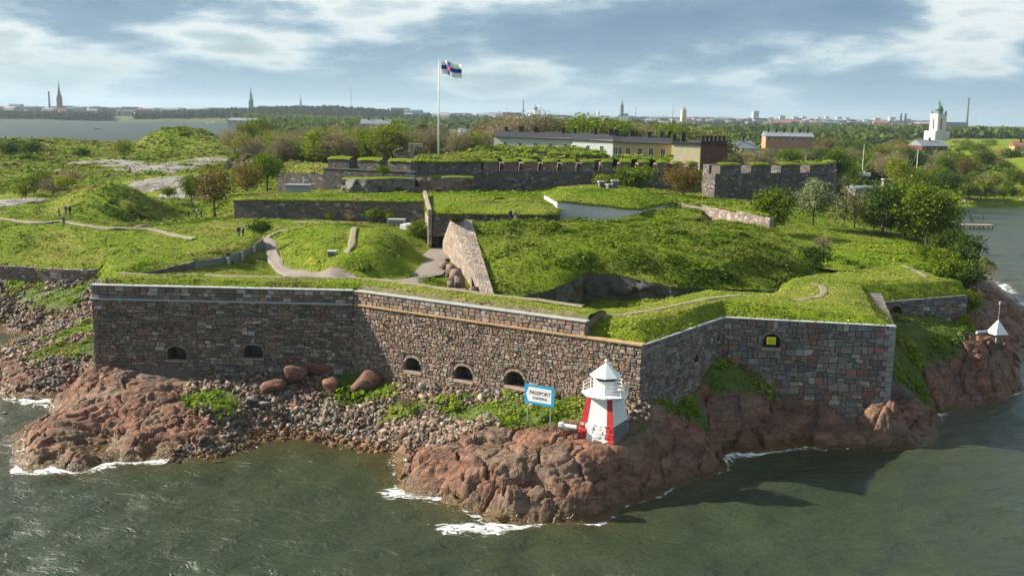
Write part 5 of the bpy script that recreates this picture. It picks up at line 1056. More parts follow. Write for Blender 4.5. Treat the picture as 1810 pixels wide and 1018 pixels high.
vwall('wall', None, A_[:2], B_[:2], 12, 22.6, 'plaster_cream', 9, cb); MB().box(0, math.hypot(B_[0]-A_[0], B_[1]-A_[1])+.1, -.3, 9, 22.6, 23.4).build('roof', MT['roof_dark'], cb, (A_[0], A_[1], 0), math.atan2(B_[1]-A_[1], B_[0]-A_[0]))
chimney(cb, (A_[0]+4, A_[1]+5, 23.6), 2.2, 1.2); chimney(cb, (A_[0]+1.2, A_[1]+4, 23.6), 1.6, 1.0)
bg_ = thing('brick_gable', 'dark red brick block with a black crenellated top at the barracks end', 'house')
vwall('wall', None, B_[:2], C2[:2], 12, 22.8, 'brick_red', 9, bg_); MB().box(-.1, 8.3, -.25, 9, 22.8, 23.9).build('roof', MT['roof_dark'], bg_, (B_[0], B_[1], 0), .3)
for k in range(6): chimney(bg_, (B_[0]+.8+k*1.25, B_[1]+1.2+k*.35, 24.2), .9, .75)
def house(name, label, q, w_, d_, h_, rise, wall_m, roof_m, rz=0, nwin=4, chim=1, storeys=1):
    r_ = thing(name, label, 'house', (q[0], q[1], q[2]-h_), rz)
    MB().box(-w_/2, w_/2, 0, d_, -4, h_).build('wall', MT[wall_m], r_)
    rf = MB().add([(-w_/2-.4, -.5, h_-.15), (w_/2+.4, -.5, h_-.15), (w_/2+.4, d_/2, h_+rise), (-w_/2-.4, d_/2, h_+rise), (w_/2+.4, d_+.5, h_-.15), (-w_/2-.4, d_+.5, h_-.15)], [(0, 1, 2, 3), (3, 2, 4, 5), (0, 3, 5), (1, 4, 2), (0, 5, 4, 1)]).build('roof', MT[roof_m], r_)
    for s_ in range(storeys):
        for k in range(nwin):
            x = -w_/2+w_*(k+.5)/nwin; z = h_-2.2-s_*3.0
            wn = MB().box(x-.6, x+.6, -.05, .02, z, z+1.6).build('window', MT['white_paint'], r_); MB().box(x-.5, x+.5, -.06, -.051, z+.1, z+1.5).build('pane', MT['dark_glass'], wn)
    for k in range(chim): x = -w_/2+w_*(k+.5)/max(1, chim); MB().box(x-.5, x+.5, d_*.4, d_*.4+.9, h_+.2, h_+rise+1.5).build('chimney', MT['soot_brick'], rf)
    return r_
house('brick_house', 'long salmon-red building with a grey roof and many chimneys, right', (140.69,520,22.17), 24, 11, 4, 2.2, 'plaster_salmon', 'roof_grey', -.05, 8, 6)
house('small_house', 'small pale house with a grey roof behind the right bastion wall', (88.06,380,19.62), 8, 9, 4, 2.6, 'plaster_cream', 'roof_grey', .5, 2, 1)
house('brick_house', 'red-brick house with a grey roof among the trees on the right', (265.08,640,15.95), 19, 13, 5, 3.5, 'brick_red', 'roof_grey', .3, 4, 1)
house('small_house', 'ochre house cut by the right edge of the view', (300.24,600,17.72), 9, 9, 4, 2.5, 'plaster_yellow', 'roof_red', -.1, 2, 1)
house('pale_villa', 'pale yellow villa half hidden by trees left of the flagpole', (-95.74,700,23), 20, 12, 8, 3, 'plaster_cream', 'roof_grey', .1, 6, 2, 2)
house('small_house', 'white house with a grey roof just right of the flagpole', (-20.68,460,22.08), 6.5, 8, 3, 2.0, 'plaster_white', 'roof_grey', .3, 2, 1)
house('grey_shed', 'low grey building with a flat roof at the left end of the barracks', (-2.66,330,21.07), 5, 8, 3.5, .5, 'plaster_grey', 'roof_dark', .2, 1, 0)
house('grey_shed', 'long grey-roofed sheds by the water, far left of the trees', (-240.17,900,21.95), 30, 12, 4, 2, 'plaster_grey', 'roof_grey', -.2, 6, 0)
house('dock_shed', 'dark shed by the moored yachts', (117.92,330,8.67), 12, 8, 3, .6, 'concrete_dark', 'roof_grey', .1, 3, 0)
bs = thing('brick_stack', 'short pink brick stack beside the dark dock shed', 'chimney', ((119.02,322,9.44))[:3]); MB().box(-1.4, 1.4, -1, 1, -3, 2.4).build('shaft', MT['masonry_warm'], bs); MB().box(-1.55, 1.55, -1.15, 1.15, 2.4, 2.8).build('cap', MT['concrete'], bs)
kk = thing('flat_hut', 'small pale blue hut with a flat roof and a vent pipe above the long casemate', 'hut', ((-40.05,186,15.5))[:3]); MB().box(-2.1, 2.1, 0, 3, -1, 1.0).build('wall', MT['grey_metal'], kk); MB().box(-2.4, 2.4, -.3, 3.3, 1.0, 1.25).build('roof', MT['roof_grey'], kk); MB().tube([(.9, 1.5, 1), (.9, 1.5, 2.6)], .16).build('vent_pipe', MT['grey_metal'], kk)
kc = thing('storage_container', 'grey container at the foot of the long casemate', 'container', ((-18.72,160,11.47))[:3]); MB().box(-1.4, 1.4, 0, 2, 0, 1.9).build('body', MT['grey_metal'], kc, bevel=.05); MB().box(-1.2, -.05, -.04, -.005, .1, 1.75).box(.05, 1.2, -.04, -.005, .1, 1.75).build('door', MT['concrete_dark'], kc)
va = thing('parked_van', 'white van half hidden behind the bush by the gate', 'van', ((-16.41,157,11.49))[:3], 1.2); va.scale = (.72, .72, .72)
MB().rings([[(-2.3, -.9, .45), (2.4, -.9, .45), (2.4, .9, .45), (-2.3, .9, .45)], [(-2.35, -.95, 1.1), (2.45, -.95, 1.1), (2.45, .95, 1.1), (-2.35, .95, 1.1)], [(-2.3, -.85, 2.2), (1.2, -.85, 2.2), (1.2, .85, 2.2), (-2.3, .85, 2.2)]]).build('body', MT['car_white'], va, bevel=.1)
MB().add([(1.35, -.8, 2.06), (1.35, .8, 2.06), (2.25, .84, 1.3), (2.25, -.84, 1.3)], [(0, 3, 2, 1)]).build('windscreen', MT['dark_glass'], va)
for x in (-1.5, 1.6):
    for y in (-.85, .85): MB().rings([[(x+.35*math.cos(a*.524), y+s_, .35+.35*math.sin(a*.524)) for a in range(12)] for s_ in (-.12, .12)]).build('wheel', MT['tyre'], va)
bx_ = thing('ventilation_box', 'small dark concrete vent standing in the grass mound', 'vent', ((-22.49,124,12.03))[:3]); MB().box(-.45, .45, -.45, .45, -.6, .9).build('shaft', MT['concrete_dark'], bx_); MB().box(-.6, .6, -.6, .6, .9, 1.05).build('cap', MT['concrete'], bx_)
# pier and boats
pr = thing('pier', 'wooden pier in the inlet on the right', 'pier', ((135.04,292,1.97))[:2]+(0,), -.06)
for k in range(18): MB().box(-4.4+k*.49, -4.4+k*.49+.45, -1.6, 1.6, 1.05, 1.15).build('plank', MT['wood'], pr)
for x in (-4, -1.3, 1.3, 4):
    for y in (-1.4, 1.4): MB().tube([(x, y, -2), (x, y, 1.04)], .14).build('pile', MT['bark'], pr)
MB().box(-4.4, 4.4, -1.5, -1.3, .8, 1.04).box(-4.4, 4.4, 1.3, 1.5, .8, 1.04).build('beam', MT['wood'], pr)
def yacht(q, mast, label, rz, hm):
    r_ = thing('sailing_yacht', label, 'yacht', q, rz)
    R = []
    for x, w_, z in ((-4.5, .9, .3), (-2, 1.5, .15), (1.5, 1.4, .2), (4.5, .1, .5)): R.append([(x, -w_, 1.1+z*.3), (x, -w_*.75, .2), (x, 0, -.3), (x, w_*.75, .2), (x, w_, 1.1+z*.3)])
    MB().rings(R).build('hull', MT[hm], r_, smooth=False); MB().box(-2.2, 1.6, -.75, .75, 1.1, 1.7).build('cabin', MT['white_paint'], r_, bevel=.15)
    MB().tube([(.4, 0, 1.2), (.4, 0, mast)], [.16, .09], 8).build('mast', MT['white_paint'], r_); MB().tube([(.4, 0, 2.4), (-3.2, 0, 2.3)], .12).build('boom', MT['hull_blue'], r_); MB().tube([(4.4, 0, 1.3), (.4, 0, mast-.5)], .025, 4).build('forestay', MT['grey_metal'], r_)
yacht(((147.72,430,7.39)), 13.5, 'white yacht with a bare mast, left of the two moored yachts', .2, 'white_paint'); yacht(((159.56,400,6.67)), 13.0, 'blue-covered yacht with a tall bare mast, right of the two', 2.9, 'hull_blue')
mb_ = thing('motorboat', 'small motorboat speeding across the bay on the left', 'boat', ((-609.61,1483.69,-0)), .1); MB().rings([[(-4, -1.2, 1.2), (-4, 0, -.2), (-4, 1.2, 1.2)], [(1, -1.3, 1.3), (1, 0, -.2), (1, 1.3, 1.3)], [(4.5, -.1, 1.7), (4.5, 0, 1.2), (4.5, .1, 1.7)]]).build('hull', MT['concrete_dark'], mb_); MB().box(-1.5, 1, -.9, .9, 1.2, 2.6).build('cabin', MT['white_paint'], mb_)
fy = thing('ferry', 'white ferry near the shore behind the left hill', 'ferry', ((-644.47,2161.55,0)), -.15); MB().rings([[(-14, -3.5, 2.5), (-14, -2.5, -.3), (-14, 2.5, -.3), (-14, 3.5, 2.5)], [(8, -3.5, 2.5), (8, -2.5, -.3), (8, 2.5, -.3), (8, 3.5, 2.5)], [(15, -.2, 3.2), (13.5, -.1, -.3), (13.5, .1, -.3), (15, .2, 3.2)]]).build('hull', MT['white_paint'], fy); MB().box(-11, 7, -3, 3, 2.5, 5.2).build('saloon', MT['white_paint'], fy, bevel=.3); MB().box(2, 6, -2, 2, 5.2, 7.4).build('wheelhouse', MT['white_paint'], fy, bevel=.2); MB().box(-10, 6.5, -3.05, -3.01, 3.4, 4.5).build('window_band', MT['dark_glass'], fy)
# ------------------------------------------------------------------ turf: grass blades on every bank
NRM = []
def blades(V, Q, dens, hgt, dry, name_seed, clear=None, rot_cap=None):
    a, b, c_, d = V[Q[:, 0]], V[Q[:, 1]], V[Q[:, 2]], V[Q[:, 3]]
    cr = np.cross(c_-a, d-b); ln = np.linalg.norm(cr, axis=1); nq = cr/(ln[:, None]+1e-9); nq = nq*np.sign(nq[:, 2:3]+1e-6); area = .5*ln
    dn = dens if np.ndim(dens) else np.full(len(Q), dens)
    n = rng.poisson(area*dn); idx = np.repeat(np.arange(len(Q)), n); N = len(idx)
    u, v = rng.random((N, 1)), rng.random((N, 1))
    P_ = (a[idx]*(1-u)+b[idx]*u)*(1-v)+(d[idx]*(1-u)+c_[idx]*u)*v; nn = nq[idx]
    if clear is not None: k = clear(P_); P_ = P_[k]; nn = nn[k]
    NRM.append(nn); return P_, hgt, dry
allP, allH, allD = [], [], []
def ok_track(P_): return track_dist(P_[:, 0], P_[:, 1]) > 0.0
gc = GV[GQ].mean(1)
dn = np.clip(8.5*(125/np.clip(gc[:, 1], 100, 999))**1.8, .2, 8.5)
dn = np.where((gc[:, 1] < 470) & (gc[:, 2] > .8), dn, 0)
rockzone = np.zeros(len(gc))
ROCKF = [(x, y) for x, y, _ in [(-137.22,331.75,13),(-122.47,317.51,13),(-107.26,295.08,13),(-107.57,315.52,13),(-105.28,330.69,13.6),(-103.68,343.92,14),(-91.63,264.05,12.8),(-86.69,267.17,13),(-98.83,263.53,13),(-76.9,240.86,12),(-84.52,239.48,12.5),(-101.93,202.5,10.8),(-112.91,222.09,10.8)]]
for x, y in ROCKF: rockzone = np.maximum(rockzone, np.exp(-(((gc[:, 0]-x)/7)**2+((gc[:, 1]-y)/10)**2)))
dn = dn*np.clip(1-rockzone*1.3, 0.05, 1)
P_, h_, d_ = blades(GV, GQ, dn, .5, .3, 0, ok_track); allP.append(P_); allH.append(np.full(len(P_), .17)+np.clip((P_[:, 1]-150)/500, 0, .3)); allD.append(np.full(len(P_), .25))
RP = np.array(RPATH)
allT = [np.ones(len(P_))]
for tf in TURF:
    V, Q, dens, hg, dry = tf[:5]; tint = tf[5] if len(tf) > 5 else 1.0
    P_, _, _ = blades(V, Q, dens, hg, dry, 0, lambda p_: np.min(np.hypot(p_[:, None, 0]-RP[:, 0], p_[:, None, 1]-RP[:, 1]), axis=1) > .75); allT.append(np.full(len(P_), tint)); allP.append(P_); allH.append(np.full(len(P_), hg)); allD.append(np.full(len(P_), dry))
for nm in SH:                                   # green patches on the shore
    V, Q = SH[nm]; qc = V[Q].mean(1); g_ = GREEN(qc[:, 0], qc[:, 1])+.45*fbm(qc[:, 0]*.4, qc[:, 1]*.4, 12, 3)
    P_, _, _ = blades(V, Q, np.where((g_ > .62) & (qc[:, 2] > .7), 12.0, 0), .4, 0, 0); allP.append(P_); allH.append(np.full(len(P_), .33)); allD.append(np.full(len(P_), .1)); allT.append(np.full(len(P_), 1.0))
P_ = np.concatenate(allP); Hh = np.concatenate(allH); Dd = np.concatenate(allD); N = len(P_)
big = np.clip(fbm(P_[:, 0]*.11, P_[:, 1]*.11, 15, 3)*1.5+.5, 0, 1); tuft = np.clip(fbm(P_[:, 0]*.55, P_[:, 1]*.55, 19, 3)*1.3+.5, 0, 1)
Hh = Hh*(.3+1.5*tuft**2)*(.7+.6*rng.random(N))
g0 = np.array((.092, .160, .009)); g1 = np.array((.212, .300, .019)); dryc = np.array((.34, .30, .085))
cc = g0+(g1-g0)*np.clip(tuft*.75+.45*rng.random(N)-.1, 0, 1)[:, None]
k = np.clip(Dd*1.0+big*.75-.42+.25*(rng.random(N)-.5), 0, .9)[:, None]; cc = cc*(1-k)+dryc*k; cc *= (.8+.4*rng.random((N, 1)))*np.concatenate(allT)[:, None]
med = fbm(P_[:, 0]*.22, P_[:, 1]*.22, 27, 3); wk = np.clip(med*1.6+.15, 0, 1)[:, None]; cc *= 1-.38*wk*np.array([1.0, .85, 1.0]); Hh *= 1+.5*wk[:, 0]
lawn = np.clip(1.3-np.hypot((P_[:, 0]-60)/19, (P_[:, 1]-158)/26), 0, 1)*(P_[:, 0] > 42); Hh *= 1-.6*lawn; cc = cc*(1-.7*lawn[:, None])+np.array((.17, .27, .015))*.7*lawn[:, None]
brn = np.clip(fbm(P_[:, 0]*.16+9, P_[:, 1]*.16, 28, 3)*2.2-.35, 0, .75)[:, None]*(P_[:, 0:1] < -20); cc = cc*(1-brn)+np.array((.24, .185, .07))*brn
for (fx, fy, _), fr_ in zip([(-65.47,182.25,14),(-59.7,174.16,12.5),(-67.48,178.17,15),(-15.02,128.34,13.6),(-13.61,125.4,12.2),(-14.6,118.97,12.4),(-16.08,117.33,11.6),(-165.04,339.62,15),(-186,374.55,16.5),(29.74,123.27,12.2),(36.53,133,12.4),(23.73,120.63,10.4),(16.86,120.8,10.6)], (8, 7, 5, 4, 3, 4, 4, 12, 10, 6, 5, 6, 5)):     # rank dark weeds, with shade of the flanks also put into their colour
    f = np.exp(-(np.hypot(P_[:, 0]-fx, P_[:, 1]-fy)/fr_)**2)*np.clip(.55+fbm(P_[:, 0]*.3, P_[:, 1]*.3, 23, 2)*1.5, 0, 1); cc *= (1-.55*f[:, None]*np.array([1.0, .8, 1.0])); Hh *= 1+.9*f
for fx, fy, fz in [(51.68,143.78,11.6),(55.73,145.92,11.8),(57.65,146.55,11.5),(31.85,96.64,12),(15.94,94.13,12.2),(14.1,92.55,12.2),(19.67,99.61,12.2),(52.91,134.21,11.6),(-25.08,122.15,11.4),(-24.67,125.44,12)]:
    f = (np.hypot(P_[:, 0]-fx, (P_[:, 1]-fy)*.6) < 1.7) & (rng.random(N) < .10); cc[f] = np.array((.62, .50, .02)); Hh[f] *= 1.1
NN = np.concatenate(NRM); VV = np.empty((N, 3, 3, 3)); w_ = (.085+.17*Hh)*np.clip(P_[:, 1]/150, .85, 2.2)
for j in range(2):        # two leafy blades that lie over the ground at a slant, one that stands up
    nr = NN+rng.normal(size=(N, 3))*.27; nr[:, 2] = np.abs(nr[:, 2]); nr /= np.linalg.norm(nr, axis=1)[:, None]
    t1 = np.cross(nr, rng.normal(size=(N, 3))); t1 /= np.linalg.norm(t1, axis=1)[:, None]+1e-9; t2 = np.cross(nr, t1)
    ctr = P_+NN*(Hh*(.15+.55*rng.random(N)))[:, None]; ctr[:, :2] += rng.normal(size=(N, 2))*.2
    sz_ = (w_*(1.0+.8*rng.random(N)))[:, None]
    VV[:, j, 0] = ctr+t1*sz_; VV[:, j, 1] = ctr-t1*sz_*.5+t2*sz_*.75; VV[:, j, 2] = ctr-t1*sz_*.5-t2*sz_*.75
a = rng.random(N)*6.283; dx, dy = np.cos(a), np.sin(a); base = P_.copy(); base[:, 2] -= .06
VV[:, 2, 0] = base+np.stack([dx*w_, dy*w_, 0*dx], -1)*.7; VV[:, 2, 1] = base-np.stack([dx*w_, dy*w_, 0*dx], -1)*.7; VV[:, 2, 2] = base; VV[:, 2, 2, :2] += rng.normal(size=(N, 2))*.4*Hh[:, None]; VV[:, 2, 2, 2] += Hh*(.6+.4*rng.random(N))
Fs = np.arange(N*9).reshape(-1, 3)
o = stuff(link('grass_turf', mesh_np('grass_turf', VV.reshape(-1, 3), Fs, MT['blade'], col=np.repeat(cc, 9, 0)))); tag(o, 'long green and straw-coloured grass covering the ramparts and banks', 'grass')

# bare rock slabs showing through the turf on the left hill
for k, (u0, w2, d2) in enumerate(zip([(-129.03,314,13.4),(-117.12,305.82,13.3),(-102.34,292.84,13.2),(-98.5,309.3,13.8),(-86.79,254.17,12.9),(-91.35,247.12,12.7),(-75,232.79,12.2),(-100.64,333.8,14.1),(-103.85,207.55,10.8),(-139.49,476.67,14.5),(-133.64,435.81,15)], (9, 9, 12, 10, 12, 8, 8, 8, 6, 5, 6), (7, 8, 9, 9, 8, 7, 6, 7, 6, 4, 4))):
    x0, y0, _ = u0; X, Y, Q = grid(x0-w2, x0+w2, y0-d2*1.6, y0+d2*1.6, .8)
    f1, f2, cid, dx, dy = voro(X/3.4+k, Y/2.2, 3); bl = (cid-.5)*.8+dx*.3+.2*fbm(X*.8, Y*.8, 9, 3)
    e = ((X-x0)/w2)**2+((Y-y0)/(d2*1.6))**2+.35*fbm(X*.3, Y*.3, k, 2)
    V = np.stack([X, Y, ground_h(X, Y)+.55*np.clip(1-e, -1.5, 1)+bl*.5], -1).reshape(-1, 3); keep = (e.ravel()[Q].max(1) < 1.15)
    us, Q2 = compact(V, Q, keep); structure(link('bedrock_slab', mesh_np('bedrock_slab', V[us], Q2, MT['rock_grey'])))

# ------------------------------------------------------------------ trees and shrubs
def crown_mesh(name, seed, matn, nclump=110, per=26, leaf=.042, low=.22, wid_=.36, lobes=6, spread=.075, sparse=0.0):
    r_ = np.random.default_rng(seed); lob = r_.normal(size=(lobes, 3)); lob /= np.linalg.norm(lob, axis=1)[:, None]; lob[:, 2] = np.abs(lob[:, 2])*.9-.25
    d = r_.normal(size=(nclump, 3)); d /= np.linalg.norm(d, axis=1)[:, None]
    rad = .62+.38*np.max(np.clip(d@lob.T, 0, 1)**3, axis=1)+.08*r_.normal(size=nclump)
    c_ = d*rad[:, None]*(r_.random(nclump)**.35)[:, None]
    top = 1-low; c_ = c_*np.array([wid_, wid_, top*.5])+np.array([0, 0, low+top*.5])
    n = nclump*per; ctr = np.repeat(c_, per, 0)+r_.normal(size=(n, 3))*np.array([1, 1, .75])*spread*(.6+.8*np.repeat(r_.random(nclump), per))[:, None]
    nr = r_.normal(size=(n, 3)); nr[:, 2] += .5; nr /= np.linalg.norm(nr, axis=1)[:, None]
    t1 = np.cross(nr, r_.normal(size=(n, 3))); t1 /= np.linalg.norm(t1, axis=1)[:, None]; t2 = np.cross(nr, t1)
    s_ = leaf*(.6+.8*r_.random((n, 1))); V = np.stack([ctr+t1*s_*.5, ctr+t2*s_*.36, ctr-t1*s_*.5, ctr-t2*s_*.36], 1).reshape(-1, 3)
    tone = np.clip(np.repeat(r_.random(nclump), per)*.6+r_.random(n)*.4, 0, 1)
    return mesh_np(name, V, np.arange(n*4).reshape(-1, 4), MT[matn], col=np.repeat(tone, 4)[:, None]*np.ones(3))
def trunk_mesh(name, seed, matn, low=.22, r0=.022, branches=9, reach=.3, top=.75):
    r_ = random.Random(seed); mb = MB(); lean = (r_.uniform(-.05, .05), r_.uniform(-.05, .05))
    mb.tube([(0, 0, -.06), (lean[0]*.4, lean[1]*.4, low), (lean[0], lean[1], top)], [r0*1.25, r0*.9, r0*.25], 7)
    for k in range(branches):
        z = low*.9+(top-low)*k/branches*.8; a = k*2.4+r_.random(); l_ = reach*(1-.4*k/branches)*r_.uniform(.7, 1.1)
        mb.tube([(lean[0]*z, lean[1]*z, z), (math.cos(a)*l_*.5, math.sin(a)*l_*.5, z+l_*.45), (math.cos(a)*l_, math.sin(a)*l_, z+l_*.8)], [r0*.5, r0*.32, r0*.1], 5)
    return mesh_np(name, mb.v, mb.f, MT[matn])
KIND = {}
def species(key, matn, bark='bark', n=4, **kw):
    tk = {k: kw.pop(k) for k in ('branches', 'reach', 'r0') if k in kw}
    KIND[key] = [(crown_mesh('crown', hash(key) % 997+k*13 if False else len(KIND)*50+k, matn, **kw), trunk_mesh('trunk', len(KIND)*31+k, bark, kw.get('low', .22), **tk)) for k in range(n)]
species('green', 'leaf_green', low=.10, wid_=.42, nclump=130); species('dark', 'leaf_dark', low=.10, wid_=.44, nclump=130); species('lime', 'leaf_lime', low=.10, wid_=.42, nclump=120)
species('bronze', 'leaf_bronze', low=.12, wid_=.44, nclump=120, leaf=.038); species('bud', 'leaf_bud', nclump=150, per=26, leaf=.028, low=.12, wid_=.5, spread=.06, branches=14, reach=.42)
species('round', 'leaf_green', low=.05, wid_=.55, nclump=130, per=30, leaf=.05); species('blossom', 'leaf_blossom', low=.06, wid_=.5, nclump=130, per=30, leaf=.045)
species('shrub', 'leaf_green', low=.0, wid_=.75, nclump=60, per=26, leaf=.09, spread=.12, branches=4); species('shrub_dark', 'leaf_dark', low=.0, wid_=.8, nclump=60, per=26, leaf=.09, spread=.12, branches=4)
species('shrub_lime', 'leaf_lime', low=.0, wid_=.75, nclump=60, per=26, leaf=.085, spread=.12, branches=4); species('shrub_bud', 'leaf_bud', low=.0, wid_=.75, nclump=70, per=24, leaf=.06, spread=.12, branches=8)
cnt = {}
def tree(q, h_, key, label, group=None, wide=1.0):
    k = cnt.get(key, 0); cnt[key] = k+1; cm, tm_ = KIND[key][k % len(KIND[key])]
    bush = key.startswith('shrub') or key in ('round', 'blossom')
    r_ = thing('shrub' if key.startswith('shrub') else 'tree', label, 'shrub' if key.startswith('shrub') else 'tree', q, random.random()*6.28, group); r_.scale = (h_*wide, h_*wide, h_)
    link('trunk', tm_, r_); link('crown', cm, r_); return r_
tree((34.03,202,13.44), 8.6, 'bronze', 'bronze-leaved round tree in front of the right bastion wall', wide=1.15)
tree((42.74,166,11.58), 8.4, 'round', 'dense bright green round tree nearest the central slope', wide=.95)
tree((52.65,176,12.4), 8.0, 'blossom', 'rounded tree speckled with white blossom', wide=.95)
tree((60.6,178,11.92), 7.2, 'shrub_bud', 'brownish bush between the blossom tree and the big right tree', wide=.8)
tree((63.46,172,11.94), 9.0, 'dark', 'dark green tree left of the big pale-trunked tree', wide=1.1)
for k in range(1):
    t_ = tree((68.74,166,10.53), 11.0, 'green', 'big green tree with a pale trunk at the edge of the inlet', wide=1.1)
    link('pale_limb', trunk_mesh('pale_limb', 77, 'bark_pale', .3, .017, 6, .3, .7), t_)
tree((68.6,175,10.7), 11, 'green', 'green tree just left of the big pale-trunked tree', wide=1.0); tree((74.06,172,10.85), 6.5, 'dark', 'dark green tree overhanging the inlet right of the big tree', wide=1.0)
for k, (q, h_) in enumerate(zip([(63.45,176,11.49),(64.96,172,11.47),(66.47,170,10.96),(67.83,168,10.64),(69.87,166,10.55),(72.39,168,10.63),(64.03,182,11.35),(71.49,180,11.19)], (3.6, 3.4, 3.2, 3.0, 3.2, 3.6, 4, 4.2))): tree(q, h_, 'shrub_dark' if k % 2 else 'shrub', ('dark' if k % 2 else 'mid')+' green undergrowth bush at the foot of the right-hand trees', 'undergrowth bushes below the right-hand trees', .9)
tree((-14.15,150,10.38), 4.6, 'round', 'bright green bush beside the gate pillar', wide=.85)
tree((-53,178,11.65), 9.5, 'bronze', 'bronze-green tree at the end of the long casemate', wide=1.0); tree((-60.79,190,12.38), 6.5, 'green', 'green tree just left of the bronze-green tree'); tree((-53.01,200,12.77), 7.5, 'bronze', 'bronze tree behind the left end of the long casemate', wide=1.1)
tree((-50.49,206,14.29), 8.0, 'green', 'green tree left of the curtain wall', wide=1.1)
tree((75.69,240,14.04), 10.5, 'dark', 'dark tall tree at the end of the right bastion wall', wide=.9)
tree((-127.16,330,15.08), 5.8, 'shrub_lime', 'yellow-green bush at the foot of the far left hill', wide=.9)
for i, (q, h_, ky, lb) in enumerate(zip([(-98.4,215,11.6),(-107.38,225,11.3),(-99.64,205,11.78),(-98.39,225,13.35),(-93.67,210,13.25),(-112.42,240,11.44),(-70.16,205,12.29)], (4.5, 4, 3.5, 4, 3.2, 4.2, 2.5), ('shrub_bud', 'shrub', 'shrub_lime', 'shrub_bud', 'shrub_lime', 'shrub_lime', 'shrub'),
   ('brown bush on the left hillside above the cone mound', 'green bush left of the cone mound', 'yellow-green bush at the lower left of the rock slabs', 'brown bush behind the cone mound', 'yellow-green bush just left of the cone mound', 'straw-coloured bush on the left hillside', 'small green bush right of the cone mound'))): tree(q, h_, ky, lb)
for i, (q, h_, lb) in enumerate(zip([(-164.12,330,14.44),(-155.26,325,14.79),(-136.78,320,14.59)], (5.5, 5.2, 3.2), ('dark clipped hedge mass at the far left edge', 'dark hedge mass right of the far left one', 'low dark hedge below the far left banks'))): tree(q, h_, 'shrub_dark', lb, wide=1.2)
RB_ = [((56.19,128,9.38), 4.2, 'shrub'), ((62.01,138,9.39), 4.6, 'shrub_dark'), ((59.82,131,8.18), 4.4, 'shrub_dark'), ((55.55,121,6.68), 3.4, 'shrub'), ((53.77,117,5.4), 2.6, 'shrub_lime'), ((57.06,134,11.09), 2.6, 'shrub_lime'), ((57.13,138,11.29), 2.4, 'shrub'), ((66.2,150,11.45), 3.6, 'shrub_dark'), ((66.45,146,10.73), 4.0, 'shrub_dark'), ((63.65,150,11.4), 2.4, 'shrub_dark'), ((54.41,121,7.72), 2.4, 'shrub_lime')]
for q, h_, ky in RB_: tree(q, h_, ky, {'shrub': 'green bush at the right end of the rampart above the shore', 'shrub_dark': 'dark green bush at the right end of the rampart by the inlet', 'shrub_lime': 'yellow-green bush at the right end of the rampart'}[ky], 'bushes at the right end of the rampart', .8)
for q, h_, ky, lb in (((-20.11,164,12.57), 1.8, 'shrub', 'small green bush at the foot of the long casemate, rightmost'), ((-22.56,165,12.52), 2.6, 'shrub', 'taller green bush at the foot of the long casemate'), ((-26.92,166,12.53), 1.5, 'shrub_bud', 'brown tuft at the foot of the long casemate'), ((-30.39,167,12.37), 1.4, 'shrub_lime', 'low yellow-green bush at the foot of the long casemate, leftmost'),
                     ((22.25,212,15.37), 4.5, 'shrub', 'green bush growing against the battery wall behind the white casemate'), ((26.42,212,15.2), 5.5, 'shrub', 'tall green bush growing against the right part of the battery wall'), ((18.48,214,15.52), 3.0, 'shrub_lime', 'pale green bush at the battery wall just left of the taller ones'), ((-26.49,205,17.42), 2.4, 'shrub', 'green bush in a gap between the left merlons'),
                     ((-9.65,90.25,3), 1.3, 'shrub_bud', 'pale dry weed on the shingle below the first sunlit gun port'), ((-34.76,138,13.06), 2.6, 'shrub_dark', 'dark bush at the end of the trench wall'), ((37.97,125,12.09), 3.0, 'shrub_dark', 'dark bush at the right foot of the central slope'), ((41.38,133,13.25), 2.0, 'shrub_bud', 'brown bush at the right shoulder of the central slope')):
    tree(q, h_, ky, lb)
# woods behind the fort: single trees on the island
def island_z(x, y):
    return np.where(y < 440, np.maximum(ground_h(x, y), 2), 9+2.5*np.sin(x*.01+1)+2*np.sin(y*.011))
X, Y, Q = grid(-640, 1700, 445, 2460, 30)
Z = 9+2.5*np.sin(X*.01+1)+2*np.sin(Y*.011)+1.5*fbm(X*.01, Y*.01, 5, 3)-40*np.clip((-.215*Y-8-.06*np.clip(Y-700, 0, 1e5)-X)/60, 0, 1)-14*np.clip((480-Y)/60, 0, 1)*0
V = np.stack([X, Y, Z], -1).reshape(-1, 3); keep = V[Q][:, :, 2].max(1) > -1; us, Q2 = compact(V, Q, keep)
structure(link('island_ground', mesh_np('island_ground', V[us], Q2, MT['far_ground'], smooth=True)))
structure(loft('east_island', [[(161.64,367.12,0),(177.57,370.23,0),(191.14,368.24,0),(215.55,363.9,0)], [(166.16,378.09,2.5),(179.97,375.84,2.5),(199.61,385.35,2.5),(231.83,392.34,2.5)], [(195.64,446.74,5),(226.38,475.61,9),(248.61,483.49,13),(301.26,513.81,14)], [(250.32,613.51,9),(297.32,674.89,14),(358.15,698.89,17),(438.05,749.19,17)], [(425.65,1107.51,10),(551.56,1254.48,12),(703.25,1373.87,12),(886.78,1518.32,12)]], 12, 6, amp=.6, rough=.15))
structure(loft('dock_shore', [[(109.71,347.19,4),(146.61,400.27,1.5),(166.58,404.99,0.8),(176.24,395.9,0.8)], [(118.78,376.84,6),(172.17,471.36,2.5),(195.27,476.05,1.8),(193.66,435.88,2)], [(141.27,466.49,8),(201.72,554.06,6),(230.59,564.16,6),(240.91,537.65,6)], [(237,801.19,9),(358.96,990.74,9),(418.23,1028.05,9),(459.15,1017.4,10)]], 12, 6, amp=.5, rough=.15))
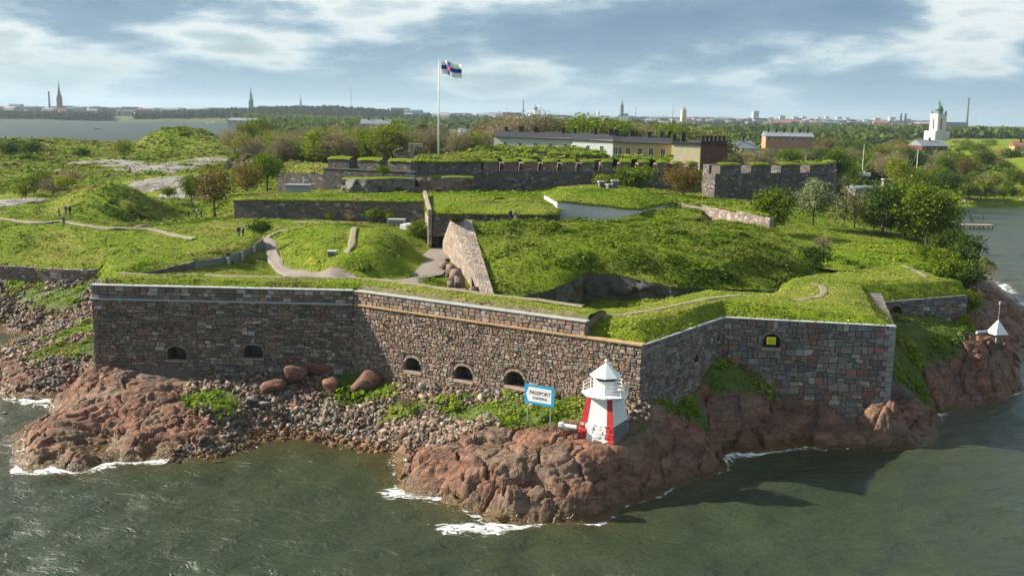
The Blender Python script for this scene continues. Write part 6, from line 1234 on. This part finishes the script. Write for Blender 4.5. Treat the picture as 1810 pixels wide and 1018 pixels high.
for k, q in enumerate([(166.22,372.93,0.4),(170.91,376.44,0.6),(173.65,374.55,0.6),(177.41,375.43,0.8),(180.1,373.54,0.8),(186.01,378.34,0.7),(188.44,376.37,0.7),(168.88,375.38,1.5),(177.02,378.42,1.6),(184.59,380.01,1.6),(192.39,381.47,1.4)]):
    o = link('boulder', boulder_mesh('boulder', random.uniform(3, 5.5), random.uniform(2, 3), random.uniform(1.6, 2.6), 500+k, 'rock_pale'), None, q, random.random()*3); tag(o, 'pale pink boulder on the far bank of the inlet', 'boulder', 'boulders along the far bank of the inlet')
LBL = {'green': 'green leafy tree', 'dark': 'dark green tree', 'lime': 'yellow-green tree', 'bronze': 'bronze-leaved tree', 'bud': 'pale brown budding tree'}
UG = []
def belt(n, uf, yr, kinds, hr, where, group, zoff=0.0, wide=(1.0, 1.3)):
    for k in range(n):
        y = random.uniform(*yr); u_ = random.uniform(*uf); x = (u_-905)/1776*y*.985
        z = float(island_z(np.array([x]), np.array([y]))[0])+zoff; ky = random.choice(kinds)
        tree((x, y, z), random.uniform(*hr), ky, LBL[ky]+' '+where+(', left part' if u_ < uf[0]*.67+uf[1]*.33 else ', right part' if u_ > uf[0]*.33+uf[1]*.67 else ', middle part'), group, random.uniform(*wide))
belt(56, (400, 730), (265, 400), ['bud', 'lime', 'green', 'bud', 'lime'], (8, 12.5), 'in the wood left of the flagpole', 'trees left of the flagpole')
belt(40, (410, 800), (400, 560), ['green', 'dark', 'bud', 'lime', 'green'], (10, 14), 'in the deeper wood left of the flagpole', 'trees deeper behind the flagpole')
belt(16, (430, 860), (580, 850), ['green', 'dark', 'green', 'bud'], (11, 15), 'at the back of the island left of centre', 'trees at the back of the island')
belt(18, (690, 845), (275, 420), ['bud', 'lime', 'green', 'bud'], (8, 12), 'between the flagpole and the barracks', 'trees beside the barracks')
belt(44, (845, 1290), (345, 430), ['bud', 'lime', 'bud', 'green', 'bud'], (16, 20.5), 'behind the barracks roof', 'trees behind the barracks')
belt(40, (1280, 1500), (265, 420), ['bud', 'bud', 'green', 'lime'], (8, 11.5), 'behind the right bastion wall', 'trees behind the right bastion wall', -1)
belt(48, (1440, 1810), (430, 600), ['bud', 'green', 'dark', 'green', 'bronze'], (9, 14), 'beyond the moored yachts', 'trees beyond the yachts', -2)
belt(24, (1290, 1830), (620, 980), ['green', 'dark', 'bud', 'green'], (10, 15), 'on the low ridge before the domed church', 'trees before the church', -2)
belt(10, (1335, 1450), (450, 500), ['green', 'bud', 'lime'], (9, 10.5), 'in front of the salmon-red building', 'trees in front of the salmon-red building', -1)
for k, q in enumerate([(164.52,372,2.96),(168.98,374,2.88),(173.24,376,3),(175.27,374,2.99),(180.52,378,2.97),(183.17,376,2.97),(187.3,378,3.09),(189.71,376,3.08),(195.11,380,3.07),(180.99,390,4.43),(193.22,395,4.71),(172.49,388,3.99),(203.49,400,4.75),(193.42,410,6.15),(206.16,415,6.74)]):
    ky = ('shrub', 'shrub_dark', 'shrub_lime', 'shrub', 'shrub_bud')[k % 5]; tree(q, random.uniform(4, 7.5), ky, {'shrub': 'green bush', 'shrub_dark': 'dark green bush', 'shrub_lime': 'yellow-green bush', 'shrub_bud': 'brown bush'}[ky]+' on the far bank of the inlet', 'bushes on the far bank of the inlet', .75)
for k in range(16):
    q = [(109.56,330,9.08), (175.58,400,3.15), (184.48,405,4.06), (190.15,400,3.4), (160.32,380,5.44), (131.81,350,9.06), (209.17,450,10.04), (131.98,330,6.7), (148.71,345,4.86), (197.89,400,4.66), (142.38,390,8.12), (159.84,390,8.42), (191.87,430,6.48), (118.62,310,9.75), (96.09,300,12.93), (186.36,440,7.23)][k]
    ky = ['green', 'bronze', 'green', 'lime', 'green', 'lime', 'dark', 'green', 'dark', 'green', 'bud', 'bud', 'bronze', 'lime', 'green', 'green'][k]
    tree(q, random.uniform(7, 10.5), ky, LBL[ky]+' around the moored yachts and inlet', 'trees around the inlet', random.uniform(1, 1.3))

for nm_, lb_, mt_, n_, ur_, yr_ in (('brushwood', 'low pale brushwood filling the wood behind the fort', 'leaf_bud', 900, (400, 1480), (275, 620)), ('undergrowth', 'green undergrowth filling the woods behind the fort', 'leaf_green', 1400, (410, 1500), (290, 700)), ('wood_floor_growth', 'green undergrowth on the right-hand islands', 'leaf_dark', 1700, (1290, 1840), (420, 1000)), ('dark_brushwood', 'dark undergrowth at the back of the island', 'leaf_dark', 1500, (430, 1840), (500, 1000))):
    y_ = rng.uniform(*yr_, n_); x_ = (rng.uniform(*ur_, n_)-905)/1776*y_*.985; h_ = rng.uniform(1.8, 4.2, n_)
    cfz = island_z(x_, y_); k_ = (~((x_ > -50) & (x_ < 85) & (y_ < 345))); UG.append((nm_, lb_, np.stack([x_, y_, cfz+h_*.3], -1)[k_], h_[k_]*1.5, mt_))
# ------------------------------------------------------------------ people
def person_mesh(pose):
    v = [(0, 0, .95), (0, 0, 1.15), (0, 0, 1.40), (0, 0, 1.50), (0, .01, 1.62), (0, .01, 1.74)]; rad = [.15, .14, .16, .06, .095, .07]; e = [(0, 1), (1, 2), (2, 3), (3, 4), (4, 5)]
    st = .16 if pose == 'walk' else .04
    for s_ in (-1, 1):
        b = len(v); v += [(s_*.09, 0, .88), (s_*.10, s_*st*.6, .50), (s_*.11, s_*st*1.2, .08), (s_*.12, s_*st*1.2-.14, .04)]; rad += [.095, .07, .05, .04]; e += [(0, b), (b, b+1), (b+1, b+2), (b+2, b+3)]
        b = len(v); v += [(s_*.19, 0, 1.40), (s_*.25, -s_*st*.5+.02, 1.14), (s_*.24, -s_*st-.06, .90), (s_*.23, -s_*st-.09, .80)]; rad += [.06, .048, .038, .035]; e += [(2, b), (b, b+1), (b+1, b+2), (b+2, b+3)]
    me = bpy.data.meshes.new('body'); me.from_pydata(v, e, []); return me, rad
def person_mat(name, top, leg):
    m, nt = newmat(name); z = nd(nt, 'ShaderNodeSeparateXYZ', None, Vector=nd(nt, 'ShaderNodeTexCoord').outputs['Object']).outputs[2]
    finish(nt, ramp(nt, mth(nt, 'MULTIPLY', z, .5), [(0, (.03, .03, .03)), (.045, leg), (.46, top), (.745, (.42, .26, .19)), (.845, (.06, .045, .03))], 'CONSTANT'), .85)
person_mat('clothes_dark', (.03, .035, .05), (.03, .035, .06)); person_mat('clothes_blue', (.05, .10, .20), (.03, .03, .04)); person_mat('clothes_light', (.55, .55, .55), (.06, .07, .12)); person_mat('clothes_tan', (.12, .09, .07), (.35, .32, .27))
PM = {}
for ps_ in ('stand', 'walk'):
    for mm in ('clothes_dark', 'clothes_blue', 'clothes_light', 'clothes_tan'):
        me, rad = person_mesh(ps_); me.materials.append(MT[mm]); o = bpy.data.objects.new('person', me); COL.objects.link(o)
        md = o.modifiers.new('skin', 'SKIN'); sv = me.skin_vertices[0].data
        for q, r_ in zip(sv, rad): q.radius = (r_, r_)
        sv[0].use_root = True; sb = o.modifiers.new('sub', 'SUBSURF'); sb.levels = 1; sb.render_levels = 1
        dg = bpy.context.evaluated_depsgraph_get(); me2 = bpy.data.meshes.new_from_object(o.evaluated_get(dg)); me2.name = 'person'
        me2.polygons.foreach_set('use_smooth', [True]*len(me2.polygons)); PM[ps_, mm] = me2; bpy.data.objects.remove(o)
def person(q, ps_, mm, rz, label, z=None):
    zz_ = float(ground_h(np.array([q[0]]), np.array([q[1]]))[0]) if z is None else z
    return tag(link('person', PM[ps_, mm], None, (q[0], q[1], zz_), rz), label, 'person')
person((-73.1,162.74,11.5), 'stand', 'clothes_blue', .5, 'person in a blue top standing alone on the hill path'); person((-77.6,171.17,11.5), 'stand', 'clothes_dark', 2, 'person in dark clothes, left of the trio behind the lone walker'); person((-77.33,173.18,11.5), 'walk', 'clothes_blue', 1, 'person in blue, middle of the trio on the hill path'); person((-76.7,173.31,11.4), 'stand', 'clothes_dark', 1, 'person in dark clothes, right of the trio on the hill path')
person((-40.59,147.81,11.8), 'stand', 'clothes_dark', .4, 'person in dark clothes, left of the pair above the trench wall'); person((-39.94,147.9,11.8), 'stand', 'clothes_blue', -.6, 'person in blue, right of the pair above the trench wall')
person((-61.15,188.82,9.7), 'walk', 'clothes_dark', 1.5, 'person in dark clothes, leftmost of the four on the branch path'); person((-60.6,190.12,9.9), 'stand', 'clothes_tan', 1.0, 'person in tan trousers, second of the four on the branch path'); person((-60.11,190.29,10), 'stand', 'clothes_light', 2, 'person in a white top, third of the four on the branch path'); person((-58.7,188.53,10.2), 'walk', 'clothes_dark', -1.5, 'person in dark clothes, rightmost of the four on the branch path')
person((-0.39,134.69,16.2), 'stand', 'clothes_dark', .6, 'person in dark clothes on the crest of the central slope, left of two', 15.95); person((0.3,135.03,16.1), 'walk', 'clothes_tan', 1.6, 'person in pale trousers on the crest of the central slope, right of two', 15.95)
person((144.33,308.09,1.15), 'stand', 'clothes_dark', 1, 'person standing on the wooden pier', 1.15)
for q, lb in (((-138.25,410.63,22.9), 'person on top of the far left hill'), ((-187.87,394.91,17), 'person on the far left bank, nearer the hill'), ((-192.54,383.55,17.2), 'person at the far left edge on the bank')): person(q, 'stand', 'clothes_dark', .3, lb)

# ------------------------------------------------------------------ the city across the water
def city_z(x, y):
    t = np.clip((y-2450)/1500, 0, 1); return 2+14*t**.7+26*np.exp(-(((x+560)/330)**2+((y-2900)/420)**2))+6*fbm(x*.002, y*.002, 8, 3)*t
X, Y, Q = grid(-3600, 4200, 2400, 6000, 60); Z = city_z(X, Y)-30*np.clip((2480+60*fbm(X*.006, Y*.006, 4, 3)-Y)/80, 0, 1)
structure(link('mainland', mesh_np('mainland', np.stack([X, Y, Z], -1).reshape(-1, 3), Q, MT['far_ground'], smooth=True)))
def clump_field(name, label, P_, size, matn, per=14):
    n = len(P_); c_ = np.repeat(P_, per, 0); N = len(c_); sz_ = np.repeat(size, per)
    d = rng.normal(size=(N, 3)); d /= np.linalg.norm(d, axis=1)[:, None]; c_ = c_+d*sz_[:, None]*np.array([.5, .5, .48])*(.6+.4*rng.random((N, 1)))
    nr = rng.normal(size=(N, 3))+d; nr /= np.linalg.norm(nr, axis=1)[:, None]; t1 = np.cross(nr, rng.normal(size=(N, 3))); t1 /= np.linalg.norm(t1, axis=1)[:, None]; t2 = np.cross(nr, t1)
    s_ = sz_[:, None]*.38*(.6+.7*rng.random((N, 1))); V = np.stack([c_+t1*s_, c_+t2*s_*.8, c_-t1*s_, c_-t2*s_*.8], 1).reshape(-1, 3)
    tone = np.clip(np.repeat(rng.random(n), per)*.6+.4*rng.random(N), 0, 1)
    o = stuff(link(name, mesh_np(name, V, np.arange(N*4).reshape(-1, 4), MT[matn], col=np.repeat(tone, 4)[:, None]*np.ones(3)))); tag(o, label, 'wood'); return o
for nm_, lb_, pp_, hh_, mt_ in UG: clump_field(nm_, lb_, pp_, hh_, mt_, 26)
mid_ = []
for n, ur, yr in ((900, (425, 760), (950, 1700)), (1500, (400, 900), (1500, 2450)), (1500, (860, 1560), (1000, 2400)), (900, (1500, 1840), (1250, 2400))):
    u_ = rng.uniform(*ur, n); y = rng.uniform(*yr, n); x = (u_-905)/1776*y*.985; h_ = rng.uniform(8, 14, n); z_ = 9+2.5*np.sin(x*.01+1)+2*np.sin(y*.011); mid_.append(np.stack([x, y, z_+h_*.35, h_], -1))
mid_ = np.concatenate(mid_); clump_field('island_wood', 'dense green woodland on the islands behind the fort', mid_[:, :3], mid_[:, 3]*1.15, 'leaf_dark', 18)
pts = []
for n, ur, yr in ((900, (-60, 190), (2500, 2700)), (900, (235, 470), (2520, 2750)), (1700, (450, 720), (2500, 3300)), (500, (700, 900), (2500, 2900)), (1400, (900, 1820), (2450, 2900)), (700, (1560, 1830), (2000, 2400)), (500, (-60, 900), (3000, 3900))):
    u_ = rng.uniform(*ur, n); y = rng.uniform(*yr, n); x = (u_-905)/1776*y*.985; h_ = rng.uniform(9, 15, n); pts.append(np.stack([x, y, np.maximum(city_z(x, y), 3)+h_*.5, h_], -1))
pts = np.concatenate(pts); clump_field('far_wood', 'dark band of woodland along the far city shore', pts[:, :3], pts[:, 3], 'leaf_far')
CW = [(.40, .39, .36), (.36, .32, .25), (.26, .25, .25), (.36, .31, .27), (.24, .20, .18), (.24, .14, .12), (.48, .47, .45), (.17, .18, .20)]
CRF = ['roof_grey', 'roof_dark', 'roof_red', 'spire_green']
CITYL = ['pale grey', 'sand-coloured', 'mid grey', 'beige', 'brown', 'dull red', 'off-white', 'dark grey']; ROOFL = ['a grey', 'a dark', 'a red', 'a green']
bmesh_ = []
for k, (c_, rm) in enumerate([(c_, r_) for c_ in CW for r_ in CRF][:32]):
    me = mesh_np('facade', MB().box(-.5, .5, -.5, .5, -.8, 1).v, MB().box(-.5, .5, -.5, .5, -.8, 1).f, MT['city_wall'], col=np.tile(c_, (8, 1)))
    r2 = MB().add([(-.52, -.52, 1), (.52, -.52, 1), (.52, 0, 1.22), (-.52, 0, 1.22), (.52, .52, 1), (-.52, .52, 1)], [(0, 1, 2, 3), (3, 2, 4, 5), (0, 3, 5), (1, 4, 2)]); me2 = mesh_np('roof', r2.v, r2.f, MT[rm]); bmesh_.append((me, me2))
random.seed(21); _seen = {}
for k in range(250):
    y = random.uniform(2650, 4300)
    u_ = random.uniform(-40, 900) if k % 2 else random.uniform(860, 1640)
    if 470 < u_ < 700 and y < 3400: y += 600
    x = (u_-905)/1776*y*.985; z = float(city_z(np.array([x]), np.array([y]))[0]); mi = random.randrange(len(bmesh_)); b = thing('city_building', CITYL[mi // 4]+' block with '+ROOFL[mi % 4]+' roof on the skyline, '+('left of the needle spire' if u_ < 103 else 'between the two dark spires' if u_ < 443 else 'left of the flagpole' if u_ < 775 else 'just right of the flagpole' if u_ < 946 else 'behind the barracks trees' if u_ < 1209 else 'left of the domed church'), 'building', (x, y, z), random.uniform(-.5, .5), 'far city blocks')
    b.scale = (random.uniform(18, 62), random.uniform(14, 30), random.uniform(12, 21)); me, me2 = bmesh_[mi]; link('facade', me, b); link('roof', me2, b)
rr = np.random.default_rng(4); n_ = 620; y_ = rr.uniform(2900, 4700, n_); u2 = np.where(rr.random(n_) < .35, rr.uniform(-60, 480, n_), rr.uniform(690, 1660, n_)); x_ = (u2-905)/1776*y_*.985
zc = city_z(x_, y_); w2 = rr.uniform(10, 38, n_); h2 = rr.uniform(8, 22, n_); CBX = CB/.62*.5; V = CBX[None]*np.stack([w2, w2*.7, h2], -1)[:, None]+np.stack([x_, y_, zc+h2*.5], -1)[:, None]
tn = np.array(CW)[rr.integers(0, 8, n_)]*.6*rr.uniform(.5, 1.1, (n_, 1))
o = stuff(link('city_mass', mesh_np('city_mass', V.reshape(-1, 3), (CF[None]+(np.arange(n_)*8)[:, None, None]).reshape(-1, 3), MT['city_wall'], col=np.repeat(tn, 8, 0)))); tag(o, 'crowded roofs and blocks of the distant town along the skyline', 'town')
def spire(name, label, q, base_z, w_, tower_h, spire_h, m1, m2, cat='church'):
    r_ = thing(name, label, cat, (q[0], q[1], base_z), .2); MB().rings([fr(0, w_), fr(tower_h, w_*.92)]).build('tower', MT[m1], r_)
    MB().lathe([(w_*.55, tower_h), (w_*.30, tower_h+spire_h*.25), (w_*.10, tower_h+spire_h*.7), (.3, tower_h+spire_h)], 8).build('spire', MT[m2], r_)
    MB().box(-w_*.4, w_*2.2, -w_*.5, w_*.9, -5, tower_h*.45).build('nave', MT[m1], r_); return r_
q = (-1429.04,3200,113.56); spire('spired_church', 'dark brick church with a needle spire, far left skyline', q, 14, 15, 50, q[2]-64, 'brick_far', 'spire_dark')
q = (-827.96,3200,108.24); spire('spired_church', 'dark green spired church above the city left of centre', q, 18, 15, 42, q[2]-60, 'spire_green', 'spire_green')
q = (-756.86,3600,89.74); spire('tower', 'small pale tower with a pointed cap on the skyline', q, 20, 11, 34, q[2]-54, 'plaster_grey', 'roof_grey', 'tower')
q = (439.51,4200,106.39); spire('tower', 'dark slim tower on the skyline behind the barracks trees', q, 20, 12, 60, q[2]-80, 'spire_dark', 'spire_dark', 'tower')
q = (462.53,2800,67.07); spire('clock_tower', 'pale stone tower with a pointed top behind the trees', q, 8, 13, 46, q[2]-54, 'plaster_cream', 'roof_grey', 'tower')
q = (318.4,3900,71.78); spire('tower', 'thin pale spire in the middle of the skyline', q, 20, 8, 30, max(8, q[2]-50), 'plaster_white', 'plaster_white', 'tower')
q = (-613.27,3400,80.76)
cathedral = thing('white_cathedral', 'white domed cathedral on the skyline left of the barracks', 'church', ((69.32,3500,31.28))[:2]+(14,), .1)
MB().box(-22, 22, -20, 20, -6, 22).build('body', MT['plaster_white'], cathedral); MB().lathe([(9, 22), (9, 36), (9.5, 37)], 16).build('drum', MT['plaster_white'], cathedral); MB().lathe([(9.3, 37), (8, 43), (4.5, 47.5), (1.2, 50), (.5, 57)], 16).build('dome', MT['copper_green'], cathedral)
for sx in (-16, 16): MB().lathe([(4, 22), (4, 29), (3.5, 32), (.4, 37)], 10, (sx, 0)).build('side_turret', MT['plaster_white'], cathedral)
def stack(q, base, w_, label, matn='brick_far'):
    r_ = thing('factory_chimney', label, 'chimney', (q[0], q[1], base)); MB().lathe([(w_, 0), (w_*.8, (q[2]-base)*.6), (w_*.7, q[2]-base)], 10).build('shaft', MT[matn], r_); MB().lathe([(w_*.78, q[2]-base), (w_*.78, q[2]-base+2)], 10).build('rim', MT['roof_dark'], r_)
stack((-1506.9,3300,79.79), 14, 3.6, 'slim brick chimney left of the needle-spired church'); stack((1682.45,3800,121.16), 5, 6.2, 'tall grey power station chimney right of the domed church', 'roof_grey')
stack((1361.78,3600,59.42), 10, 4.5, 'left one of two short dark chimneys left of the domed church', 'spire_dark'); stack((1377.72,3600,59.7), 10, 4.5, 'right one of two short dark chimneys left of the domed church', 'spire_dark')
stack((29.13,3700,85.11), 14, 3.0, 'thin grey chimney left of the white cathedral', 'roof_grey')
for q, lb in (((-804.44,5000,157.91), 'thin radio mast left of the flagpole'), ((649.53,4200,87.13), 'thin mast left of the pale stone tower'), ((508.02,4300,83.45), 'thin mast behind the barracks trees')):
    r_ = thing('radio_mast', lb, 'mast', (q[0], q[1], 15)); MB().tube([(0, 0, 0), (0, 0, q[2]-15)], [2.2, 1.2], 5).build('lattice', MT['grey_metal'], r_)
for q, w_, h_, lb, m1 in (((1626.8,3750,33.47), 85, 34, 'dark power station block below the tall chimney', 'spire_dark'), ((1361.07,3650,27.55), 60, 24, 'dark plant building below the two short chimneys', 'spire_dark'), ((992.69,4200,65.54), 24, 50, 'tall grey block at the left of the right-hand skyline', 'plaster_grey'), ((-8.97,3000,38.12), 55, 26, 'grey-green shipyard hall left of the cathedral', 'spire_green'), ((-1188.29,2900,33.42), 46, 24, 'cream apartment block with a red-roofed neighbour on the left shore', 'plaster_cream'), ((-1079.15,2850,34.89), 40, 22, 'cream apartment house on the left shore, right of the red-roofed one', 'plaster_yellow'), ((-387.08,2700,36.7), 56, 14, 'long red brick building in the far wood', 'brick_far'), ((-267.8,2800,28.53), 52, 14, 'second long red brick building, right of the first', 'brick_far')):
    r_ = thing('city_building', lb, 'building', (q[0], q[1], q[2]-h_), .1); MB().box(-w_/2, w_/2, 0, 20, -20, h_).build('facade', MT[m1], r_); MB().box(-w_/2-.6, w_/2+.6, -.6, 20.6, h_, h_+1.2).build('roof', MT['roof_dark' if m1 != 'plaster_cream' else 'roof_red'], r_)
    for i in range(int(w_/7)):
        for j in range(max(1, int(h_/6))): MB().box(-w_/2+3+i*7, -w_/2+6.5+i*7, -.12, -.02, 2+j*6, 5+j*6).build('window', MT['dark_glass'], r_)
random.seed(8)
for k in range(26):
    u_ = 1350+k*10+random.uniform(-4, 4); y = random.uniform(4000, 4500); x = (u_-905)/1776*y*.985
    r_ = thing('tower_block', 'grey-white tower block in the hillside row left of the domed church', 'building', (x, y, 15), random.uniform(-.2, .2), 'tower blocks on the right skyline'); wdt = random.uniform(16, 28); hh = random.uniform(18, 34)
    MB().box(-wdt/2, wdt/2, 0, 16, -10, hh).build('facade', MT['plaster_grey'], r_); MB().box(-wdt/2, wdt/2, -.3, 16, hh, hh+1.5).build('roof', MT['roof_grey'], r_)
# domed church on the next island
CH = (464.75,1120,23.92)
ch = thing('domed_church', 'white square church tower with a green dome on the right', 'church', (CH[0], CH[1], CH[2]-8), .35); ch.scale = (.85, .85, .95)
MB().box(-7, 7, -7, 7, -6, 24.5).build('tower', MT['church_stone'], ch); MB().box(-12, 12, -10, 10, -6, 6).build('aisle', MT['plaster_grey'], ch)
MB().box(-7.4, 7.4, -7.4, 7.4, 24.5, 25.4).build('cornice', MT['plaster_grey'], ch); MB().lathe([(5.2, 25.4), (5.2, 29)], 12).build('drum', MT['copper_green'], ch)
dm = MB().lathe([(5.5, 29), (5.1, 31.5), (3.8, 34), (1.8, 35.6), (1.2, 36)], 12).build('dome', MT['copper_green'], ch, smooth=True); MB().lathe([(1.2, 36), (1.2, 37.8), (.25, 39.2), (.12, 42)], 8).build('lantern', MT['spire_dark'], dm)
for sx in (-1, 1):
    for sy in (-1, 1): MB().lathe([(1.3, 25.4), (1.3, 27.3), (.2, 29.3)], 8, (sx*5.8, sy*5.8)).build('corner_turret', MT['copper_green'], ch)
for z in (8, ): 
    for x in (-1.0, ): MB().box(x-1, x+1, -7.15, -7.02, z, z+12).build('window', MT['dark_glass'], ch); MB().box(-7.15, -7.02, -1, 1, z, z+12).build('window', MT['dark_glass'], ch)
# look-alikes that can be counted across the view say which one they are
ORD = ['first', 'second', 'third', 'fourth', 'fifth', 'sixth', 'seventh', 'eighth', 'ninth', 'tenth', 'eleventh', 'twelfth']
same = {}
for o in COL.objects:
    if o.parent is None and o.get('group') in ('trees around the inlet', 'bushes at the right end of the rampart', 'undergrowth bushes below the right-hand trees', 'boulders along the far bank of the inlet', 'rocks tumbled below the glacis end wall', 'bushes on the far bank of the inlet', 'trees in front of the salmon-red building'): same.setdefault(o['label'], []).append(o)
for lb_, os_ in same.items():
    if 1 < len(os_) <= 12:
        for k, o in enumerate(sorted(os_, key=lambda q_: q_.location.x/q_.location.y)): o['label'] = ORD[k]+' '+lb_+' from left' if len(lb_.split()) < 14 else lb_
# skerry line in the bay
for k, (q, w_) in enumerate((((-863.57,2233.83,0.5), 190), ((-845.12,2491.19,0.5), 90), ((-1155.56,2444.4,0.8), 260))):
    X, Y, Q = grid(-w_/2, w_/2, -9, 9, 3); Z = 1.6*(1-(X/(w_/2))**2)*(1-(Y/9)**2)*(1+fbm(X*.1, Y*.1, k, 3))-.3
    structure(link('skerry', mesh_np('skerry', np.stack([X, Y, Z], -1).reshape(-1, 3), Q, MT['rock_dark']), None, (q[0], q[1], 0)))
# ------------------------------------------------------------------ air
hb = MB().box(-6500, 6500, -80, 17000, -4, 190).build('haze', None); hb.data.materials.clear()
m = bpy.data.materials.new('haze'); m.use_nodes = True; m.node_tree.nodes.clear(); nt = m.node_tree
pv = nd(nt, 'ShaderNodeVolumePrincipled', None, Density=0.55e-4, Anisotropy=0.2); pv.inputs['Color'].default_value = (.72, .87, 1.0, 1)
nt.links.new(pv.outputs[0], nd(nt, 'ShaderNodeOutputMaterial').inputs[1]); hb.data.materials.append(m); MT['haze'] = m; stuff(hb)
hb['label'] = 'thin blue air between the camera and the far city'; hb['category'] = 'haze'
